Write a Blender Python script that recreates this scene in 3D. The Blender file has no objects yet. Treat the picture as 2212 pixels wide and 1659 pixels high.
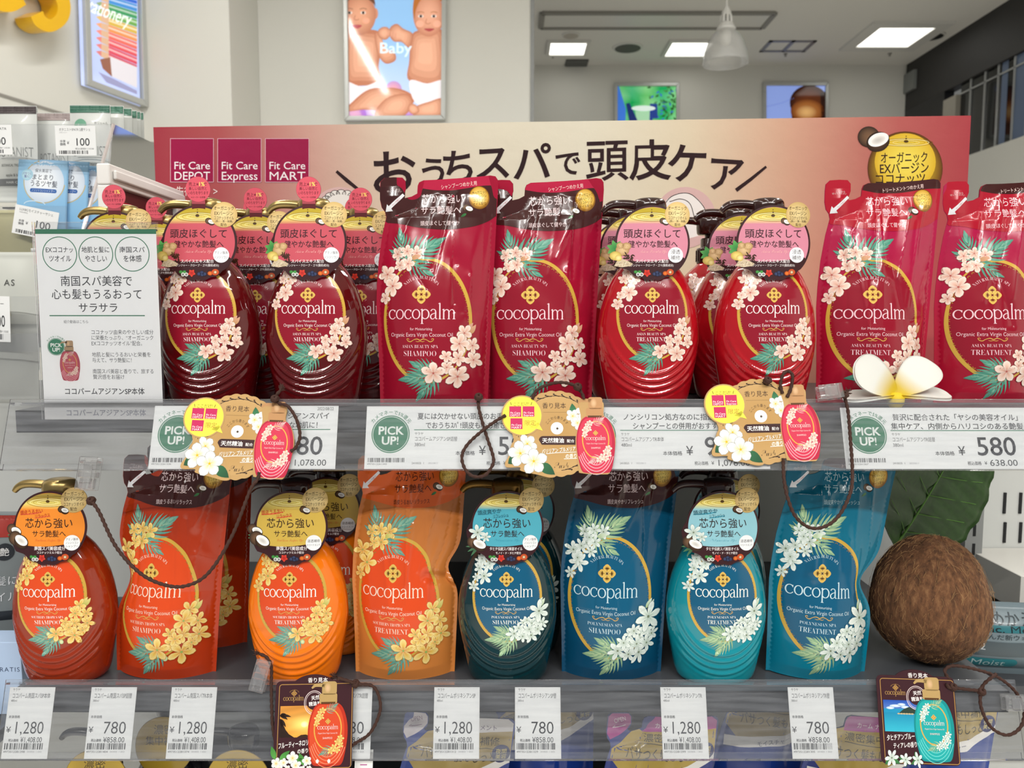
import bpy, math, random
import numpy as np
from mathutils import Vector, Matrix
from mathutils.geometry import tessellate_polygon, delaunay_2d_cdt

PI = math.pi
random.seed(7)
RS = np.random.RandomState(11)
SC = bpy.context.scene
COL = SC.collection

# ------------------------------------------------------------------ camera, world, exposure, store lights
FPX, PW, PH = 1661.0, 2212.0, 1659.0
CAM = Vector((0.0, -0.68, 1.45))
PITCH = math.radians(5.0)
CEIL = 3.75
cd = bpy.data.cameras.new('camera')
cd.sensor_width = 36.0
cd.lens = FPX / PW * 36.0
cd.clip_start = 0.02
cd.dof.use_dof = True
cd.dof.focus_distance = 0.70
cd.dof.aperture_fstop = 11.5
camera = bpy.data.objects.new('camera', cd)
COL.objects.link(camera)
camera.location = CAM
camera.rotation_euler = (PI / 2 - PITCH, 0, 0)
SC.camera = camera

world = bpy.data.worlds.new('world')
SC.world = world
world.use_nodes = True
world.node_tree.nodes['Background'].inputs[0].default_value = (0.93, 0.96, 1.0, 1)
world.node_tree.nodes['Background'].inputs[1].default_value = 0.21

vs = SC.view_settings
vs.view_transform = 'Standard'
vs.look = 'None'
vs.gamma = 1.0
vs.use_curve_mapping = False
vs.exposure = 0.34


def area(loc, sx, sy, watt, rot=(0, 0, 0), col=(1.0, 0.98, 0.94)):
    l = bpy.data.lights.new('tube_light', 'AREA')
    l.shape = 'RECTANGLE'
    l.size, l.size_y, l.energy, l.color = sx, sy, watt, col
    o = bpy.data.objects.new('tube_light', l)
    COL.objects.link(o)
    o.location, o.rotation_euler = loc, rot
    return o


# ceiling tubes of the store, plus one added for the back room: x, y centre, length along y, power  (housings are built further down)
TUBES = [(-1.25, 1.55, 2.3, 24), (1.9, 1.7, 2.2, 60), (-1.5, -1.35, 2.4, 15), (0.15, -0.75, 2.4, 10), (1.45, -1.35, 2.4, 15),  # second entry is unseen, added to brighten the room behind
         ]
CROSS = [(-1.3, -2.85, 2.2, 80), (1.3, -2.85, 2.2, 80)]
for x_, y_, l_, w_ in TUBES:
    area((x_, y_, CEIL - 0.085), 0.06, l_, w_)
for x_, y_, l_, w_ in CROSS:
    area((x_, y_, CEIL - 0.085), l_, 0.06, w_)


# ------------------------------------------------------------------ helpers
def lin(c):
    return c / 12.92 if c <= 0.04045 else ((c + 0.055) / 1.055) ** 2.4


def H(h):
    h = h.lstrip('#')
    return np.array([lin(int(h[i:i + 2], 16) / 255) for i in (0, 2, 4)])


def mixc(a, b, t):
    return H(a) * (1 - t) + H(b) * t


def ray(px, py):
    a, b = (px - PW / 2) / FPX, -(py - PH / 2) / FPX
    c, s = math.cos(PITCH), math.sin(PITCH)
    return Vector((a, c + b * s, -s + b * c))


def at(px, py, Y):
    d = ray(px, py)
    return CAM + d * ((Y - CAM.y) / d.y)


def atz(px, py, Z):
    d = ray(px, py)
    return CAM + d * ((Z - CAM.z) / d.z)


def hit(px, py, p0, n):
    d = ray(px, py)
    return CAM + d * ((Vector(p0) - CAM).dot(Vector(n)) / d.dot(Vector(n)))


MATS = {}


def mat(name, col='#808080', rough=0.5, metal=0.0, coat=0.0, trans=0.0, emit=0.0, spec=0.5, bump=0.0, bscale=60, ior=1.45,
        attr=False, noise=0.0, nscale=20, sss=0.0, alpha=1.0):
    if name in MATS:
        return MATS[name]
    m = bpy.data.materials.new(name)
    m.use_nodes = True
    nt = m.node_tree
    b = nt.nodes['Principled BSDF']
    c = (*H(col), 1)
    b.inputs['Base Color'].default_value = c
    b.inputs['Roughness'].default_value = rough
    b.inputs['Metallic'].default_value = metal
    b.inputs['Coat Weight'].default_value = coat
    b.inputs['Coat Roughness'].default_value = 0.06
    b.inputs['Transmission Weight'].default_value = trans
    b.inputs['Specular IOR Level'].default_value = spec
    b.inputs['IOR'].default_value = ior
    b.inputs['Alpha'].default_value = alpha
    if sss:
        b.inputs['Subsurface Weight'].default_value = sss
        b.inputs['Subsurface Radius'].default_value = (1.0, 0.4, 0.3)
        b.inputs['Subsurface Scale'].default_value = 0.01
    src = None
    if attr:
        a = nt.nodes.new('ShaderNodeVertexColor')
        a.layer_name = 'Col'
        src = a.outputs[0]
    if noise:
        tc = nt.nodes.new('ShaderNodeTexCoord')
        n = nt.nodes.new('ShaderNodeTexNoise')
        n.inputs['Scale'].default_value = nscale
        n.inputs['Detail'].default_value = 6
        nt.links.new(tc.outputs['Object'], n.inputs['Vector'])
        r = nt.nodes.new('ShaderNodeMapRange')
        r.inputs['To Min'].default_value = 1 - noise
        r.inputs['To Max'].default_value = 1 + noise
        nt.links.new(n.outputs['Fac'], r.inputs['Value'])
        mx = nt.nodes.new('ShaderNodeVectorMath')
        mx.operation = 'SCALE'
        if src:
            nt.links.new(src, mx.inputs[0])
        else:
            mx.inputs[0].default_value = c[:3]
        nt.links.new(r.outputs[0], mx.inputs['Scale'])
        src = mx.outputs[0]
    if src:
        nt.links.new(src, b.inputs['Base Color'])
        if emit:
            nt.links.new(src, b.inputs['Emission Color'])
    if emit:
        b.inputs['Emission Strength'].default_value = emit
        if not src:
            b.inputs['Emission Color'].default_value = c
    if bump:
        tc = nt.nodes.new('ShaderNodeTexCoord')
        n = nt.nodes.new('ShaderNodeTexNoise')
        n.inputs['Scale'].default_value = bscale
        n.inputs['Detail'].default_value = 5
        nt.links.new(tc.outputs['Object'], n.inputs['Vector'])
        bp = nt.nodes.new('ShaderNodeBump')
        bp.inputs['Strength'].default_value = bump
        bp.inputs['Distance'].default_value = 0.002
        nt.links.new(n.outputs['Fac'], bp.inputs['Height'])
        nt.links.new(bp.outputs[0], b.inputs['Normal'])
    MATS[name] = m
    return m


def clear_mat(name, tint=0.92, haze=0.05, gloss=1.0, rough=0.04, hazecol=(0.75, 0.78, 0.85), scratch=0.0, tintcol=(1, 1, 1)):
    """clear sheet plastic: see-through, a thin film of haze, fresnel reflection"""
    if name in MATS:
        return MATS[name]
    m = bpy.data.materials.new(name)
    m.use_nodes = True
    nt = m.node_tree
    for n in list(nt.nodes):
        nt.nodes.remove(n)
    N = nt.nodes.new
    out = N('ShaderNodeOutputMaterial')
    tr = N('ShaderNodeBsdfTransparent')
    tr.inputs[0].default_value = (tint * tintcol[0], tint * tintcol[1], tint * tintcol[2], 1)
    df = N('ShaderNodeBsdfDiffuse')
    df.inputs[0].default_value = (*hazecol, 1)
    m1 = N('ShaderNodeMixShader')
    m1.inputs[0].default_value = haze
    nt.links.new(tr.outputs[0], m1.inputs[1])
    nt.links.new(df.outputs[0], m1.inputs[2])
    if scratch:
        tc = N('ShaderNodeTexCoord')
        mp = N('ShaderNodeMapping')
        mp.inputs['Scale'].default_value = (6, 60, 90)
        nt.links.new(tc.outputs['Object'], mp.inputs[0])
        ns = N('ShaderNodeTexNoise')
        ns.inputs['Scale'].default_value = 3
        ns.inputs['Detail'].default_value = 8
        nt.links.new(mp.outputs[0], ns.inputs['Vector'])
        mr = N('ShaderNodeMapRange')
        mr.inputs['From Min'].default_value = 0.3
        mr.inputs['From Max'].default_value = 0.75
        mr.inputs['To Min'].default_value = haze * (1 - scratch)
        mr.inputs['To Max'].default_value = haze * (1 + scratch)
        nt.links.new(ns.outputs['Fac'], mr.inputs[0])
        nt.links.new(mr.outputs[0], m1.inputs[0])
    gl = N('ShaderNodeBsdfGlossy')
    gl.inputs['Roughness'].default_value = rough
    gl.inputs[0].default_value = (1, 1, 1, 1)
    fr = N('ShaderNodeFresnel')
    fr.inputs[0].default_value = 1.45
    mu = N('ShaderNodeMath')
    mu.operation = 'MULTIPLY'
    mu.inputs[1].default_value = gloss
    nt.links.new(fr.outputs[0], mu.inputs[0])
    m2 = N('ShaderNodeMixShader')
    nt.links.new(mu.outputs[0], m2.inputs[0])
    nt.links.new(m1.outputs[0], m2.inputs[1])
    nt.links.new(gl.outputs[0], m2.inputs[2])
    nt.links.new(m2.outputs[0], out.inputs[0])
    MATS[name] = m
    return m


def raw_mesh(name, V, F, cols=None, smooth=False, normals=None):
    """V (n,3), F (m,3) array or list of index lists -> mesh datablock"""
    me = bpy.data.meshes.new(name)
    V = np.asarray(V, dtype=np.float32)
    if isinstance(F, np.ndarray):
        k = F.shape[1]
        tot = np.full(len(F), k, np.int32)
        idx = F.astype(np.int32).ravel()
    else:
        tot = np.array([len(f) for f in F], np.int32)
        idx = np.array([i for f in F for i in f], np.int32)
    me.vertices.add(len(V))
    me.vertices.foreach_set('co', V.ravel())
    me.loops.add(len(idx))
    me.loops.foreach_set('vertex_index', idx)
    me.polygons.add(len(tot))
    st = np.concatenate([[0], np.cumsum(tot)[:-1]]).astype(np.int32)
    me.polygons.foreach_set('loop_start', st)
    me.polygons.foreach_set('use_smooth', np.full(len(tot), bool(smooth or normals is not None)))
    me.update(calc_edges=True)
    me.validate()
    if cols is not None and len(me.vertices) == len(V):
        a = me.color_attributes.new('Col', 'FLOAT_COLOR', 'POINT')
        c4 = np.ones((len(V), 4), np.float32)
        c4[:, :3] = cols
        a.data.foreach_set('color', c4.ravel())
    if normals is not None:
        me.normals_split_custom_set_from_vertices(np.asarray(normals, dtype=np.float32).tolist())
    return me


def link(name, me, m=None, parent=None):
    o = bpy.data.objects.new(name, me)
    COL.objects.link(o)
    if m is not None and len(me.materials) == 0:
        me.materials.append(m)
    if parent is not None:
        o.parent = parent
    return o


def obj(name, V, F, m, parent=None, smooth=False, cols=None, normals=None):
    return link(name, raw_mesh(name, V, F, cols, smooth, normals), m, parent)


def tag(o, label=None, cat=None, group=None, kind=None):
    if label:
        o['label'] = label
    if cat:
        o['category'] = cat
    if group:
        o['group'] = group
    if kind:
        o['kind'] = kind
    return o


def thing(name, label, cat, loc=(0, 0, 0), rot=(0, 0, 0), group=None):
    o = bpy.data.objects.new(name, None)
    o.empty_display_size = 0.02
    COL.objects.link(o)
    o.location, o.rotation_euler = loc, rot
    return tag(o, label, cat, group)


def dup(root, loc, rot=None, label=None):
    r = root.copy()
    COL.objects.link(r)
    r.location = loc
    if rot is not None:
        r.rotation_euler = rot
    if label:
        r['label'] = label
    for ch in list(root.children):
        c = ch.copy()
        COL.objects.link(c)
        c.parent = r
        for g in list(ch.children):
            d = g.copy()
            COL.objects.link(d)
            d.parent = c
    return r


class G:
    """collects raw geometry for ONE mesh"""

    def __init__(s):
        s.V, s.F, s.n = [], [], 0

    def add(s, V, F):
        V = np.asarray(V, float)
        s.V.append(V)
        s.F += [[int(i) + s.n for i in f] for f in F]
        s.n += len(V)
        return s

    def box(s, lo, hi, M=None):
        x0, y0, z0 = lo
        x1, y1, z1 = hi
        V = np.array([(x0, y0, z0), (x1, y0, z0), (x1, y1, z0), (x0, y1, z0), (x0, y0, z1), (x1, y0, z1), (x1, y1, z1), (x0, y1, z1)])
        if M is not None:
            V = np.array([M @ Vector(v) for v in V])
        return s.add(V, [(0, 3, 2, 1), (4, 5, 6, 7), (0, 1, 5, 4), (1, 2, 6, 5), (2, 3, 7, 6), (3, 0, 4, 7)])

    def quad(s, a, b, c, d):
        return s.add([a, b, c, d], [(0, 1, 2, 3)])

    def lathe(s, prof, n=32, c=(0, 0, 0), sx=1, sy=1):
        """prof: list of (r, z) from bottom to top; closed by caps"""
        V, F = [], []
        for r, z in prof:
            for j in range(n):
                t = 2 * PI * j / n
                V.append((c[0] + r * sx * math.cos(t), c[1] + r * sy * math.sin(t), c[2] + z))
        for i in range(len(prof) - 1):
            for j in range(n):
                F.append((i * n + j, i * n + (j + 1) % n, (i + 1) * n + (j + 1) % n, (i + 1) * n + j))
        F.append(tuple(range(n))[::-1])
        F.append(tuple((len(prof) - 1) * n + j for j in range(n)))
        return s.add(V, F)

    def tube(s, pts, r, n=8, twist=0.0, lobes=0, amp=0.0, caps=True):
        P = np.array([tuple(p) for p in pts], float)
        R = np.broadcast_to(np.asarray(r, float), (len(P),))
        T = np.gradient(P, axis=0)
        T /= np.linalg.norm(T, axis=1)[:, None] + 1e-12
        up = np.array([0, 0, 1.0]) if abs(T[0][2]) < 0.9 else np.array([0, 1.0, 0])
        nrm = np.cross(T[0], up)
        nrm /= np.linalg.norm(nrm)
        V, F = [], []
        L = 0
        for i in range(len(P)):
            nrm = nrm - T[i] * nrm.dot(T[i])
            nrm /= np.linalg.norm(nrm) + 1e-12
            b = np.cross(T[i], nrm)
            if i:
                L += np.linalg.norm(P[i] - P[i - 1])
            for j in range(n):
                a = 2 * PI * j / n
                rr = R[i] * (1 + (amp * math.cos(lobes * a + twist * L) if lobes else 0))
                V.append(P[i] + rr * (math.cos(a) * nrm + math.sin(a) * b))
        for i in range(len(P) - 1):
            for j in range(n):
                F.append((i * n + j, i * n + (j + 1) % n, (i + 1) * n + (j + 1) % n, (i + 1) * n + j))
        if caps:
            F.append(tuple(range(n))[::-1])
            F.append(tuple((len(P) - 1) * n + j for j in range(n)))
        return s.add(V, F)

    def prism(s, pts, y0, y1):
        """outline in (x,z), extruded from y0 (front) to y1"""
        pts = [tuple(p) for p in pts]
        ar = sum(pts[i][0] * pts[(i + 1) % len(pts)][1] - pts[(i + 1) % len(pts)][0] * pts[i][1] for i in range(len(pts)))
        if ar < 0:
            pts = pts[::-1]
        n = len(pts)
        T = tessellate_polygon([[Vector((p[0], p[1], 0)) for p in pts]])
        V = [(p[0], y0, p[1]) for p in pts] + [(p[0], y1, p[1]) for p in pts]
        F = []
        for t in T:
            a, b, c = t
            cr = (pts[b][0] - pts[a][0]) * (pts[c][1] - pts[a][1]) - (pts[b][1] - pts[a][1]) * (pts[c][0] - pts[a][0])
            t = (a, b, c) if cr > 0 else (a, c, b)
            F.append(t)
            F.append((t[0] + n, t[2] + n, t[1] + n))
        for i in range(n):
            j = (i + 1) % n
            F.append((j, i, i + n, j + n))
        return s.add(V, F)

    def build(s, name, m, parent=None, smooth=False, bevel=0.0, seg=2, angle=None):
        o = obj(name, np.concatenate(s.V), s.F, m, parent, smooth)
        if bevel:
            b = o.modifiers.new('bevel', 'BEVEL')
            b.width, b.segments, b.limit_method = bevel, seg, 'ANGLE'
            b.angle_limit = math.radians(40)
            for p in o.data.polygons:
                p.use_smooth = True
            w = o.modifiers.new('wn', 'WEIGHTED_NORMAL')
            w.keep_sharp = True
        if smooth and angle:
            o.data.set_sharp_from_angle(angle=math.radians(angle))
        return o


def spline(pts, n=12):
    """Catmull-Rom through points"""
    P = [np.array(tuple(p), float) for p in pts]
    P = [2 * P[0] - P[1]] + P + [2 * P[-1] - P[-2]]
    out = []
    for i in range(1, len(P) - 2):
        for k in range(n):
            t = k / n
            out.append(0.5 * (2 * P[i] + (P[i + 1] - P[i - 1]) * t + (2 * P[i - 1] - 5 * P[i] + 4 * P[i + 1] - P[i + 2]) * t * t
                              + (3 * P[i] - P[i - 1] - 3 * P[i + 1] + P[i + 2]) * t ** 3))
    out.append(P[-2])
    return np.array(out)


def closed_spline(pts, n=6):
    P = [np.array(p, float) for p in pts]
    k = len(P)
    out = []
    for i in range(k):
        a, b, c, d = P[i - 1], P[i], P[(i + 1) % k], P[(i + 2) % k]
        for j in range(n):
            t = j / n
            out.append(0.5 * (2 * b + (c - a) * t + (2 * a - 5 * b + 4 * c - d) * t * t + (3 * b - a - 3 * c + d) * t ** 3))
    return np.array(out)


# ------------------------------------------------------------------ glyphs and flat print artwork
GLYPH = {}
_cur = bpy.data.curves.new('glyph_tmp', 'FONT')
_cur.resolution_u = 3
_tob = bpy.data.objects.new('glyph_tmp', _cur)


def _gm(s, off):
    _cur.body = s
    _cur.offset = off
    m = _tob.to_mesh()
    n = len(m.vertices)
    V = np.zeros(n * 3)
    m.vertices.foreach_get('co', V)
    V = V.reshape(-1, 3)[:, :2].copy()
    T = np.zeros(len(m.polygons) * 3, int)
    if len(m.polygons):
        m.polygons.foreach_get('vertices', T)
    _tob.to_mesh_clear()
    return V, T.reshape(-1, 3)


def face(ch, font):
    o = ord(ch)
    if font == 'serif':
        if 65 <= o <= 90:
            return chr(0x1D400 + o - 65)
        if 97 <= o <= 122:
            return chr(0x1D41A + o - 97)
    if font == 'script':
        if 65 <= o <= 90:
            return chr(0x1D4D0 + o - 65)
        if 97 <= o <= 122:
            return chr(0x1D4EA + o - 97)
    if font == 'mono':
        if 48 <= o <= 57:
            return chr(0x1D7F6 + o - 48)
        if 65 <= o <= 90:
            return chr(0x1D670 + o - 65)
        if 97 <= o <= 122:
            return chr(0x1D68A + o - 97)
    return ch


def _area(V, T):
    if not len(T):
        return 0.0
    a, b, c = V[T[:, 0]], V[T[:, 1]], V[T[:, 2]]
    return float(np.abs((b[:, 0] - a[:, 0]) * (c[:, 1] - a[:, 1]) - (b[:, 1] - a[:, 1]) * (c[:, 0] - a[:, 0])).sum() / 2)


def glyph(ch, font='sans', off=0.0):
    """outline of one character; thinning stops where the outline would fold over"""
    k = (ch, font, off)
    if k not in GLYPH:
        c = face(ch, font)
        if ch in ' \u3000':
            GLYPH[k] = (np.zeros((0, 2)), np.zeros((0, 3), int), 0.3 if ch == ' ' else 1.0)
        else:
            o = off
            if abs(off) > .0039:
                A0 = _area(*_gm(c, 0.0))
                sl = (A0 - _area(*_gm(c, -.003))) / .003
                st = .002 if off < 0 else -.002
                while abs(o) > .0039:
                    if abs(_area(*_gm(c, o)) - (A0 + sl * o)) < (.035 if off < 0 else .022) * A0:
                        break
                    o += st
                if abs(o) <= .0039:
                    o = 0.0
            V, T = _gm(c, o)
            B, _ = _gm('|', o)
            W, _ = _gm(c + '|', o)
            GLYPH[k] = (V, T, W[:, 0].max() - B[:, 0].max())
    return GLYPH[k]


class Art:
    """flat artwork: coloured polygons in image-like coordinates (y down), turned to millimetres"""

    def __init__(s, cx=0, cy=0, k=1.0):
        s.cx, s.cy, s.k = cx, cy, k
        s.V, s.T, s.C, s.Z, s.n, s.l = [], [], [], [], 0, 1.0

    def mm(s, pts):
        p = np.asarray(pts, float).reshape(-1, 2)
        return np.stack([(p[:, 0] - s.cx) * s.k, (s.cy - p[:, 1]) * s.k], 1)

    def put(s, pts, T, col, l=None):
        p = np.asarray(pts, float).reshape(-1, 2)
        if len(p) == 0 or len(T) == 0:
            return s
        if callable(col):
            C = np.asarray(col(p))
        elif isinstance(col, str):
            C = np.tile(H(col), (len(p), 1))
        else:
            C = np.asarray(col, float)
            if C.ndim == 1:
                C = np.tile(C, (len(p), 1))
        V = s.mm(p)
        T = np.asarray(T, int).reshape(-1, 3)
        a, b, c = V[T[:, 0]], V[T[:, 1]], V[T[:, 2]]
        cr = (b[:, 0] - a[:, 0]) * (c[:, 1] - a[:, 1]) - (b[:, 1] - a[:, 1]) * (c[:, 0] - a[:, 0])
        T = np.where((cr < 0)[:, None], T[:, [0, 2, 1]], T)
        T = T[np.abs(cr) > 1e-9]
        s.V.append(V)
        s.T.append(T + s.n)
        s.C.append(C)
        s.Z.append(np.full(len(V), s.l if l is None else l))
        s.n += len(V)
        return s

    def poly(s, pts, col, l=None):
        pts = [tuple(map(float, p)) for p in pts]
        T = tessellate_polygon([[Vector((p[0], p[1], 0)) for p in pts]])
        return s.put(pts, T, col, l)

    def rect(s, x0, y0, x1, y1, col, l=None):
        return s.put([(x0, y0), (x1, y0), (x1, y1), (x0, y1)], [(0, 1, 2), (0, 2, 3)], col, l)

    def rrect(s, x0, y0, x1, y1, r, col, l=None):
        return s.poly(rr_pts(x0, y0, x1, y1, r), col, l)

    def grid(s, x0, y0, x1, y1, nx, ny, col, l=None):
        X, Y = np.meshgrid(np.linspace(x0, x1, nx + 1), np.linspace(y0, y1, ny + 1))
        P = np.stack([X.ravel(), Y.ravel()], 1)
        T = []
        for j in range(ny):
            for i in range(nx):
                a = j * (nx + 1) + i
                T += [(a, a + 1, a + nx + 2), (a, a + nx + 2, a + nx + 1)]
        return s.put(P, T, col, l)

    def oval(s, cx, cy, rx, ry=None, col='#ffffff', l=None, n=40, rot=0, edge=None, rings=None):
        """filled ellipse; with edge colour: gradient from col (centre) to edge"""
        ry = rx if ry is None else ry
        R = [0.0, 1.0] if edge is None else ([0, 0.35, 0.65, 0.85, 1.0] if rings is None else rings)
        P, C = [(cx, cy)], [0.0]
        for r in R[1:]:
            for j in range(n):
                t = 2 * PI * j / n
                x, y = rx * r * math.cos(t), ry * r * math.sin(t)
                P.append((cx + x * math.cos(rot) - y * math.sin(rot), cy + x * math.sin(rot) + y * math.cos(rot)))
                C.append(r)
        T = [(0, 1 + j, 1 + (j + 1) % n) for j in range(n)]
        for i in range(len(R) - 2):
            a, b = 1 + i * n, 1 + (i + 1) * n
            for j in range(n):
                k = (j + 1) % n
                T += [(a + j, b + j, b + k), (a + j, b + k, a + k)]
        if edge is not None:
            f = np.array(C)[:, None] ** 1.6
            col = H(col) * (1 - f) + H(edge) * f
        return s.put(P, T, col, l)

    def ring(s, cx, cy, rx, ry, w, col, l=None, n=64, a0=0, a1=2 * PI):
        P, T = [], []
        for j in range(n + 1):
            t = a0 + (a1 - a0) * j / n
            P += [(cx + (rx - w) * math.cos(t), cy + (ry - w) * math.sin(t)), (cx + rx * math.cos(t), cy + ry * math.sin(t))]
        for j in range(n):
            a = 2 * j
            T += [(a, a + 1, a + 3), (a, a + 3, a + 2)]
        return s.put(P, T, col, l)

    def stroke(s, pts, w, col, l=None, sm=0):
        P = np.asarray(pts, float)
        if sm:
            P = spline(P, sm)
        W = np.broadcast_to(np.asarray(w, float), (len(pts),))
        if sm:
            W = np.interp(np.linspace(0, len(pts) - 1, len(P)), np.arange(len(pts)), W)
        T = np.gradient(P, axis=0)
        T /= np.linalg.norm(T, axis=1)[:, None] + 1e-9
        N = np.stack([-T[:, 1], T[:, 0]], 1)
        V = np.empty((2 * len(P), 2))
        V[0::2] = P + N * W[:, None] / 2
        V[1::2] = P - N * W[:, None] / 2
        F = []
        for i in range(len(P) - 1):
            a = 2 * i
            F += [(a, a + 1, a + 3), (a, a + 3, a + 2)]
        return s.put(V, F, col, l)

    def leaf(s, x, y, ang, ln, w, c0, c1=None, l=None, bend=0.0, n=7):
        """pointed leaf or petal from its base (x,y)"""
        t = np.linspace(0, 1, n)
        wd = w * np.sin(PI * np.clip(t, 0, 1) ** 0.75) ** 0.9 / 2
        wd[0], wd[-1] = w * 0.08, 0.001
        a = ang + bend * t
        dx, dy = np.cos(a), np.sin(a)
        X = x + np.concatenate([[0], np.cumsum(ln / (n - 1) * dx[:-1])])
        Y = y + np.concatenate([[0], np.cumsum(ln / (n - 1) * dy[:-1])])
        V = np.empty((2 * n, 2))
        V[0::2] = np.stack([X - dy * wd, Y + dx * wd], 1)
        V[1::2] = np.stack([X + dy * wd, Y - dx * wd], 1)
        F = []
        for i in range(n - 1):
            b = 2 * i
            F += [(b, b + 1, b + 3), (b, b + 3, b + 2)]
        A, B = H(c0), H(c1 or c0)
        f = np.repeat(t, 2)[:, None]
        return s.put(V, F, A * (1 - f) + B * f, l)

    def petal(s, x, y, ang, ln, w, cols, l, tip=0.55, sq=None):
        """rounded petal, colours base -> mid -> rim; thin outline beneath; sq = (axis angle, factor) foreshortens it about (x,y)"""
        n = 9
        t = np.linspace(0, 1, n)
        base = np.interp(t, [0, 0.12, 0.35, tip + 0.08, 0.86, 0.95, 1.0], [0.10, 0.34, 0.74, 1.0, 0.72, 0.42, 0.0]) * w / 2
        for k, (g, L) in enumerate(((1.0 + 0.05, l), (1.0, l + 0.3))):
            wd = base * g + (0.025 * w if k == 0 else 0)
            ll = ln * (1.03 if k == 0 else 1.0)
            X, Y = math.cos(ang) * t * ll, math.sin(ang) * t * ll
            nx, ny = -math.sin(ang), math.cos(ang)
            V = np.empty((3 * n, 2))
            V[0::3] = np.stack([X + nx * wd, Y + ny * wd], 1)
            V[1::3] = np.stack([X, Y], 1)
            V[2::3] = np.stack([X - nx * wd, Y - ny * wd], 1)
            if sq:
                d = np.array([math.cos(sq[0]), math.sin(sq[0])])
                V = V - np.outer(V @ d, d) * (1 - sq[1])
            V = V + (x, y)
            F = []
            for i in range(n - 1):
                b = 3 * i
                F += [(b, b + 1, b + 4), (b, b + 4, b + 3), (b + 1, b + 2, b + 5), (b + 1, b + 5, b + 4)]
            if k == 0:
                C = cols[3]

            else:
                A, M, R = H(cols[0]), H(cols[1]), H(cols[2])
                f = np.repeat(t, 3)[:, None]
                C = np.where(f < 0.5, A + (M - A) * (f / 0.5), M + (R - M) * ((f - 0.5) / 0.5))
                C[0::3] = C[0::3] * 0.45 + R * 0.55
                C[2::3] = C[2::3] * 0.15 + R * 0.85
            s.put(V, F, C, L)

    def flower(s, x, y, r, kind, rot=0.0, l=None):
        l = s.l if l is None else l
        if kind == 'plumeria':
            cols, n, w = ('#c67f6c', '#e3b8a4', '#f0e2d8', '#b08a7c'), 5, 0.68
        elif kind == 'orchid':
            cols, n, w = ('#cf7a34', '#e0b850', '#ecd690', '#bb8a3a'), 5, 0.56
        elif kind == 'tiare':
            cols, n, w = ('#8fa892', '#cfdcd4', '#e8eeea', '#8fa8a0'), 6, 0.44
        else:
            cols, n, w = ('#eec03a', '#efe9d6', '#f2f2ef', '#a9aaa4'), 5, 0.74
        sq = None if kind == 'white' else (rot * 1.7 + 0.5, 0.72 + 0.28 * abs(math.sin(rot * 2.3)))
        for i in range(n):
            a = rot + 2 * PI * i / n
            s.petal(x, y, a, r * (1 + .06 * math.sin(rot * 5 + i * 2.1)), r * w, cols, l + 0.7 * (i % 2) + (.35 if i == n - 1 and n % 2 else 0), sq=sq)
        cc = {'plumeria': '#b05c54', 'orchid': '#8fae5a', 'tiare': '#6f7a62'}.get(kind, '#f0b41e')
        s.oval(x, y, r * 0.09, None, cc, l + 1.6, n=8)
        return s

    def palm(s, x, y, ang, ln, c0, c1, n=9, w=0.055, l=None, spread=1.0, bend=0.0):
        """feathered frond: slender leaflets along a bent rib"""
        l = s.l if l is None else l
        for i in range(n):
            t = i / (n - 1)
            a0 = ang + bend * t
            bx, by = x + math.cos(ang + bend * t / 2) * ln * 0.62 * t, y + math.sin(ang + bend * t / 2) * ln * 0.62 * t
            for sd in (-1, 1):
                a = a0 + sd * spread * (1.05 - 0.85 * t)
                q = ln * (0.46 - 0.06 * t) * (0.75 + 0.35 * math.sin(PI * min(1, t + .25)))
                s.leaf(bx, by, a, q, ln * w, c0 if (i + (sd > 0)) % 2 else c1, c1, l + 0.1 * (i % 3), bend=-sd * 0.45)
        s.stroke([(x, y), (x + math.cos(ang + bend / 2) * ln * 0.35, y + math.sin(ang + bend / 2) * ln * 0.35),
                  (x + math.cos(ang + bend) * ln * 0.62, y + math.sin(ang + bend) * ln * 0.62)], (ln * 0.02, ln * 0.015, ln * 0.006), c0, l + 0.4)
        return s

    def text(s, t, x, y, e, col, w=None, al='c', font='sans', off=0.0, rot=0.0, arc=None, l=None, track=0.0, sk=0.0, base=False):
        """y = vertical centre of the line; e = em; w = fit to width; arc = (cx, cy, r) centred on the top of the circle"""
        g = [glyph(c, font, off) for c in t]
        adv = [q[2] + track for q in g]
        tot = sum(adv) * e
        sx = 1.0 if w is None else w / max(tot, 1e-6)
        cjk = any(ord(c) > 0x2000 for c in t)
        bl = 0 if base else e * (0.38 if cjk else 0.355)
        P, T, n = [], [], 0
        cur = 0.0
        x0 = {'c': -tot * sx / 2, 'l': 0.0, 'r': -tot * sx}[al]
        for q, a in zip(g, adv):
            V = q[0] * e
            if len(V):
                V = np.stack([V[:, 0] * sx + V[:, 1] * sk, V[:, 1]], 1)
                if arc:
                    cw = q[2] * e * sx
                    th = (x0 + cur + cw / 2) / arc[2]
                    X = V[:, 0] - cw / 2
                    px = arc[0] + (arc[2] + V[:, 1]) * math.sin(th) + X * math.cos(th)
                    py = arc[1] - (arc[2] + V[:, 1]) * math.cos(th) + X * math.sin(th)
                    W = np.stack([px, py], 1)
                else:
                    X, Y = x0 + cur + V[:, 0], bl - V[:, 1]
                    W = np.stack([x + X * math.cos(rot) - Y * math.sin(rot), y + X * math.sin(rot) + Y * math.cos(rot)], 1)
                P.append(W)
                T.append(q[1] + n)
                n += len(W)
            cur += a * e * sx
        if P:
            s.put(np.concatenate(P), np.concatenate(T), col, l)
        return s

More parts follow.
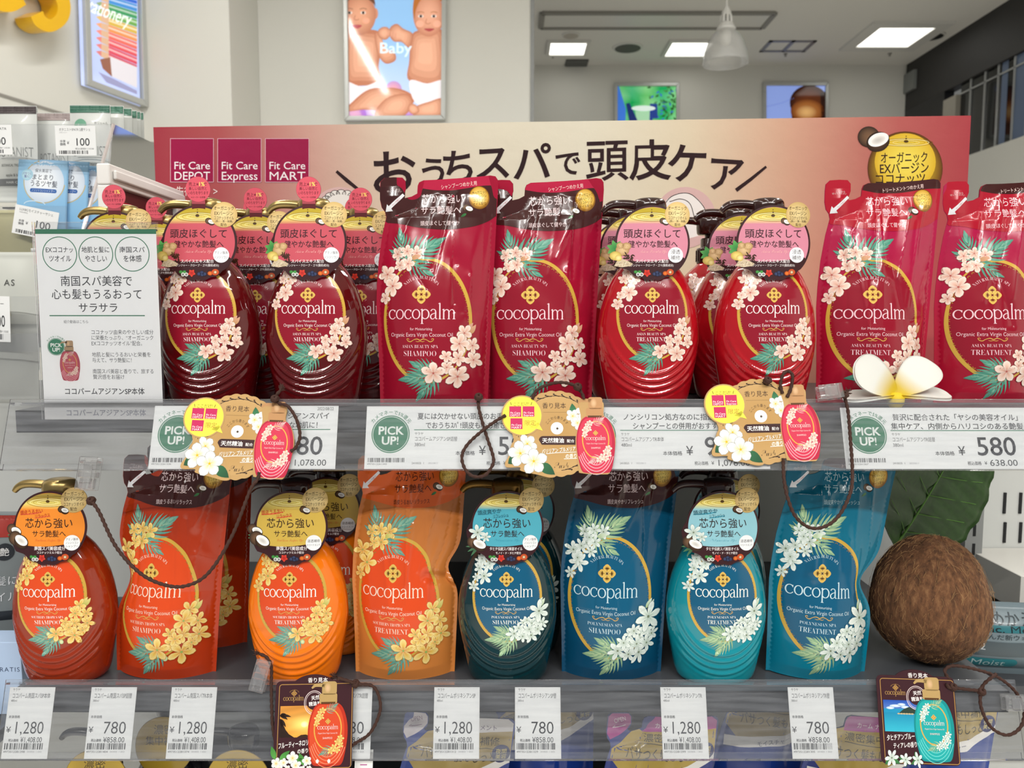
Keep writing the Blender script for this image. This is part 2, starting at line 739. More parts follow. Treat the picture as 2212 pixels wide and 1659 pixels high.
    def wordmark(s, x, y, xh, w, col, l=None):
        """the light serif word 'cocopalm', centred on x, baseline y, drawn with a broad pen"""
        tn, tk = .075, .135
        E = lambda t: (.5 + .42 * math.cos(t), .5 + .455 * math.sin(t))
        wd = lambda t: tn + (tk - tn) * abs(math.cos(t)) ** 1.3
        adv = {'c': .93, 'o': 1.03, 'p': 1.06, 'a': .95, 'l': .46, 'm': 1.56}
        gl = {}
        ts = np.linspace(0, 2 * PI, 33)
        gl['o'] = [([E(t) for t in ts], [wd(t) for t in ts])]
        ts = np.linspace(.72, 2 * PI - .62, 28)
        gl['c'] = [([E(t) for t in ts], [wd(t) * (1 if t < 5 else .75) for t in ts]), ([(.80, .93), (.82, .70)], [.13, .05])]
        ts = np.linspace(-2.55, 2.55, 28)
        gl['p'] = [([(.17, 1.0), (.17, -.44)], [tk, tk]), ([(.02, -.43), (.34, -.43)], [.05, .05]), ([(.0, .92), (.18, .99)], [.05, .10]),
                   ([(.53 + .42 * math.cos(t), .5 + .455 * math.sin(t)) for t in ts], [wd(t) for t in ts])]
        sp = lambda P: [tuple(q) for q in spline(P, 6)]
        def vw(P, W):
            Q = sp(P)
            return (Q, list(np.interp(np.linspace(0, len(W) - 1, len(Q)), np.arange(len(W)), W)))
        gl['a'] = [vw([(.12, .80), (.26, .95), (.46, .965), (.62, .88), (.67, .68), (.67, .20), (.74, .05), (.88, .05)], [.11, .08, .07, .10, tk, tk, .09, .05]),
                   vw([(.67, .60), (.40, .55), (.14, .40), (.10, .20), (.22, .04), (.42, .04), (.67, .24)], [.06, .07, .11, tk, .09, .06, .05])]
        gl['l'] = [([(.20, 1.60), (.20, 0)], [tk, tk]), ([(.04, .03), (.38, .03)], [.05, .05]), ([(.03, 1.52), (.21, 1.59)], [.05, .10])]
        gl['m'] = [([(.18, 1.0), (.18, 0)], [tk, tk]), ([(.02, .92), (.19, .99)], [.05, .10]), ([(.04, .03), (.34, .03)], [.05, .05]), ([(.60, .03), (.92, .03)], [.05, .05]), ([(1.18, .03), (1.50, .03)], [.05, .05]),
                   vw([(.20, .70), (.36, .90), (.54, .95), (.70, .86), (.76, .66), (.76, .0)], [.05, .07, .09, .12, tk, tk]),
                   vw([(.78, .70), (.94, .90), (1.12, .95), (1.28, .86), (1.34, .66), (1.34, .0)], [.05, .07, .09, .12, tk, tk])]
        word = 'cocopalm'
        tot = sum(adv[c] for c in word)
        sx = w / (tot * xh)
        cx = x - w / 2
        for c in word:
            for P, W in gl[c]:
                Q = [(cx + p[0] * xh * sx, y - p[1] * xh) for p in P]
                s.stroke(Q, [q * xh * (1 + sx) / 2 for q in W], col, l)
            cx += adv[c] * xh * sx
        return s

    def bars(s, x0, y0, x1, y1, n=48, col='#26262a', l=None, seed=1):
        r = random.Random(seed)
        ws = [r.choice((1, 1, 2, 3)) for _ in range(n)]
        u = (x1 - x0) / sum(ws)
        x = x0
        for i, q in enumerate(ws):
            if i % 2 == 0:
                s.rect(x, y0, x + q * u, y1, col, l)
            x += q * u
        return s

    def merge(s, o, dx=0, dy=0, sc=1.0, rot=0.0, dl=0.0):
        """add another finished Art (mm) at image position"""
        n0 = s.n
        d = s.mm([(dx, dy)])[0]
        for V, T, C, Z in zip(o.V, o.T, o.C, o.Z):
            W = V * sc
            W = np.stack([W[:, 0] * math.cos(rot) - W[:, 1] * math.sin(rot), W[:, 0] * math.sin(rot) + W[:, 1] * math.cos(rot)], 1)
            s.V.append(W + d)
            s.T.append(T + n0)
            s.C.append(C)
            s.Z.append(Z + dl)
        s.n = n0 + o.n
        return s

    def arrays(s):
        return np.concatenate(s.V), np.concatenate(s.T), np.concatenate(s.C), np.concatenate(s.Z)

    def build(s, name, m, parent=None, surf=None, thick=0.0, outline=None, maxlen=4.0, warp=None, base=0.12, step=0.035, edge='#e8e8e4', mapf=None):
        """surf(x,z)->y in mm (front is -y); outline+thick: card body behind the print"""
        V, T, C, Z = s.arrays()
        if warp:
            V, T, C, Z = subdivide(V, T, C, Z, maxlen)
            V = warp(V)
        if surf:
            if not warp:
                V, T, C, Z = subdivide(V, T, C, Z, maxlen)
            Y, N = height(surf, V[:, 0], V[:, 1])
            d = base + Z * step
            P = np.stack([V[:, 0], Y, V[:, 1]], 1) + N * d[:, None]
        elif mapf:
            P = mapf(V, base + Z * step)
            N = None
        else:
            P = np.stack([V[:, 0], -(Z * step), V[:, 1]], 1)
            N = None
        outs = [] if outline is None else (outline if isinstance(outline, list) and len(np.shape(outline[0])) == 2 else [outline])
        for io, O in enumerate(outs):
            O = s.mm(np.asarray(O, float))
            if ((O[:, 0] * np.roll(O[:, 1], -1) - np.roll(O[:, 0], -1) * O[:, 1]).sum()) < 0:
                O = O[::-1]
            k = len(O)
            if surf:
                Yf, Nf = height(surf, O[:, 0], O[:, 1])
            else:
                Yf, Nf = np.full(k, -.004 * io), None
            B = np.concatenate([np.stack([O[:, 0], Yf, O[:, 1]], 1), np.stack([O[:, 0], Yf + thick, O[:, 1]], 1)])
            tt = np.array(tessellate_polygon([[Vector((p[0], p[1], 0)) for p in O]]))
            a, b, c = O[tt[:, 0]], O[tt[:, 1]], O[tt[:, 2]]
            cr = (b[:, 0] - a[:, 0]) * (c[:, 1] - a[:, 1]) - (b[:, 1] - a[:, 1]) * (c[:, 0] - a[:, 0])
            tt = np.where((cr < 0)[:, None], tt[:, [0, 2, 1]], tt)
            i = np.arange(k)
            j = (i + 1) % k
            side = np.concatenate([np.stack([j, i, i + k], 1), np.stack([j, i + k, j + k], 1)])
            F2 = np.concatenate([tt, tt[:, [0, 2, 1]] + k, side]) + len(P)
            P = np.concatenate([P, B])
            T = np.concatenate([T, F2])
            C = np.concatenate([C, np.tile(H(edge), (2 * k, 1))])
            if N is not None:
                N = np.concatenate([N, Nf, -Nf])
        return obj(name, P * 0.001 if not mapf else P, T, m, parent, cols=C, normals=N)


def rr_pts(x0, y0, x1, y1, r, n=5):
    P = []
    for cx, cy, a in ((x1 - r, y0 + r, -PI / 2), (x1 - r, y1 - r, 0), (x0 + r, y1 - r, PI / 2), (x0 + r, y0 + r, PI)):
        for i in range(n + 1):
            t = a + PI / 2 * i / n
            P.append((cx + r * math.cos(t), cy + r * math.sin(t)))
    return P


def circle_pts(cx, cy, r, n=48, ry=None):
    return [(cx + r * math.cos(2 * PI * i / n), cy + (ry or r) * math.sin(2 * PI * i / n)) for i in range(n)]


def subdivide(V, T, C, Z, L):
    for _ in range(7):
        E = np.sort(np.concatenate([T[:, [0, 1]], T[:, [1, 2]], T[:, [2, 0]]]), axis=1)
        ln = np.linalg.norm(V[E[:, 0]] - V[E[:, 1]], axis=1)
        if (ln <= L).all():
            break
        key = E[:, 0].astype(np.int64) * len(V) + E[:, 1]
        uq, first, inv = np.unique(key, return_index=True, return_inverse=True)
        inv = inv.ravel()
        lg = ln[first] > L
        mid = np.full(len(uq), -1)
        mid[lg] = len(V) + np.arange(lg.sum())
        e0, e1 = E[first][lg, 0], E[first][lg, 1]
        V = np.concatenate([V, (V[e0] + V[e1]) / 2])
        C = np.concatenate([C, (C[e0] + C[e1]) / 2])
        Z = np.concatenate([Z, (Z[e0] + Z[e1]) / 2])
        k = len(T)
        M = np.stack([mid[inv[:k]], mid[inv[k:2 * k]], mid[inv[2 * k:]]], 1)
        cnt = (M >= 0).sum(1)
        out = [T[cnt == 0]]
        t, m = T[cnt == 3], M[cnt == 3]
        if len(t):
            out += [np.stack([t[:, 0], m[:, 0], m[:, 2]], 1), np.stack([m[:, 0], t[:, 1], m[:, 1]], 1),
                    np.stack([m[:, 2], m[:, 1], t[:, 2]], 1), m]
        for r in range(3):
            a, b, c = r, (r + 1) % 3, (r + 2) % 3
            q = (cnt == 1) & (M[:, a] >= 0)
            t, m = T[q], M[q]
            if len(t):
                out += [np.stack([t[:, a], m[:, a], t[:, c]], 1), np.stack([m[:, a], t[:, b], t[:, c]], 1)]
            q = (cnt == 2) & (M[:, a] < 0)
            t, m = T[q], M[q]
            if len(t):
                out += [np.stack([t[:, c], m[:, c], m[:, b]], 1), np.stack([m[:, c], t[:, a], m[:, b]], 1), np.stack([t[:, a], t[:, b], m[:, b]], 1)]
        T = np.concatenate(out)
    return V, T, C, Z


def height(F, x, z):
    y = F(x, z)
    h = 0.3
    fx = (F(x + h, z) - F(x - h, z)) / (2 * h)
    fz = (F(x, z + h) - F(x, z - h)) / (2 * h)
    N = np.stack([fx, -np.ones_like(fx), fz], 1)
    N /= np.linalg.norm(N, axis=1)[:, None]
    return y, N


PRINT = mat('printed_paper', rough=0.55, attr=True, spec=0.3)
PRINTG = mat('printed_gloss_card', rough=0.28, attr=True, coat=0.35)
FOIL = mat('printed_gold_foil', rough=0.30, metal=0.4, attr=True)
FILM = mat('printed_film', rough=0.18, attr=True, coat=0.28, spec=0.45)
LITBOX = mat('backlit_poster', rough=0.06, attr=True, emit=0.42, coat=0.0, spec=0.35)

# ------------------------------------------------------------------ product colours
KIND = {
    'red': dict(flower='plumeria', leaf=('#7fb39c', '#4d8f7c'), label='#8c1428', line='ASIAN BEAUTY SPA', lace='#a8812e'),
    'orange': dict(flower='orchid', leaf=('#8fb49a', '#5f9688'), label='#d94a1c', line='SOUTHERN TROPICS SPA', lace='#8a7a34'),
    'teal': dict(flower='tiare', leaf=('#b8cfa0', '#86aa86'), label='#095678', line='POLYNESIAN SPA', lace='#8a6a38'),
}
GOLD = '#c9a243'
INK = '#f2dfe0'


def lace_ring(A, cx, cy, a, b, gold, dark, n=56):
    """gold crescent border with a fine looped lace line inside it"""
    P, Q, T = [], [], []
    m = 96
    for j in range(m + 1):
        t = 2 * PI * j / m
        w = a * (0.035 + 0.045 * max(0.0, math.cos(t + 0.75)) + 0.045 * max(0.0, math.cos(t + 0.75 + PI)))
        P += [(cx + (a - w) * math.cos(t), cy + (b - w) * math.sin(t)), (cx + a * math.cos(t), cy + b * math.sin(t))]
        if j < m:
            q = 2 * j
            T += [(q, q + 1, q + 3), (q, q + 3, q + 2)]
    A.put(P, T, gold, 1.6)
    for j in range(n):
        t = 2 * PI * j / n
        r = 0.905
        A.ring(cx + a * r * math.cos(t), cy + b * r * math.sin(t), a * 0.034, a * 0.034, a * 0.013, dark, 1.8, n=8, a0=t - PI / 2, a1=t + PI / 2)


def emblem(A, x, y, r, col, dark, l):
    for k in range(4):
        t = PI / 2 * k
        cx, cy = x + math.cos(t) * r * 0.56, y + math.sin(t) * r * 0.56
        P = []
        for i in range(16):
            q = 2 * PI * i / 16
            rr = r * 0.40 * (1 + 0.16 * abs(math.cos(2 * (q))) ** 2)
            P.append((cx + rr * math.cos(q + t), cy + rr * math.sin(q + t)))
        A.poly(P, col, l)
        for i in range(5):
            q = t + (i - 2) * 0.55
            A.leaf(cx - math.cos(t) * r * 0.12, cy - math.sin(t) * r * 0.12, q, r * 0.36, r * 0.10, dark, l=l + 0.5, n=4)
        A.stroke([(cx - math.cos(t) * r * 0.3, cy - math.sin(t) * r * 0.3), (cx, cy)], r * 0.05, dark, l + 0.5)
    A.oval(x, y, r * 0.10, None, dark, l + 0.6, n=8)


def scroll(A, x, y, w, col, l):
    for sd in (-1, 1):
        P = [(x, y), (x + sd * w * 0.12, y - w * 0.05), (x + sd * w * 0.25, y - w * 0.015), (x + sd * w * 0.36, y + w * 0.05), (x + sd * w * 0.46, y + w * 0.02),
             (x + sd * w * 0.50, y - w * 0.05), (x + sd * w * 0.44, y - w * 0.06), (x + sd * w * 0.42, y - w * 0.01)]
        A.stroke(P, (w * .03, w * .03, w * .02, w * .03, w * .025, w * .02, w * .02, w * .012), col, l, sm=5)
        A.stroke([(x, y + w * .03), (x + sd * w * .1, y + w * .05), (x + sd * w * .17, y + w * .02)], (w * .02, w * .02, w * .008), col, l, sm=4)


def label_art(kind, word, a, b, ink=INK, pouch=False):
    """oval label; coordinates: mm with y down, centre 0,0"""
    K = KIND[kind]
    A = Art(0, 0, 1.0)
    fl = K['flower']
    lf = K['leaf']
    A.oval(0, 0, a * 0.98, b * 0.98, K['label'], 1.0, n=64)
    lace_ring(A, 0, 0, a, b, GOLD, K['lace'])
    vs_ = b / a / 1.38 * (1.0 if pouch else 1.02)
    Y = lambda v: -v * a * 1.38 * vs_
    x0 = -0.11 * a if pouch else -0.02 * a
    # upper-left spray
    if pouch:
        A.palm(-0.46 * a, -0.96 * b, math.radians(-30), a * 1.12, lf[0], lf[1], n=8, l=2.2)
        A.palm(-0.48 * a, -0.98 * b, math.radians(-102), a * 0.80, lf[0], lf[1], n=7, l=2.2)
        A.palm(-0.40 * a, -0.92 * b, math.radians(28), a * 0.72, lf[0], lf[1], n=6, l=2.2)
        A.palm(-0.48 * a, -0.98 * b, math.radians(-150), a * 0.5, lf[0], lf[1], n=6, l=2.2)
        ul = [(-0.66, 1.06, .17), (-0.22, 1.07, .17), (-0.44, 1.10, .16), (-0.42, 0.90, .18), (-0.60, 0.88, .15), (-0.90, 0.74, .23), (-0.77, 0.55, .26), (-0.95, 0.36, .15)]
    else:
        A.palm(-0.30 * a, -0.86 * b, math.radians(10), a * 0.55, lf[0], lf[1], n=7, l=2.2)
        ul = [(-0.66, 0.93, .20), (-0.46, 0.80, .17), (-0.78, 0.76, .15), (-0.56, 0.68, .15), (-0.66, 0.47, .27), (-0.96, 0.22, .17), (-0.88, 0.42, .14)]
    # lower-right spray
    A.palm(0.25 * a, 0.86 * b, math.radians(172), a * 1.0, lf[0], lf[1], n=9, l=2.2)
    A.palm(0.20 * a, 0.88 * b, math.radians(128), a * 0.80, lf[0], lf[1], n=7, l=2.2)
    A.palm(0.20 * a, 0.84 * b, math.radians(205), a * 0.72, lf[0], lf[1], n=7, l=2.2)
    lr = [(0.83, -0.20, .20), (1.00, -0.40, .19), (0.72, -0.37, .23), (0.44, -0.57, .16), (0.70, -0.60, .19), (1.02, -0.63, .21), (0.45, -0.74, .17), (0.16, -0.83, .27), (0.68, -0.89, .29)]
    if kind == 'teal':
        lr = [(u, v, r * 1.02) for u, v, r in lr[3:]] + [(0.85, -.52, .20), (0.88, -.76, .22), (0.42, -.90, .22), (.55, -.52, .18), (.3, -.70, .19), (.62, -.74, .22)] + [(0.92, -0.33, .36)]
        ul = [(u, v, r * 1.0) for u, v, r in ul] + [(-.55, .97, .17), (-.8, .62, .18), (-.72, .82, .17), (-.5, .74, .16)]
    if not pouch:
        lr = [(u * .93 + .05, v * .95, q * .90) for u, v, q in lr]
    if kind == 'orange':
        lr = lr + [(0.88, -0.75, .17), (0.55, -.66, .16)]
    r = random.Random(3)
    for i, (u, v, q) in enumerate(ul + lr):
        A.flower(u * a, -v * b, q * a * (1.0 if fl != 'orchid' else 1.12), fl, rot=r.random() * 6.28, l=3.2 + i * 0.55)
    for (u, v, t) in ((0.94, -0.22, -1.0), (0.86, -0.18, -0.9), (-0.36, 0.98, -0.3)):
        if not pouch and u < 0:
            continue
        c0, c1 = {'plumeria': ('#b98a52', '#d9a58e'), 'orchid': ('#a8b04e', '#e8d48a'), 'tiare': ('#a7c08e', '#dfeadb')}[fl]
        A.leaf(u * a, -v * b, t, a * .26, a * .11, c0, c1, l=5)
    if kind == 'orange':
        for (u, v) in ((.18, -.92), (.33, -.98), (-.02, -.80)):
            A.oval(u * a, -v * b, a * .06, a * .07, '#dfe6b4', 9, edge='#a9bf8a', n=14)
    # wording
    L = 4
    A.text('NATURAL BEAUTY SPA', 0, 0, a * .105, ink, w=a * 0.80, font='serif', off=-.02, arc=(x0, Y(.30), a * .50), l=L)
    emblem(A, x0, Y(.41), a * .205, '#d9b45a', '#5a3a12' if kind != 'red' else '#6a1a18', L)
    A.wordmark(x0, Y(.017), a * (.225 if pouch else .24), a * 1.52, ink, L)
    A.text('for Moisturizing', x0, Y(-.135), a * .085, ink, w=a * .50, off=-.005, l=L)
    A.text('Organic Extra Virgin Coconut Oil', x0, Y(-.225), a * .125, ink, w=a * 1.40, off=-.006, l=L)
    scroll(A, x0 - .02 * a, Y(-.315), a * .60, '#cfa550', L)
    A.text(K['line'], x0 - .03 * a, Y(-.41), a * .105, ink, w=a * (.81 if kind != 'orange' else .92), font='serif', off=-.024, l=L)
    A.text(word, x0 - .03 * a, Y(-.52), a * .175, ink, w=a * (.75 if word == 'SHAMPOO' else .82), font='serif', off=-.03, l=L)
    return A


# ------------------------------------------------------------------ the pump bottle
BH = 142.0
_z = np.array([0, 4, 10, 22, 34, 48, 62, 77, 90, 100, 110, 120, 128, 135, 139, 142], float)
_w = np.array([34.5, 37, 39, 41.3, 43.5, 46, 47.5, 46.8, 44.8, 42.3, 38.8, 34, 28.5, 21.5, 16.5, 14.0])
_d = np.array([23, 25, 26, 27, 28, 28.5, 28.5, 28, 27, 26, 24.5, 22, 20, 17, 15, 14.0])


def _smooth(xs, ys, q):
    zz = np.linspace(xs[0], xs[-1], 400)
    f = np.interp(zz, xs, ys)
    k = np.hanning(15)
    k /= k.sum()
    p = np.concatenate([2 * f[0] - f[7:0:-1], f, 2 * f[-1] - f[-2:-9:-1]])
    f = np.convolve(p, k, 'valid')
    return np.interp(q, zz, f)


LAB_A, LAB_B, LAB_Z = 32.5, 42.0, 86.0


def ripple(x, z):
    re = np.sqrt((x / LAB_A) ** 2 + ((z - LAB_Z) / LAB_B) ** 2)
    ph = np.arctan2(np.abs(x) / LAB_A, -(z - LAB_Z) / LAB_B)
    mk = np.clip((1.55 - ph) / 0.75, 0, 1)
    t = (re - 1.20) / 0.150
    saw = t - np.floor(t)
    wv = np.where(saw < 0.72, saw / 0.72, (1 - saw) / 0.28)
    wv = wv * wv * (3 - 2 * wv)
    ins = np.clip((re - 1.19) / 0.06, 0, 1) * np.clip((1.92 - re) / 0.12, 0, 1)
    return 1.9 * wv * mk * ins


def bottle_front(x, z):
    w = _smooth(_z, _w, np.clip(z, 0, BH))
    d = _smooth(_z, _d, np.clip(z, 0, BH))
    s = np.clip(np.abs(x) / w, 0, 0.985)
    return -(d * (1 - s ** 2.3) ** (1 / 2.3)) - ripple(x, z) * (1 - s ** 6)


def bottle_mesh():
    zs = np.concatenate([[0.0, 0.6, 2.0], np.linspace(4, BH, 104)])
    n = 144
    V = []
    for i, z in enumerate(zs):
        w, d = float(_smooth(_z, _w, z)), float(_smooth(_z, _d, z))
        k = {0: 0.93, 1: 0.975, 2: 0.995}.get(i, 1.0)
        t = 2 * PI * np.arange(n) / n
        c, s = np.cos(t), np.sin(t)
        x = w * k * np.sign(c) * np.abs(c) ** (2 / 2.3)
        y = d * k * np.sign(s) * np.abs(s) ** (2 / 2.3)
        rp = ripple(x, np.full(n, z)) * (1 - np.clip(np.abs(x) / w, 0, 1) ** 6) * (i > 2)
        y = y + np.sign(y) * rp
        V.append(np.stack([x, y, np.full(n, z)], 1))
    F = []
    m = len(zs)
    for i in range(m - 1):
        for j in range(n):
            F.append((i * n + j, i * n + (j + 1) % n, (i + 1) * n + (j + 1) % n, (i + 1) * n + j))
    F.append(tuple(range(n))[::-1])
    F.append(tuple((m - 1) * n + j for j in range(n)))
    return raw_mesh('bottle_body', np.concatenate(V) * .001, F, smooth=True)


BODY = bottle_mesh()


def pump_meshes():
    """collar, neck ring, head, nozzle; nozzle points to -x"""
    c = G().lathe([(14.6, 142), (15.3, 143), (15.3, 157), (14.4, 158.5), (11.5, 159), (11.0, 159.5), (11.0, 168), (10.2, 169), (6.5, 169.5), (6.5, 175)], 40)
    for k in range(20):
        t = 2 * PI * k / 20
        M = Matrix.Rotation(t, 4, 'Z')
        c.box((14.9, -.5, 144), (15.9, .5, 156), M)
    h = G()
    prof = [(10.5, 172.5), (13.0, 173), (14.0, 174.5), (14.6, 180), (14.6, 186), (14.0, 189.5), (12.3, 192), (9.0, 193.2), (4, 193.6)]
    h.lathe(prof, 40, sx=1.08, sy=0.95)
    nz = G()
    P = spline([(-8, 0, 186), (-20, 0, 188), (-32, 0, 188), (-39, 0, 185.5), (-43.5, 0, 181)], 8)
    nz.tube(P, np.interp(np.linspace(0, 1, len(P)), [0, .6, .9, 1], [4.4, 3.8, 3.0, 2.5]), 16)
    return [raw_mesh(nm, np.concatenate(g.V) * .001, g.F, smooth=True) for nm, g in (('pump_collar', c), ('pump_head', h), ('pump_nozzle', nz))]


PUMP = pump_meshes()
for me_ in PUMP:
    me_.set_sharp_from_angle(angle=math.radians(50))


def place_mesh(name, me, m, parent):
    o = bpy.data.objects.new(name, me)
    COL.objects.link(o)
    if len(me.materials) == 0:
        me.materials.append(m)
    elif me.materials[0] != m:
        o.data = me.copy()
        o.data.materials.clear()
        o.data.materials.append(m)
    o.parent = parent
    return o


# ------------------------------------------------------------------ neck tag (crop units: centre 470,495, radius 256)
TK = 33.8 / 256.0


def tag_surf(x, z):
    return -17.2 - 0.115 * (185 - z) + 0.0045 * x * x * 0.6


def oil_drop(A, x, y, w, h, l):
    """ripples in golden oil seen at a slant, with the falling drops"""
    for k, (q, c) in enumerate(((1.0, '#8a6412'), (.86, '#f4e9a6'), (.70, '#9a7418'), (.5, '#f6eeb4'), (.34, '#5a3c08'), (.2, '#caa63a'), (.1, '#3a2606'))):
        A.ring(x, y, w * q, h * q, h * q * (.16 if k % 2 else .10), c, l + .1 * k, n=40)
    A.oval(x, y - h * .25, w * .09, h * .30, '#4a3008', l + 1, n=14)
    A.oval(x, y - h * .95, w * .035, h * .18, '#4a3008', l + 1, n=10)
    A.oval(x, y - h * 1.5, w * .028, h * .12, '#6a4a10', l + 1, n=10)


def coconut_half(A, x, y, r, l, rot=0.3):
    A.oval(x - r * .75, y - r * .25, r * .95, r * .9, '#7a5a40', l, edge='#2c1d12', n=24)
    A.oval(x + r * .05, y + r * .18, r * 1.02, r * .85, '#5a3d26', l + .3, edge='#2a1a0e', n=24, rot=rot)
    A.oval(x + r * .08, y, r * .92, r * .56, '#f2efe8', l + .6, edge='#fdfdfb', n=24, rot=rot)
    A.oval(x + r * .08, y + r * .04, r * .62, r * .32, '#c9c6c0', l + .8, edge='#efece6', n=24, rot=rot)


def fruit_row(A, x0, x1, y, l):
    w = x1 - x0
    for i, q in enumerate((0, .05, .1)):
        A.oval(x0 + w * (.04 + q), y - 8 + 6 * (i % 2), 13, 11, '#4f9a4a', l + .1 * i, edge='#2b6e33', n=12)
    for q in (.10, .19):
        A.oval(x0 + w * q, y + 10, 13, 13, '#e8e8e4', l + .5, n=14)
        A.oval(x0 + w * q, y + 10, 8, 8, '#3a3a3e', l + .6, n=12)
        A.oval(x0 + w * q, y + 10, 3, 3, '#e8e8e4', l + .7, n=8)
    for k in range(5):
        A.leaf(x0 + w * .33, y, k * 1.256 + .3, 27, 22, '#a81c1c', '#e0442e', l + .6 + .05 * k)
    for (q, dy) in ((.52, 6), (.59, -2), (.66, 7), (.60, 10)):
        A.oval(x0 + w * q, y + dy, 15, 14, '#3c4870', l + .8, edge='#141628', n=14)
    A.oval(x0 + w * .80, y + 2, 17, 15, '#e27a2a', l + .5, edge='#a83c12', n=16)
    A.oval(x0 + w * .93, y - 6, 25, 22, '#d8642a', l + .7, edge='#b8401a', n=20)
    A.oval(x0 + w * .93, y - 6, 12, 12, '#f4d9b0', l + .9, edge='#5a2a12', n=14)


def tag_outline(shampoo_top):
    P = []
    for i in range(72):
        t = -PI / 2 + 2 * PI * i / 72
        r = 258.0
        dn = max(0.0, math.sin(t))
        if dn > 0.75:
            r += 5 * math.cos(t * 18)
        lf_ = math.cos(t)
        if lf_ < -0.72 and math.sin(t) > -.15:
            r += 34 * min(1, (math.sin(t) + .15) / .25) * min(1.0, (-.72 - lf_) / .1)
        P.append((470 + r * math.cos(t), 495 + r * math.sin(t)))
    return P


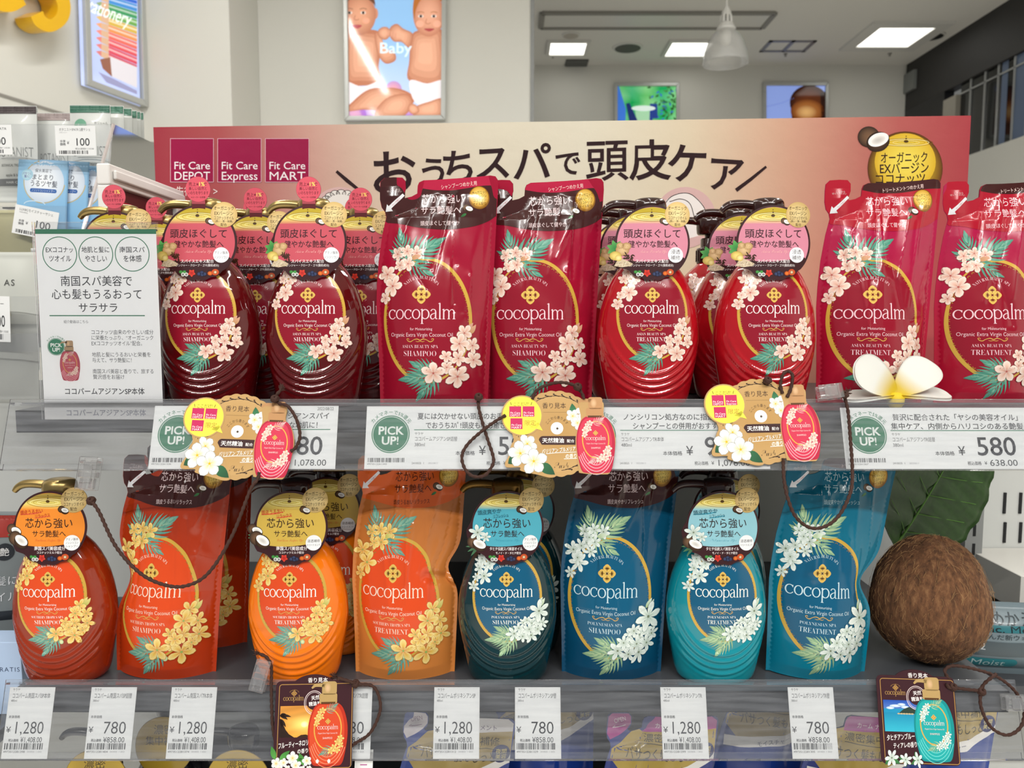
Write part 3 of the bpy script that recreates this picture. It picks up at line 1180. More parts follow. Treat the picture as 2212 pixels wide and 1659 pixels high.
def tag_art(kind, word):
    A = Art(470, 495 + (151 - 151) / TK, TK)
    A.cy = 495 + 151 / TK      # z = 151 mm at the disc's centre
    dark = '#37161a'
    face_ = {('red', 'SHAMPOO'): '#c4525f', ('red', 'TREATMENT'): '#d08498', ('orange', 'SHAMPOO'): '#e8892c', ('orange', 'TREATMENT'): '#cfae4c',
             ('teal', 'SHAMPOO'): '#4fa9bd', ('teal', 'TREATMENT'): '#8fc4d0'}[(kind, word)]
    A.poly(tag_outline(False), dark, 1)
    up = [(470 + 244 * math.cos(PI + PI * i / 40), 495 + 244 * math.sin(PI + PI * i / 40)) for i in range(41)]
    # coloured face: disc cut by a shallow wave near the bottom
    P = []
    for i in range(81):
        t = PI * 0.845 + (PI * 1.30) * i / 80
        P.append((470 + 244 * math.cos(t), 495 + 244 * math.sin(t)))
    W = [(x, 608 + 16 * math.sin((x - 250) / 440 * PI * 1.2) - (x - 470) * .02) for x in np.linspace(P[-1][0] - 8, P[0][0] + 8, 16)]
    A.poly(P + W, face_, 2)
    # oil at the top
    P = [(470 + 244 * math.cos(t), 495 + 244 * math.sin(t)) for t in np.linspace(PI * 1.205, PI * 1.795, 40)]
    O = [(x, 352 + 12 * math.cos((x - 470) / 170)) for x in np.linspace(P[-1][0], P[0][0], 14)]
    y0_ = 250.0
    if kind == 'red':
        g0, g1 = '#b8a01e', face_
    else:
        g0, g1 = '#a58b3c', face_
    def oilc(p):
        f = np.clip((p[:, 1] - 285) / 85, 0, 1)[:, None]
        return np.where(f < .5, H(g0) * (1 - 2 * f) + H('#e6d472') * 2 * f, H('#e6d472') * (2 - 2 * f) + H(g1) * (2 * f - 1))
    # strips so the gradient can follow the height
    for i in range(12):
        ya, yb = 251 + i * 9.5, 251 + (i + 1) * 9.5
        xa, xb = math.sqrt(max(0, 244 ** 2 - (495 - ya) ** 2)), math.sqrt(max(0, 244 ** 2 - (495 - yb) ** 2))
        A.put([(470 - xa, ya), (470 + xa, ya), (470 + xb, yb), (470 - xb, yb)], [(0, 1, 2), (0, 2, 3)], oilc, 3)
    oil_drop(A, 462, 318, 150, 32, 4)
    if kind == 'red':
        A.text('頭皮ほぐして', 468, 432, 67, '#33141c', w=400, l=6, off=.004)
        A.text('健やかな艶髪へ', 470, 505, 52, '#33141c', w=345, l=6, off=.004)
        A.text('Asian Beauty Spa', 475, 553, 34, '#f0b8b4', w=190, font='script', off=-.02, l=6)
        A.text('スパイスエキス配合', 463, 623, 26, '#f4ecec', w=230, l=6, off=.01)
        A.text('ジンジャー・クローブ・ゴマ(整肌成分)', 463, 651, 19, '#f4ecec', w=296, l=6)
        # ginger, leaves and spices at the left edge
        for t in (2.6, 3.5, 4.4, 5.3):
            A.leaf(215, 535, t, 62, 34, '#2f7a3c', '#5aa552', 7)
        for x, y, rx, ry in ((262, 545, 46, 40), (290, 520, 32, 26), (248, 515, 26, 22)):
            A.oval(x, y, rx, ry, '#d9b98a', 8, edge='#a8804e', n=20)
        A.oval(215, 585, 40, 32, '#e8d27a', 9, edge='#b89a44', n=20)
        A.oval(235, 600, 24, 22, '#efdf9a', 9.3, edge='#c4a850', n=16)
        A.poly([(205, 655), (225, 622), (262, 606), (300, 622), (332, 640), (318, 655), (260, 664)], '#cbb79a', 9)
        for i in range(26):
            A.leaf(285 + 48 * RS.rand(), 575 + 40 * RS.rand(), 6.28 * RS.rand(), 24, 9, '#4a2e1c', '#2a170e', 8.5, n=4)
        for i in range(70):
            A.oval(215 + 105 * RS.rand(), 628 + 30 * RS.rand(), 3, 2.2, '#e8dcc6' if i % 2 else '#9a866a', 9.6, n=6)
        cx, cy = (625, 580)
        A.oval(cx, cy, 53, None, '#eef0f4', 9.9, n=32)
        if word == 'SHAMPOO':
            A.text('アミノ酸系', cx, cy - 16, 21, '#33141c', w=92, l=10.2)
            A.text('ノンシリコン', cx, cy + 14, 21, '#33141c', w=92, l=10.2)
        else:
            A.text('浸透', cx, cy - 22, 34, '#33141c', l=10.2)
            A.text('補修', cx, cy + 18, 34, '#33141c', l=10.2)
        coconut_half(A, 556, 352, 24, 5)
    else:
        ink = '#b8341c' if kind == 'orange' else '#1c4a58'
        a1, a2 = ('頭皮うるおい', 'リラックス') if kind == 'orange' else ('頭皮爽やか', 'リフレッシュ')
        hi = '#d8603a' if kind == 'orange' else '#3f97ae'
        A.stroke([(262, 405), (360, 396), (420, 384)], (6, 10, 6), hi, 5.5, sm=4)
        A.stroke([(370, 426), (430, 418), (480, 410)], (6, 9, 5), hi, 5.5, sm=4)
        A.text(a1, 345, 384, 36, ink, w=170, rot=-.12, l=6, off=.008)
        A.text(a2, 425, 410, 30, ink, w=112, rot=-.10, l=6, off=.008)
        A.text('芯から強い', 468, 462, 74, '#2e1a16', w=340, l=6, off=.002)
        A.text('サラ艶髪へ', 472, 535, 50, '#2e1a16', w=240, l=6, off=.002)
        A.text('Southern Tropics Spa' if kind == 'orange' else 'Polynesian Spa', 470, 578, 28, hi, w=190, font='script', off=-.02, l=6)
        if kind == 'orange':
            A.text('南国スパ美容成分', 480, 637, 30, '#f4ecec', w=220, l=6, off=.012)
            A.text('ココナッツミルク配合', 478, 666, 19, '#f4ecec', w=180, l=6, off=.008)
            coconut_half(A, 228, 520, 42, 8)
            for t in (2.5, 2.9, 3.3, 1.9):
                A.leaf(220, 560, t, 60, 20, '#2c4a34', '#4c7a54', 7.5)
            coconut_half(A, 268, 585, 56, 9.2, rot=.5)
        else:
            A.text('タヒチ伝統スパ美容オイル', 462, 640, 26, '#f4ecec', w=232, l=6, off=.010)
            A.text('モノイ・ド・タヒチ配合', 478, 669, 19, '#f4ecec', w=180, l=6, off=.008)
            for t in (2.2, 2.6, 3.0):
                A.leaf(270, 620, t, 95, 20, '#2c4a34', '#4c7a54', 7.5)
            coconut_half(A, 272, 610, 50, 8, rot=.4)
            A.flower(262, 530, 64, 'tiare', .3, 10)
            A.flower(318, 560, 38, 'tiare', .9, 11)
        cx, cy = 632, 600
        A.oval(cx, cy, 54, None, '#eceef0', 9.9, n=32)
        if word == 'SHAMPOO':
            for q, t in enumerate(('アミノ酸系', 'ノンシリコン', 'シャンプー')):
                A.text(t, cx, cy - 24 + 24 * q, 19, '#2e1a16', w=86, l=10.2)
        else:
            A.text('浸透補修', cx, cy - 13, 23, '#2e1a16', w=88, l=10.2)
            A.text('トリートメント', cx, cy + 15, 21, '#2e1a16', w=92, l=10.2)
    fruit_row(A, 340, 606, 704, 7)
    S = Art(470, 495 + 151 / TK, TK)
    S.oval(640, 303, 88, None, '#ecd49a', 11.2, edge='#d2b070', n=40)
    k = '#3a2410'
    if kind == 'red':
        for q, (t, e, w_) in enumerate((('オーガニック', 31, 136), ('EXバージン', 33, 126), ('ココナッツオイル', 28, 132), ('(潤い・艶・保護)', 17, 116), ('配合', 24, 42))):
            S.text(t, 640, (258, 293, 325, 348, 372)[q], e, k, w=w_, l=12, off=.004)
    else:
        for q, (t, e, w_) in enumerate((('オーガニック', 32, 140), ('EXバージン', 34, 128), ('ココナッツオイル', 30, 140), ('配合', 28, 48))):
            S.text(t, 640, (258, 295, 331, 365)[q], e, k, w=w_, l=12, off=.004)
        coconut_half(S, 580, 372, 27, 12.2)
    return A, S


def top_tab_art():
    """round badge on its paper stem, above the shampoo tag"""
    B = Art(0, 0, 1)
    B.rect(-6.0, -186, 6.0, -177, '#5a2226', 1)
    B.oval(0, -199, 11.2, None, '#d85868', 2, n=36)
    for q, (t, e, w_, c) in enumerate((('売上※1%で', 3.8, 17, '#5a1c22'), ('美しい自然と', 3.3, 17, '#4a141c'), ('いのちを守ります', 3.3, 19, '#4a141c'), ('※メーカー出荷額', 1.8, 13, '#4a141c'))):
        B.text(t, 0, -203.6 + 3.9 * q, e, c, w=w_, l=3)
    B.text('1%', 3.3, -203.7, 5.0, '#f4d870', l=3.4, off=.02)
    return B


PRODUCT = {}
PLASTIC = {
    ('red', 'SHAMPOO'): mat('dark_red_clear_bottle', '#660a10', rough=.07, coat=.6, trans=.35, ior=1.40),
    ('red', 'TREATMENT'): mat('red_bottle', '#a80e1a', rough=.12, coat=.5, spec=.5),
    ('orange', 'SHAMPOO'): mat('amber_red_clear_bottle', '#b83a12', rough=.07, coat=.6, trans=.45, ior=1.40),
    ('orange', 'TREATMENT'): mat('orange_bottle', '#f2780c', rough=.12, coat=.5, spec=.5),
    ('teal', 'SHAMPOO'): mat('deep_teal_clear_bottle', '#083c44', rough=.07, coat=.6, trans=.40, ior=1.40),
    ('teal', 'TREATMENT'): mat('turquoise_bottle', '#0c8694', rough=.12, coat=.5, spec=.5),
}
GOLDP = mat('gold_pump_plastic', '#a8905c', rough=.26, metal=.85)
BROWNP = mat('dark_brown_pump_plastic', '#2e1512', rough=.15, coat=.5)
BRONZEP = mat('bronze_pump_plastic', '#6e5020', rough=.22, metal=.7)
LABEL_PRINT = mat('printed_bottle_label', rough=.22, attr=True, coat=.3)


def make_bottle(kind, word, with_tag=True):
    root = thing('pump_bottle', 'x', 'bottle', (0, 0, 0))
    place_mesh('bottle_body', BODY, PLASTIC[(kind, word)], root)
    pm = BROWNP if word == 'TREATMENT' else (BRONZEP if kind == 'teal' else GOLDP)
    for nm, me in zip(('pump_collar', 'pump_head', 'pump_nozzle'), PUMP):
        place_mesh(nm, me, pm, root)
    key = ('lab', kind, word)
    if key not in PRODUCT:
        A = label_art(kind, word, LAB_A, LAB_B, ink='#f4e2e2' if kind == 'red' else '#eef2ea')
        A.cy = 0
        for V in A.V:
            V[:, 1] += LAB_Z
        o = A.build('front_label', LABEL_PRINT, root, surf=lambda x, z: bottle_front(x, z), maxlen=2.2, base=.15, step=.035)
        PRODUCT[key] = o.data
    else:
        place_mesh('front_label', PRODUCT[key], LABEL_PRINT, root)
    if with_tag:
        key = ('tag', kind, word)
        if key not in PRODUCT:
            A, S = tag_art(kind, word)
            t = A.build('neck_tag', PRINTG, root, surf=tag_surf, maxlen=6, thick=.45, outline=tag_outline(False), base=.05, edge='#4a2a2a')
            st = S.build('gold_sticker', FOIL, t, surf=tag_surf, maxlen=6, thick=.3, outline=circle_pts(640, 303, 88), base=.06, edge='#b08a3a')
            PRODUCT[key] = (t.data, st.data)
        else:
            t = place_mesh('neck_tag', PRODUCT[key][0], PRINTG, root)
            st = place_mesh('gold_sticker', PRODUCT[key][1], FOIL, t)
        st['label'] = 'round gold sticker'
        if (kind, word) == ('red', 'SHAMPOO'):
            if 'tab' not in PRODUCT:
                B = top_tab_art()
                out = [(-6, -177), (-6, -188)] + [(11.4 * math.cos(t), -199 + 11.4 * math.sin(t)) for t in np.linspace(PI * .68, PI * 2.32, 30)] + [(6, -188), (6, -177)]
                PRODUCT['tab'] = B.build('badge_tab', PRINTG, root, surf=lambda x, z: -17.6 + 0 * x, maxlen=6, thick=.4, outline=out, base=.05, edge='#a84a54').data
            else:
                place_mesh('badge_tab', PRODUCT['tab'], PRINTG, root)
    return root


# ------------------------------------------------------------------ the refill pouch
PK = 0.139                                   # mm per crop unit; base centre (470, 1662), z = 0 at y = 1662


def pouch_outline():
    P = [(104, 1662), (100, 1400), (92, 1150), (85, 1000), (90, 850), (104, 680), (132, 500), (158, 390), (150, 355), (128, 325), (118, 275), (118, 200),
         (122, 155), (150, 128), (210, 124), (268, 126), (290, 150), (292, 200), (282, 232), (262, 246), (285, 262), (330, 252), (368, 232), (372, 180), (382, 158),
         (412, 144), (520, 141), (640, 134), (760, 124), (860, 112), (895, 118), (910, 140), (913, 190), (905, 330), (893, 560), (880, 800), (868, 1050), (856, 1300), (846, 1500), (838, 1662)]
    out = []
    for i, p in enumerate(P):
        q = P[(i + 1) % len(P)]
        d = math.hypot(q[0] - p[0], q[1] - p[1])
        n = max(1, int(d / 26))
        for j in range(n):
            out.append((p[0] + (q[0] - p[0]) * j / n, p[1] + (q[1] - p[1]) * j / n))
    return np.array(out)


PO = pouch_outline()
POM = np.stack([(PO[:, 0] - 470) * PK, (1662 - PO[:, 1]) * PK], 1)


def pouch_edges(z):
    xl = np.interp(z, [0, 40, 92, 112, 136, 161, 176, 185, 198, 216], [-51, -51.5, -53.5, -53, -51, -47, -43, -20, -14, -13])
    xr = np.interp(z, [0, 22, 50, 85, 120, 153, 185, 205, 216], [51.3, 52.3, 53.8, 55.4, 57, 58.8, 60.5, 61.7, 61])
    return xl, xr


def fold(x, z, x0, z0, x1, z1, w, a):
    dx, dz = x1 - x0, z1 - z0
    L2 = dx * dx + dz * dz
    t = ((x - x0) * dx + (z - z0) * dz) / L2
    tc = np.clip(t, 0, 1)
    d2 = (x - x0 - tc * dx) ** 2 + (z - z0 - tc * dz) ** 2
    return a * np.exp(-d2 / (w * w)) * np.clip(1.15 - tc * .5, 0, 1)


def pouch_surf(seed, fill=1.0, dent=None):
    """two height fields of the filled film: the gentle form, and the same with its fine creases (for the shading normals)"""
    r = random.Random(seed)
    F, FS = [], []

    def crease(x0, z0, x1, z1, w, a):
        F.append((x0, z0, x1, z1, max(5.0, w * 1.6), a * .75))
        FS.append((x0 + .6, z0, x1 + .6, z1, w * .55, a * .62))
    for i in range(7):                       # creases running down from the heat seal
        x0 = r.uniform(-12, 58)
        crease(x0, r.uniform(186, 204), x0 + r.uniform(-26, 6), r.uniform(90, 150), r.uniform(2.0, 3.8), r.uniform(.8, 1.7) * r.choice((1, 1, -1)))
    for i in range(4):
        x0 = r.uniform(-38, 44)
        crease(x0, r.uniform(120, 175), x0 + r.uniform(-14, 14), r.uniform(60, 110), r.uniform(2.2, 5), r.uniform(.6, 1.3) * r.choice((1, -1)))
    for i in range(2):                       # soft sideways buckles
        z0 = r.uniform(60, 130)
        crease(52, z0, r.uniform(18, 35), z0 + r.uniform(-12, 14), r.uniform(3, 4.5), r.uniform(-1.6, 1.4))
    crease(-36, 190, -36 + r.uniform(0, 10), 130, 3.5, 1.8)
    ph = [r.uniform(0, 6.28) for _ in range(6)]

    def make(fine):
        def S(x, z):
            xl, xr = pouch_edges(z)
            c, w = (xl + xr) / 2, (xr - xl) / 2 - 4
            t = np.clip(np.abs(x - c) / w, 0, 1)
            T = np.interp(z, [0, 12, 35, 70, 110, 150, 180, 198, 216], [19, 24, 26.5, 25, 19, 12, 6.5, 1.6, .3]) * fill
            b = T * (1 - t * t) ** .85
            q = np.clip((1 - t) * 3, 0, 1)
            up = np.clip((z - 40) / 90, 0, 1) * np.clip((204 - z) / 14, 0, 1)
            b = b + .5 * np.sin(x * .13 + z * .05 + ph[0]) * np.sin(z * .06 + ph[1]) * q * (.25 + up)
            if fine:
                b = b + (.16 * np.sin(x * .34 - z * .05 + ph[2]) + .06 * np.sin(z * .21 + x * .16 + ph[3])) * q * (.25 + up)
            for f in F + (FS if fine else []):
                b = b + fold(x, z, *f) * q * np.clip((206 - z) / 10, 0, 1)
            if dent:
                b = b + fold(x, z, *dent)
            sp = np.clip((-14 - x) / 6, 0, 1) * np.clip((z - 176) / 8, 0, 1)
            b = b * (1 - sp) + sp * (2.2 * np.exp(-((x + 36) / 6) ** 2) * np.clip((206 - z) / 10, 0, 1))
            b = b + .9 * np.clip((z - 178) / 30, 0, 1) * np.sin(x * .075 + ph[4])
            if fine:                          # pressed heat seals along the sides and top
                b = b - .10 * np.clip((np.abs(x - c) - w + .5) / 1.0, 0, 1)
            return -(b + .25)
        return S
    return make(False), make(True)


def pouch_art(kind, word):
    A = Art(470, 1662, PK)
    main = {('red', 'SHAMPOO'): ('#97112a', '#9c0f34'), ('red', 'TREATMENT'): ('#a3122e', '#a81a50'), ('orange', 'SHAMPOO'): ('#b4360f', '#8f2c14'), ('orange', 'TREATMENT'): ('#d0803c', '#93502a'),
            ('teal', 'SHAMPOO'): ('#094768', '#08425c'), ('teal', 'TREATMENT'): ('#0a7690', '#095470')}[(kind, word)]
    dark = '#3f1d1c'
    if word == 'SHAMPOO':
        panel, strip = dark, {'red': '#b01e40', 'orange': '#c24a1c', 'teal': '#0c7a92'}[kind]
        ink = '#ead2d4'
    else:
        panel, strip = {'red': '#a8182c', 'orange': '#cf5a20', 'teal': '#0b5e78'}[kind], dark
        ink = {'red': '#ecc8d0', 'orange': '#3a1c14', 'teal': '#a8c6ce'}[kind]
    # upper panel with its hanging curved lower edge
    i0 = int(np.argmin(np.hypot(PO[:, 0] - 150, PO[:, 1] - 430)))
    i1 = int(np.argmin(np.hypot(PO[:, 0] - 906, PO[:, 1] - 375)))
    rim = [((x - 470) * .992 + 470, y) for x, y in PO[i0:i1 + 1]]
    low = [tuple(p) for p in spline([(904, 375), (850, 415), (760, 452), (640, 474), (500, 478), (360, 462), (240, 436), (150, 425)], 5)]
    A.poly(rim + low[1:-1], panel, 1)
    j0 = int(np.argmin(np.hypot(PO[:, 0] - 371, PO[:, 1] - 190)))
    top = [((x - 640) * .99 + 640, y) for x, y in PO[j0:i1 - 4] if y < 186]
    A.poly(top + [tuple(p) for p in spline([(908, 176), (800, 182), (700, 200), (600, 212), (480, 210), (374, 192)], 4)], strip, 2)
    if kind == 'red' and word == 'SHAMPOO':
        A.poly([(118, 190), (118, 275), (128, 300), (285, 262), (290, 195)], '#3a1a1a', 1.5)
    A.text('シャンプーつめかえ用' if word == 'SHAMPOO' else 'トリートメントつめかえ用', 650, 178, 33, '#f0d2cc', w=245 if word == 'SHAMPOO' else 285, rot=-.12, l=3)
    A.text('芯から強い', 540, 268, 70, ink, w=285, rot=-.02, l=3)
    A.text('サラ艶髪へ', 530, 348, 62, ink, w=272, rot=-.02, l=3)
    A.text({'red': '頭皮ほぐして健やか', 'orange': '頭皮うるおいリラックス', 'teal': '頭皮爽やかリフレッシュ'}[kind], 525, 436, 36, ink, w=262, rot=-.02, l=3)
    # gold ball with text
    A.oval(785, 262, 70, 78, '#e0b040', 3, edge='#7a4a14', n=36)
    A.oval(785, 255, 62, 66, '#f2d878', 3.2, edge='#c9952f', n=36)
    for q, t in enumerate(('オーガニック', 'EXバージン', 'ココナッツ', 'オイル配合')):
        A.text(t, 788, 226 + 26 * q, 24, '#4a2c10', w=(104, 96, 88, 92)[q], rot=-.12, l=4)
    coconut_half(A, 718, 338, 26, 4)
    A.leaf(700, 372, 2.6, 44, 18, '#3f7a44', '#2c5a34', 3.9)
    # tear-here wording and arrow on the spout
    A.text('ここから', 222, 206, 17, '#d8c2c2', l=3)
    A.text('切ってください', 215, 219, 14, '#d8c2c2', l=3)
    A.poly([(270, 232), (284, 246), (196, 334), (206, 350), (156, 354), (166, 304), (178, 318)], '#dcdce0', 3)
    A.text('キャップを開ける', 228, 290, 15, '#b03c4c', w=70, rot=-.78, l=3.5)
    # label
    B = label_art(kind, word, 41.5, 58.0, ink={'red': '#eec8d0', 'orange': '#f2dcc8', 'teal': '#c3dbe2'}[kind], pouch=True)
    A.merge(B, 440, 1085, dl=.5)
    return A, main


_PM = {}


def make_pouch(kind, word, seed, label, loc, rot=(0, 0, 0), fill=1.0, dent=None, warp=None):
    S0, SN = pouch_surf(seed, fill, dent)
    root = thing('refill_pouch', label, 'pouch', loc, rot, 'refill pouches standing on the two shelves')
    if (kind, word) not in _PM:
        _PM[(kind, word)] = pouch_art(kind, word)
    A, main = _PM[(kind, word)]
    # body film
    gx, gz = np.meshgrid(np.arange(-58, 66, 2.2), np.arange(1.3, 216, 2.2))
    gp = np.stack([gx.ravel() + (np.arange(gx.size) // gx.shape[1] % 2) * 1.1, gz.ravel()], 1)
    pts = [Vector(p) for p in POM] + [Vector(p) for p in gp]
    k = len(POM)
    r = delaunay_2d_cdt(pts, [(i, (i + 1) % k) for i in range(k)], [list(range(k))[::-1]], 1, 1e-4)
    V2 = np.array([tuple(v) for v in r[0]])
    T = np.array([f for f in r[2]], int)
    a, b, c = V2[T[:, 0]], V2[T[:, 1]], V2[T[:, 2]]
    cr = (b[:, 0] - a[:, 0]) * (c[:, 1] - a[:, 1]) - (b[:, 1] - a[:, 1]) * (c[:, 0] - a[:, 0])
    T = np.where((cr < 0)[:, None], T[:, [0, 2, 1]], T)
    WF = warp or (lambda v: v)
    y, _ = height(S0, V2[:, 0], V2[:, 1])
    N = height(SN, V2[:, 0], V2[:, 1])[1]
    Wv = WF(V2)
    n = len(V2)
    fr = np.stack([Wv[:, 0], y, Wv[:, 1]], 1)
    bk = np.stack([Wv[:, 0], np.minimum(-y, 21) * .8 + .1, Wv[:, 1]], 1)
    Nb = N * np.array([1, -1, 1])
    m0, m1 = main
    s = np.clip((V2[:, 1] - 60) / 110, 0, 1)[:, None]
    C = H(m0) * (1 - .6 * s) + H(m1) * .6 * s
    E = np.array(sorted({i for e in [(0, 0)] for i in e}))
    # rim closing the two films
    be = {}
    for t in T:
        for p, q in ((t[0], t[1]), (t[1], t[2]), (t[2], t[0])):
            if (q, p) in be:
                del be[(q, p)]
            else:
                be[(p, q)] = 1
    rim = []
    for p, q in be:
        rim += [(q, p, p + n), (q, p + n, q + n)]
    Fc = np.concatenate([T, T[:, [0, 2, 1]] + n, np.array(rim, int)])
    obj('pouch_film', np.concatenate([fr, bk]) * .001, Fc, FILM, root, cols=np.concatenate([C, C]), normals=np.concatenate([N, Nb]))
    # print, carried by the same surface
    V, Tt, Cc, Z = A.arrays()
    V, Tt, Cc, Z = subdivide(V, Tt, Cc, Z, 2.2)
    y, Ng = height(S0, V[:, 0], V[:, 1])
    N = height(SN, V[:, 0], V[:, 1])[1]
    W = WF(V)
    P = np.stack([W[:, 0], y, W[:, 1]], 1) + Ng * (.22 + Z * .04)[:, None]
    obj('printed_front', P * .001, Tt, FILM, root, cols=Cc, normals=N)
    return root

# ------------------------------------------------------------------ shelves
RAILS = {'up': dict(z=1.377, h=.060, x0=at(22, 857, 0).x, x1=.535), 'low': dict(z=1.1180, h=.066, x0=at(13, 1465, 0).x, x1=at(2192, 1462, 0).x)}
for k_, r_ in RAILS.items():
    r_['dy'] = .0205
    r_['L'] = math.hypot(r_['h'], r_['dy'])
    r_['a'] = -math.atan2(r_['dy'], r_['h'])
    r_['M'] = Matrix.Translation((0, 0, r_['z'])) @ Matrix.Rotation(r_['a'], 4, 'X')
    r_['n'] = (r_['M'].to_3x3() @ Vector((0, -1, 0)))
SHELF = {'up': 1.366, 'low': 1.1035, 'bottom': .845}
STEEL = mat('painted_steel', '#46484c', rough=.35, noise=.03, nscale=8)
STEELD = mat('grey_shelf_steel', '#3c3e42', rough=.38)
ACR = clear_mat('clear_rail_plastic', tint=.968, haze=.075, gloss=.9, rough=.05, hazecol=(.55, .57, .62), scratch=.6)
CLEAR = clear_mat('clear_acrylic', tint=.96, haze=.035, gloss=1.0, rough=.03)
CLIPM = clear_mat('clear_clip_plastic', tint=.95, haze=.06, gloss=2.4, rough=.06, hazecol=(.95, .95, .97))


def rail_local(px, py, k, off=0.0):
    """pixel -> (x, s) on the rail's front plane, in mm; s is measured up the slope from its top edge"""
    r = RAILS[k]
    p = hit(px, py, Vector((0, 0, r['z'])) + r['n'] * off, r['n'])
    q = r['M'].inverted() @ p
    return q.x * 1000, q.z * 1000


def rail_world(x, s, k, off=0.0):
    return RAILS[k]['M'] @ Vector((x * .001, -off, s * .001))


def rail_thing(o, x, s, k, off, rot=0.0):
    r = RAILS[k]
    o.location = rail_world(x, s, k, off)
    o.rotation_euler = (Matrix.Rotation(r['a'], 3, 'X') @ Matrix.Rotation(rot, 3, 'Y')).to_euler()


def shelf(name, label, z, x0, x1, depth=.385):
    t = thing(name, label, 'shelf', ((x0 + x1) / 2, .0, z))
    hw = (x1 - x0) / 2
    g = G().box((-hw, .006, -.0012), (hw, depth, 0)).box((-hw, .006, -.020), (hw, .0075, 0)).box((-hw, .006, -.020), (hw, .02, -.0188))
    g.box((-hw, depth - .0015, -.03), (hw, depth, 0))
    g.build('shelf_board', STEEL, t)
    for sx in (-1, 1):
        G().prism([(0, -.003), (depth - .05, -.003), (depth - .05, -.045), (.25, -.04)], -.0015, .0015)
    for sx in (-hw + .004, hw - .004):
        b = G()
        b.add([(sx - .0015, .03, -.0013), (sx + .0015, .03, -.0013), (sx + .0015, depth, -.0013), (sx - .0015, depth, -.0013),
               (sx - .0015, .03, -.018), (sx + .0015, .03, -.018), (sx + .0015, depth, -.045), (sx - .0015, depth, -.045)],
              [(0, 1, 2, 3), (4, 7, 6, 5), (0, 4, 5, 1), (1, 5, 6, 2), (2, 6, 7, 3), (3, 7, 4, 0)])
        b.build('bracket', STEELD, t)
    return t


def rail(k, label):
    r = RAILS[k]
    t = thing('price_rail', label, 'price rail', (0, 0, r['z']), (r['a'], 0, 0), 'clear price rails along the shelf fronts')
    x0, x1, L = r['x0'], r['x1'], r['L']
    G().box((x0, -.0008, -L), (x1, .0008, 0)).build('front_panel', ACR, t, bevel=.0004)
    G().box((x0, .0009, -L), (x1, .0042, -L + .0012)).box((x0, .0042, -L), (x1, .0052, -L + .006)).build('card_channel', CLEAR, t)
    g = G().box((x0, .0009, -.0045), (x1, .0068, -.0030))
    g.build('mounting_lip', CLEAR, t)
    return t


shelf('shelf', 'upper steel shelf carrying the red bottles and red pouches', SHELF['up'], RAILS['up']['x0'], RAILS['up']['x1'])
shelf('shelf', 'middle steel shelf carrying the orange and teal products and the coconut', SHELF['low'], RAILS['low']['x0'], RAILS['low']['x1'])
shelf('shelf', 'lowest steel shelf carrying the navy and gold pouches', SHELF['bottom'], RAILS['low']['x0'], RAILS['low']['x1'])
rail('up', 'clear plastic rail holding wide cards on the upper shelf front')
rail('low', 'clear plastic rail holding small cards on the middle shelf front')

# gondola back and posts
bk = G().box((-1.2, .3875, .25), (1.25, .395, 1.362)).build('trim_1', mat('gondola_back', '#c9cbc8', rough=.5), None)
tag(bk, 'off-white steel back panel of the shelving', None, None, 'structure')
for i_, x_ in enumerate((RAILS['low']['x0'] - .012, at(2101, 1040, .37).x)):
    g = G().box((x_ - .012, .36, .25), (x_ + .012, .387, 1.362))
    p_ = g.build('trim_%d' % (2 + i_), mat('gondola_post', '#8b8d8c', rough=.4), None)
    sl = G()
    for q in range(40):
        sl.box((x_ - .002, .3595, .3 + q * .0265), (x_ + .002, .3603, .316 + q * .0265))
    sl.build('slots', mat('slot_dark', '#1d1e20', rough=.8), p_)
    tag(p_, ('left' if i_ == 0 else 'right') + ' slotted steel post of the shelving', None, None, 'structure')

# ------------------------------------------------------------------ bottles on the upper shelf
ZU, ZL = SHELF['up'], SHELF['low']


def xat(px, y, z):
    d = ray(px, 829)
    n = CAM + d * ((y - CAM.y) / d.y)
    # same vertical plane: correct for the height
    v = Vector((0, y, z)) - CAM
    fw = v.y * math.cos(PITCH) - v.z * math.sin(PITCH)
    return (px - PW / 2) / FPX * fw


GR = {'red': 'dark red shampoo bottles on the upper shelf', 'redT': 'bright red treatment bottles on the upper shelf', 'low': 'pump bottles on the middle shelf'}
rs = make_bottle('red', 'SHAMPOO')
F_ = 'dark red shampoo bottle with pink tag '
SPOTS = [(-.2845, .047, 0.0, F_ + 'in the front row beside the white sign'),
         (-.184, .047, -.02, F_ + 'in the front row beside the red refill pouches'),
         (-.253, .107, .03, F_ + 'second in line behind the bottle beside the sign'),
         (-.274, .167, 0, F_ + 'last in line behind the bottle beside the sign'),
         (-.149, .107, 0, F_ + 'second in line, left of the first refill pouch'),
         (-.166, .167, 0, F_ + 'last in line, left of the first refill pouch'),
         (-.3830, .090, 0, F_ + 'half hidden behind the top of the white sign'),
         (-.377, .166, 0, F_ + 'in the back row before the small white frame')]
for i, (x, y, rz, lb) in enumerate(SPOTS):
    if i == 0:
        rs.location, rs.rotation_euler = (x, y, ZU), (0, 0, rz)
        rs['label'], rs['group'] = lb, GR['red']
    else:
        dup(rs, (x, y, ZU), (0, 0, rz), lb)
rt = make_bottle('red', 'TREATMENT')
F_ = 'bright red treatment bottle with brown pump '
SPOTS = [(xat(1399, .047, 1.44), .047, 0, F_ + 'directly right of the two red shampoo pouches'),
         (xat(1650, .047, 1.44), .047, .03, F_ + 'in front, just left of the pink treatment pouch'),
         (.121, .107, 0, F_ + 'second in line beside the shampoo pouches'),
         (.118, .167, 0, F_ + 'last in line beside the shampoo pouches'),
         (.2275, .107, 0, F_ + 'second in line beside the pink treatment pouch')]
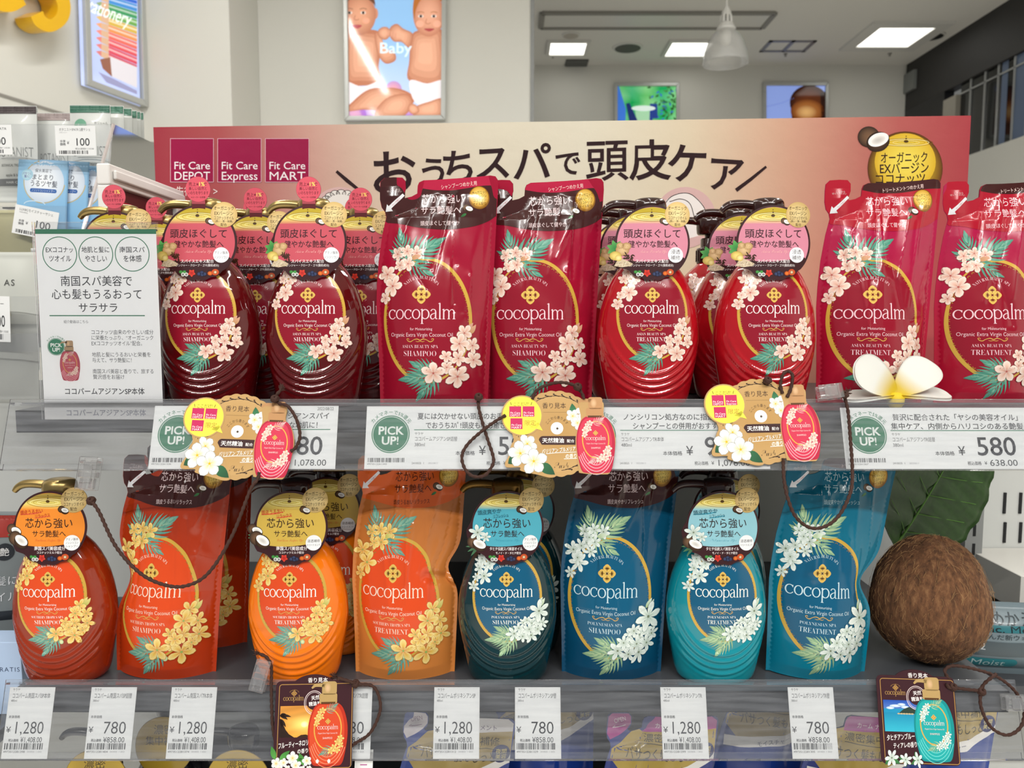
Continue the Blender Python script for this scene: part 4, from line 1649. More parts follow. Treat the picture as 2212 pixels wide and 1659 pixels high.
for i, (x, y, rz, lb) in enumerate(SPOTS):
    if i == 0:
        rt.location, rt.rotation_euler = (x, y, ZU), (0, 0, rz)
        rt['label'], rt['group'] = lb, GR['redT']
    else:
        dup(rt, (x, y, ZU), (0, 0, rz), lb)
b = make_bottle('red', 'TREATMENT', with_tag=False)
b.location = (.217, .170, ZU)
b['label'], b['group'] = F_ + 'without any neck tag, last in line', GR['redT']


def low_bottle(kind, word, px, y, label, rz=0, b=None):
    b = b or make_bottle(kind, word)
    b.location, b.rotation_euler = (xat(px, y, 1.18), y, ZL), (0, 0, rz)
    b['label'], b['group'] = label, GR['low']
    return b


b1 = low_bottle('orange', 'SHAMPOO', 142, .041, 'amber red pump shampoo bottle with orange neck tag at the shelf left end')
b2 = low_bottle('orange', 'TREATMENT', 645, .041, 'bright orange pump treatment bottle with gold neck tag, in front')
o = dup(b2, (xat(718, .103, 1.2), .103, ZL), (0, 0, 0), 'orange treatment bottle standing second, behind the front bright orange bottle')
b3 = low_bottle('teal', 'SHAMPOO', 1096, .041, 'dark teal see-through pump shampoo bottle with turquoise neck tag, in front')
o = dup(b3, (xat(1125, .103, 1.2), .103, ZL), (0, 0, 0), 'dark teal shampoo bottle standing second, behind the front dark teal one')
b4 = low_bottle('teal', 'TREATMENT', 1546, .041, 'bright turquoise pump treatment bottle with pale blue neck tag, in front')
o = dup(b4, (xat(1556, .103, 1.2), .103, ZL), (0, 0, 0), 'turquoise treatment bottle standing second, behind the front turquoise one')

# ------------------------------------------------------------------ refill pouches
make_pouch('red', 'SHAMPOO', 3, 'dark red refill pouch with brown top, leftmost on the upper shelf', (xat(936, .048, 1.42), .048, ZU), (-.02, 0, 0))
make_pouch('red', 'SHAMPOO', 8, 'dark red refill pouch with brown top, beside the bright red bottles', (xat(1164, .064, 1.42), .064, ZU), (-.01, -.0, 0))
make_pouch('red', 'TREATMENT', 21, 'pinkish red treatment refill pouch with brown strip behind the white flower', (xat(1880, .062, 1.42), .062, ZU), (-.03, .01, 0))
make_pouch('red', 'TREATMENT', 34, 'pinkish red treatment refill pouch at the upper shelf right end', (xat(2134, .070, 1.42), .070, ZU), (-.02, 0, 0))


NARROW = .95


def sway(a, b=0.0):
    def f(V):
        W = V.copy()
        W[:, 0] *= NARROW
        t = np.clip((V[:, 1] - 40) / 170, 0, 1)
        W[:, 0] += a * t * t + b * np.sin(np.clip((V[:, 1] - 30) / 150, 0, 1) * PI)
        return W
    return f


def pinch(c, amt, right=True, q=24.0, a=0.0):
    def f(V):
        W = V.copy()
        W[:, 0] *= NARROW
        s = np.clip((V[:, 0] if right else -V[:, 0]) / 55, 0, 1)
        W[:, 0] += (-amt if right else amt) * s ** 2 * np.exp(-((V[:, 1] - c) / q) ** 2)
        W[:, 0] += a * np.clip((V[:, 1] - 30) / 180, 0, 1) ** 2
        return W
    return f


make_pouch('orange', 'SHAMPOO', 5, 'crumpled dark orange shampoo refill pouch in front, next to the amber bottle', (xat(353, .047, 1.18), .047, ZL), (-.02, .03, 0), fill=.92,
           warp=pinch(95, 16, False, 26, 6))
make_pouch('orange', 'SHAMPOO', 14, 'dark orange shampoo refill pouch second in line, behind the crumpled one', (xat(425, .115, 1.18), .115, ZL), (-.02, .0, 0))
make_pouch('orange', 'TREATMENT', 9, 'pale orange treatment refill pouch beside the dark teal bottle', (xat(873, .047, 1.18), .047, ZL), (-.02, 0, 0),
           dent=(56, 92, 26, 100, 5, -5), warp=pinch(105, 11, True, 16, 3))
make_pouch('teal', 'SHAMPOO', 17, 'dark blue shampoo refill pouch with brown top between the teal bottles', (xat(1322, .047, 1.18), .047, ZL), (-.02, 0, 0), warp=sway(7))
make_pouch('teal', 'TREATMENT', 28, 'blue treatment refill pouch next to the coconut', (xat(1766, .047, 1.18), .047, ZL), (-.02, .03, 0), warp=pinch(92, 15, True, 20, 9))

# ------------------------------------------------------------------ price cards in the rails
GREEN = '#2f7d5c'
INKC = '#2a2b30'


def pickup(A, cx, cy, r, l=2, arc=True):
    A.oval(cx, cy, r, None, GREEN, l, n=56)
    A.ring(cx, cy, r * .945, r * .945, r * .03, '#e9efec', l + 1, n=64)
    A.text('PICK', cx, cy - r * .20, r * .60, '#f2f6f3', w=r * 1.32, l=l + 1, off=.032)
    A.text('UP!', cx, cy + r * .33, r * .60, '#f2f6f3', w=r * .94, l=l + 1, off=.032)
    if arc:
        A.text('カメマネーで5%還元', cx, cy, r * .25, GREEN, w=r * 2.25, arc=(cx, cy, r * 1.09), l=l, off=.01)


def wide_card(px0, px1, pyt, pyb, label, l1, l2, name, vol, price, tax, code, x1, x2, seed, date=''):
    xa, sa = rail_local(px0, (pyt + pyb) / 2, 'up')
    xb, sb = rail_local(px1, (pyt + pyb) / 2, 'up')
    _, st = rail_local((px0 + px1) / 2, pyt, 'up')
    L = RAILS['up']['L'] * 1000
    W = (px1 - px0) * 3.95
    k = (xb - xa) / W
    Hc = (L - 1.3 + st) / k
    A = Art(W / 2, Hc, k)
    A.rect(0, 0, W, Hc, '#eceeee', 1)
    sy = Hc / 545.0
    Y = lambda y: (y - 305) * sy
    pickup(A, 213, Y(550), 163)
    A.bars(27, Y(755), 345, Y(793), 60, seed=seed, l=2)
    A.text(code, 107, Y(808), 19, INKC, w=170, l=2)
    A.text(l1, x1[0], Y(392), 62, INKC, w=x1[1], al='l', l=2, off=.012)
    A.text(l2, x2[0], Y(472), 62, INKC, w=x2[1], al='l', l=2, off=.012)
    A.rect(413, Y(508), min(W - 60, 1570), Y(515), GREEN, 2)
    A.text('サラヤ', 418, Y(545), 27, INKC, w=76, al='l', l=2)
    A.text(name, 418, Y(590), 44, INKC, w=368, al='l', l=2)
    A.text(vol, 418, Y(640), 42, INKC, w=92, al='l', l=2)
    A.text('本体価格', 770, Y(713), 40, INKC, w=166, al='l', l=2, off=.012)
    A.text('¥', 1000, Y(690), 108, INKC, w=58, l=2, off=.006)
    A.text(price, 1125, Y(648), 225, INKC, w=345, al='l', l=2, off=.008)
    A.text('税込価格', 1035, Y(800), 36, INKC, w=118, al='l', l=2, off=.01)
    A.text('¥', 1190, Y(798), 44, INKC, l=2)
    A.text(tax, 1222, Y(795), 76, INKC, w=240 if len(tax) < 8 else 285, al='l', l=2)
    A.text('2410025  1', 400, Y(800), 24, INKC, w=108, al='l', l=2)
    A.text('2022/08/17', 540, Y(800), 20, '#9a9ca2', w=84, al='l', l=2)
    if date:
        A.text(date, W - 40, Y(330), 40, INKC, w=142, al='r', l=2)
    o = A.build('price_card', PRINT, None, thick=.25, outline=[(0, 0), (W, 0), (W, Hc), (0, Hc)], edge='#e0e2e0')
    tag(o, label, 'price card', 'wide price cards in the upper rail')
    rail_thing(o, (xa + xb) / 2, -L + 1.3, 'up', -.0014)
    return o


wide_card(326, 727, 876, 1012, 'wide white price card under the dark red bottles, showing 1,078.00', 'しなやかなアジアンスパイ', 'スで健やかな地肌に！', 'ココパームアジアンSP本体', '480ml', '980', '1,078.00',
          '4973512261336', (780, 735), (880, 570), 1, '2022/08/22')
wide_card(789, 1190, 877, 1014, 'wide white price card under the red shampoo pouches, crossed by a brown cord', '夏には欠かせない頭皮のお手入れ', 'でおうちｽﾊﾟ!頭皮も心も癒される', 'ココパームアジアンSP詰替', '380ml', '580', '638.00',
          '4973512261343', (438, 850), (508, 800), 2)
wide_card(1236, 1660, 879, 1017, 'wide white price card under the bright red treatment bottles', 'ノンシリコン処方なのに指通り', 'シャンプーとの併用がおすすめ', 'ココパームアジアンTR本体', '480ml', '980', '1,078.00',
          '4973512261350', (438, 850), (520, 790), 3)
wide_card(1823, 2262, 880, 1020, 'wide white price card under the white flower, with large 580', '贅沢に配合された「ヤシの美容オイル」', '集中ケア、内側からハリコシのある艶髪', 'ココパームアジアンTR詰替', '380ml', '580', '638.00',
          '4973512261367', (440, 1120), (420, 1140), 4)


def small_card(px, label, name, vol, price, tax, code, seed, rot=0.0):
    xa, st = rail_local(px, 1485, 'low')
    L = RAILS['low']['L'] * 1000
    x0, _ = rail_local(px - 49.5, 1557, 'low')
    x1, _ = rail_local(px + 49.5, 1557, 'low')
    k = (x1 - x0) / 312.0
    Hc = (L - 1.3 + st) / k
    A = Art(156, Hc, k)
    A.rect(0, 0, 312, Hc, '#eceeee', 1)
    s = Hc / 458.0
    Y = lambda y: (y - 265) * s
    A.text('サラヤ', 22, Y(281), 22, INKC, w=50, al='l', l=2)
    A.text(name, 22, Y(320), 38, INKC, w=min(262, 22 * len(name) + 12), al='l', l=2)
    if vol:
        A.text(vol, 18, Y(352), 20, INKC, w=42, al='l', l=2)
    A.text('本体価格', 16, Y(456), 21, INKC, w=78, al='l', l=2, off=.01)
    A.text('¥', 26, Y(538), 54, INKC, w=32, l=2)
    A.text(price, 266, Y(524), 112, INKC, w=212 if len(price) > 3 else 160, al='r', l=2, off=-.006)
    A.text('税込価格', 34, Y(606), 20, INKC, w=70, al='l', l=2, off=.03)
    A.text('¥' + tax, 262, Y(602), 48, INKC, w=146, al='r', l=2)
    A.bars(12, Y(624), 274, Y(664), 62, seed=seed, l=2)
    A.text(code, 10, Y(678), 18, INKC, w=146, al='l', l=2)
    A.text('2410025  1 2022', 170, Y(678), 13, '#7a7c82', w=100, al='l', l=2)
    o = A.build('price_card', PRINT, None, thick=.25, outline=[(0, 0), (312, 0), (312, Hc), (0, Hc)], edge='#e0e2e0')
    tag(o, label, 'price card', 'small price cards in the lower rail')
    rail_thing(o, (x0 + x1) / 2, -L + 1.3, 'low', -.0014, rot)


small_card(60, 'small white price card reading 1,280 at the left end of the lower rail', 'ココパーム南国スパSP本体', '480ml', '1,280', '1,408.00', '4973512281398', 11)
small_card(238, 'small white price card reading 780 under the crumpled orange pouch', 'ココパーム南国スパSP詰替', '380ml', '780', '858.00', '4973512281404', 12)
small_card(413, 'small white price card reading 1,280, third from the left end', 'ココパーム南国スパTR本体', '480ml', '1,280', '1,408.00', '4973512281374', 13)
small_card(752, 'small white price card half hidden behind the sunset sample tag', 'ココパーム南国スパTR詰替', '380ml', '780', '858.00', '4973512281381', 14)
small_card(986, 'small white price card reading 1,280 under the dark teal bottle', 'ココパームポリネシアンSP', '480ml', '1,280', '1,408.00', '4973512281312', 15)
small_card(1162, 'small white price card reading 780 left of the dark blue pouch', 'ココパームポリネシアンSP替', '380ml', '780', '858.00', '4973512281329', 16)
small_card(1479, 'small white price card reading 1,280 under the turquoise bottle', 'ココパームポリネシアンTR', '480ml', '1,280', '1,408.00', '4973512281299', 17)
small_card(1757, 'small white price card reading 780 under the blue treatment pouch', 'ココパームポリネシアンTR替', '380ml', '780', '858.00', '4973512281305', 18)


# ------------------------------------------------------------------ scent sample tags with cords and clips
CORD = mat('dark_brown_braided_cord', '#3b2118', rough=.8)


def cord_pts(px, k, lift=.004, n=10):
    """pixels (with optional distance in front of the rail plane) -> smooth 3D path"""
    P = []
    for p in px:
        off = max(.0034, p[2] if len(p) > 2 else lift)
        r = RAILS[k]
        P.append(hit(p[0], p[1], Vector((0, 0, r['z'])) + r['n'] * off, r['n']))
    return spline(P, n)


def add_cord(t, paths, k, frays=()):
    g = G()
    for px in paths:
        P = cord_pts(px, k)
        Q = [P[0]]
        for i in range(len(P) - 1):
            d = np.linalg.norm(P[i + 1] - P[i])
            m = max(1, int(d / .0008))
            for j in range(1, m + 1):
                Q.append(P[i] + (P[i + 1] - P[i]) * j / m)
        g.tube(Q, .00138, 10, twist=1300, lobes=2, amp=.22)
    r = RAILS[k]
    for fx, fy, dx, dy in frays:
        for i in range(22):
            a, b_, c_ = RS.uniform(-.5, .5), RS.uniform(-.5, .5), RS.uniform(.5, 1.1)
            P = cord_pts([(fx, fy, .004), (fx + dx * c_ * .5 + a * 5, fy + dy * c_ * .5 + b_ * 5, .005), (fx + dx * c_ + a * 16, fy + dy * c_ + b_ * 16, .005 + a * .004)], k, n=3)
            g.tube(P, .00035, 4)
    for px, py in [p for p in KNOTS.get(t.name, [])]:
        c = hit(px, py, Vector((0, 0, r['z'])) + r['n'] * .0062, r['n'])
        for q in range(3):
            ax = Matrix.Rotation(q * 1.05, 4, 'Z') @ Matrix.Rotation(q * 1.3, 4, 'X')
            ring = [c + (ax @ Vector((.0026 * math.cos(u), .0026 * math.sin(u), .0008 * math.sin(2 * u)))) for u in np.linspace(0, 2 * PI, 15)]
            g.tube(ring, .0015, 8)
    o = g.build('cord', CORD, None, smooth=True)
    o.parent = t
    o.matrix_parent_inverse = Matrix.Identity(4)
    Mi = t.matrix_basis.inverted()
    o.data.transform(Mi)
    return o


KNOTS = {}


def clip_mesh(t, px, py, k, off, rot=(0, 0, 0), w=.0155, h=.027, d=.009):
    r = RAILS[k]
    c = hit(px, py, Vector((0, 0, r['z'])) + r['n'] * off, r['n'])
    g = G()
    g.box((-w / 2, -d / 2, -h / 2), (w / 2, -d / 2 + .0016, h / 2))
    g.box((-w / 2, d / 2 - .0016, -h / 2), (w / 2, d / 2, h / 2))
    g.box((-w / 2, -d / 2 + .0017, -h * .12), (w / 2, d / 2 - .0017, h * .06))
    g.box((-w / 2, -d / 2 + .0017, h * .30), (w / 2, d / 2 - .0017, h * .40))
    g.box((-w * .36, -d / 2 + .0017, -h * .46), (-w * .16, d / 2 - .0017, -h * .14))
    g.box((w * .16, -d / 2 + .0017, -h * .46), (w * .36, d / 2 - .0017, -h * .14))
    g.box((-w * .35, -d / 2 - .0012, -h * .3), (w * .35, -d / 2 - .0001, h * .25))
    o = g.build('clip', CLIPM, None, bevel=.0005)
    o.data.transform(Matrix.Translation(c) @ Matrix.Rotation(r['a'], 4, 'X') @ Matrix.Rotation(rot[1], 4, 'Y') @ Matrix.Rotation(rot[0], 4, 'X') @ Matrix.Rotation(rot[2], 4, 'Z'))
    o.data.transform(t.matrix_basis.inverted())
    o.parent = t
    o['label'] = 'clear plastic clip'


def mini_bottle(A, x, y, s, body, l, kind, lighter, pump='#b98a5c'):
    """printed picture of a pump bottle: (x,y) centre of the body, s = body height"""
    P = closed_spline([(-.19, -.5), (0, -.51), (.19, -.5), (.31, -.40), (.39, -.18), (.40, .05), (.36, .3), (.30, .48), (.18, .52), (-.18, .52), (-.30, .48), (-.36, .3), (-.40, .05), (-.39, -.18), (-.31, -.40)], 5) * (.86, 1)
    A.poly(P * s + (x, y), body, l)
    A.poly(P * (s * .88, s * .93) + (x - s * .015, y), lighter, l + .5)
    A.rrect(x - .16 * s, y - .66 * s, x + .15 * s, y - .49 * s, .03 * s, pump, l + 1)
    A.rect(x - .13 * s, y - .52 * s, x + .12 * s, y - .485 * s, '#5a3a1c', l + 1.2)
    A.rrect(x - .12 * s, y - .86 * s, x + .14 * s, y - .64 * s, .05 * s, pump, l + 1)
    A.oval(x - .02 * s, y - .75 * s, .06 * s, .09 * s, '#d9b288', l + 1.2, edge=pump, n=14)
    A.stroke([(x, y - .79 * s), (x - .22 * s, y - .80 * s), (x - .30 * s, y - .75 * s)], (.07 * s, .055 * s, .03 * s), pump, l + 1, sm=4)
    A.oval(x, y - .08 * s, .235 * s, .33 * s, lighter, l + 1.4, n=36)
    A.ring(x, y - .08 * s, .245 * s, .34 * s, .02 * s, '#d9a648', l + 1.6, n=40)
    for i in range(4):
        q = .37 + i * .045
        A.ring(x, y - .08 * s, q * s * .70, q * s * 1.25, .012 * s, '#f0b0b8' if kind == 'red' else ('#f08a6a' if kind == 'orange' else '#6fd0cc'), l + 1.5, n=20, a0=.5, a1=PI - .5)
    fl = {'red': 'plumeria', 'orange': 'orchid', 'teal': 'tiare'}[kind]
    lf = KIND[kind]['leaf']
    A.palm(x - .02 * s, y - .36 * s, -.6, s * .26, '#c9a0a0' if kind == 'red' else lf[0], lf[1] if kind != 'red' else '#d9b8b4', n=6, l=l + 2)
    A.palm(x + .08 * s, y + .24 * s, 2.7, s * .28, '#c9a0a0' if kind == 'red' else lf[0], lf[1] if kind != 'red' else '#d9b8b4', n=6, l=l + 2)
    for i, (u, v) in enumerate(((-.17, -.34), (-.11, -.38), (-.21, -.25), (-.14, -.28), (-.22, -.17), (.26, .08), (.20, .14), (.26, .18), (.13, .22), (.19, .26), (.07, .28))):
        A.flower(x + u * s * .88, y + v * s, s * .062, fl, rot=i, l=l + 2.5 + .35 * i)
    A.wordmark(x, y - .07 * s, s * .055, s * .36, '#f2e0dc', l + 6)
    emblem(A, x, y - .20 * s, s * .045, '#e0b45a', '#9a4a2a', l + 6)
    A.text('Organic Extra Virgin Coconut Oil', x, y - .01 * s, s * .034, '#f2d8d4', w=s * .34, l=l + 6)
    A.text({'red': 'SHAMPOO', 'orange': 'SHAMPOO', 'teal': 'SHAMPOO'}[kind], x, y + .07 * s, s * .045, '#f2d8d4', w=s * .17, l=l + 6)


def plumeria_pair(A, l):
    A.leaf(1010, 800, 2.5, 100, 82, '#2f6a44', '#1f4a30', l)
    A.leaf(1200, 860, .62, 160, 90, '#2f6a44', '#1f4a30', l)
    A.flower(1095, 688, 84, 'white', .4, l + 1)
    A.flower(1035, 770, 112, 'white', -.5, l + 3)
    A.flower(1150, 838, 116, 'white', .9, l + 5)


def fit_squares(A, xs, ys, s, l, font_s=1.0):
    pass


def logo(A, x0, y0, x1, y1, second, l, border=None):
    w = x1 - x0
    A.rect(x0, y0, x1, y1, '#c2285c' if not border else '#9c0f44', l)
    if border:
        b_ = w * .012
        for q in ((x0, y0, x1, y0 + b_), (x0, y1 - b_, x1, y1), (x0, y0, x0 + b_, y1), (x1 - b_, y0, x1, y1)):
            A.rect(*q, border, l + .2)
    h = y1 - y0
    A.text('Fit Care', (x0 + x1) / 2, y0 + h * .615, h * .245, '#f6eaee', w=w * .84, l=l + .5, off=.006)
    A.text(second, (x0 + x1) / 2, y0 + h * .85, h * .27, '#f6eaee', w=w * .84, l=l + .5, off=.004)


def scent_tag(px, py, label, rot, cords, frays, clip=None, knots=()):
    A = Art(1360, 600, 1.0)
    tan = '#ba9560'
    disc = []
    for i in range(144):
        t = 2 * PI * i / 144
        r = 368 + 11 * abs(math.cos(t * 13))
        disc.append((1345 + r * math.cos(t), 595 + r * math.sin(t)))
    bub = circle_pts(1050, 440, 180, 40)
    fl = [tuple(p) for p in closed_spline([(960, 690), (1010, 640), (1080, 600), (1180, 640), (1240, 740), (1280, 820), (1340, 950), (1290, 978), (1180, 952), (1040, 920), (1030, 890), (920, 890), (905, 850), (935, 790)], 4)]
    bo = [tuple(p) for p in closed_spline([(1545, 320), (1660, 312), (1745, 318), (1762, 350), (1760, 440), (1820, 510), (1855, 640), (1835, 790), (1800, 930), (1740, 950), (1560, 940), (1530, 900), (1510, 640), (1560, 470)], 4)]
    xa, sa = rail_local(px - 123, py, 'up')
    xb, _ = rail_local(px + 123, py, 'up')
    xc, sc = rail_local(px, py, 'up')
    k = (xb - xa) / 985.0
    A.k = k
    A.poly(disc, tan, 1)
    A.oval(1345, 600, 345, 330, '#b48c52', 1.3, n=48, edge='#bf9a64')
    for a0, a1 in ((-2.5, -.62), (.55, 1.35), (2.72, 3.3)):
        n = int(abs(a1 - a0) / .2)
        for i in range(n):
            t = a0 + (a1 - a0) * (i + .5) / n
            c_, s_ = math.cos(t), math.sin(t)
            x, y = 1345 + 322 * c_, 592 + 322 * s_
            A.stroke([(x - s_ * 30, y + c_ * 30), (x + c_ * 8, y + s_ * 8), (x + s_ * 26 + c_ * 20, y - c_ * 26 + s_ * 20), (x + s_ * 14 + c_ * 24, y - c_ * 14 + s_ * 24)], (4, 9, 8, 5), '#33201a', 2, sm=4)
        A.ring(1345, 592, 330, 330, 5, '#33201a', 2, n=40, a0=a0 - .1, a1=a1 + .1)
    A.text('香り見本', 1330, 352, 56, '#3a2420', w=208, l=3)
    A.rect(1235, 409, 1560, 412, '#8a6a40', 2)
    A.text('ここから香ります', 0, 0, 30, '#3a2420', w=205, arc=(1352, 555, 88), l=3)
    A.oval(1352, 552, 54, None, '#f2f2ee', 3, n=32)
    A.oval(1352, 552, 46, None, '#e2e4e2', 3.2, edge='#fafaf8', n=28)
    A.oval(1355, 554, 10, None, '#55463a', 3.6, n=12)
    A.rrect(1195, 620, 1540, 696, 36, '#3a2020', 3)
    A.text('天然精油', 1318, 658, 46, '#f6f2ee', w=190, l=4, off=.02)
    A.text('配合', 1468, 662, 30, '#f6f2ee', w=66, l=4, off=.01)
    A.text('バリリアン プルメリア', 1362, 742, 44, '#f8f5ee', w=292, rot=-.09, l=20, off=.012, sk=.12)
    A.stroke([(1200, 778), (1360, 764), (1520, 758)], 5, '#f8f5ee', 4)
    A.text('の香り', 1470, 792, 42, '#f8f5ee', w=104, rot=-.05, l=4, off=.012, sk=.12)
    A.stroke([(1408, 818), (1520, 812)], 5, '#f8f5ee', 4)
    A.text('Push', 1384, 868, 84, '#33201a', w=132, font='script', off=-.03, l=4, rot=-.05)
    A.leaf(1500, 440, -1.7, 110, 62, '#3f8a5a', '#2a5c3e', 3)
    A.flower(1490, 445, 62, 'white', .2, 4)
    A.flower(1590, 410, 72, 'white', .9, 5)
    A.flower(1530, 505, 58, 'white', 1.6, 6)
    # speech bubble
    A.poly(bub, tan, 9)
    A.oval(1050, 440, 168, None, '#f4ea4e', 9.5, n=44)
    A.poly([(1120, 540), (1190, 500), (1228, 572)], '#f4ea4e', 9.5)
    A.text('ここだけ!', 1042, 338, 38, '#5c2a16', w=140, l=10, rot=-.05)
    A.stroke([(950, 322), (958, 348)], 5, '#5c2a16', 10)
    A.stroke([(1136, 322), (1128, 348)], 5, '#5c2a16', 10)
    logo(A, 940, 358, 1044, 452, 'DEPOT', 10)
    logo(A, 1056, 358, 1158, 450, 'Express', 10)
    logo(A, 950, 464, 1054, 560, 'MART', 10)
    A.text('限定', 1120, 505, 50, '#a8642a', w=102, l=10)
    A.poly(fl, tan, 9)
    plumeria_pair(A, 10)
    A.poly(bo, tan, 12)
    mini_bottle(A, 1683, 690, 480, '#b4203e', 13, 'red', '#cc3550')
    t = thing('scent_sample_tag', label, 'sample tag', (0, 0, 0), (0, 0, 0), 'tan scent sample tags hung on the upper rail')
    KNOTS[t.name] = knots
    rail_thing(t, xc, sc, 'up', .0022, rot)
    A.build('card', PRINT, t, thick=1.1, outline=[disc, bub, fl, bo], edge=tan, step=.03)
    add_cord(t, cords, 'up', frays)
    if clip:
        clip_mesh(t, *clip)
    return t


scent_tag(515, 945, 'tan flower shaped scent tag with yellow bubble, leftmost on the upper rail', .035,
          [[(592, 863, .003), (604, 872, .005), (622, 878, .006), (640, 905, .006), (648, 940, .006), (640, 965, .004), (628, 975, .0012)],
           [(200, 1085, .012), (215, 1108, .012), (250, 1180, .012), (300, 1236, .012), (350, 1262, .012), (400, 1266, .012), (450, 1238, .012), (500, 1160, .010), (540, 1060, .006), (556, 1036, .0008), (560, 1020, .0006)],
           [(592, 863, .004), (600, 850, .006), (607, 842, .006)]],
          [(604, 846, 8, -14)], ((192), 1023, 'up', .0085, (0, .03, 0), .0155, .028, .010), knots=[(594, 862), (197, 1082)])
scent_tag(1205, 938, 'tan flower shaped scent tag with yellow bubble, middle of the upper rail', 0.0,
          [[(1033, 858, .001), (1034, 880, .004), (1040, 905, .004), (1052, 945, .004), (1066, 990, .005), (1060, 1012, .006), (1045, 1028, .006), (1020, 1028, .006), (1003, 1010, .005), (998, 985, .005), (1010, 960, .004), (1040, 932, .007), (1070, 910, .005), (1092, 897, .0012)],
           [(1150, 862, .0006), (1158, 845, .003), (1180, 832, .004), (1210, 826, .004), (1240, 832, .004), (1255, 846, .004), (1262, 862, .0008)]],
          [(1244, 833, 4, 5)], None, knots=[(1034, 858), (1248, 836)])
scent_tag(1645, 912, 'tan flower shaped scent tag with yellow bubble, nearest the white flower', -.02,
          [[(1690, 850, .0006), (1686, 830, .004), (1692, 808, .006), (1703, 802, .006), (1712, 812, .006), (1708, 840, .004), (1700, 858, .0006)],
           [(1824, 856, .004), (1832, 890, .004), (1837, 950, .004), (1841, 1010, .005), (1838, 1060, .010), (1815, 1110, .012), (1785, 1136, .012), (1750, 1140, .012), (1718, 1115, .012), (1700, 1070, .012), (1693, 1030, .008), (1692, 1006, .0008), (1692, 990, .0006)]],
          [(1826, 850, 8, -8)], (1792, 847, 'up', .0085, (0, 1.45, 0), .013, .021, .009), knots=[(1824, 853), (1658, 822)])


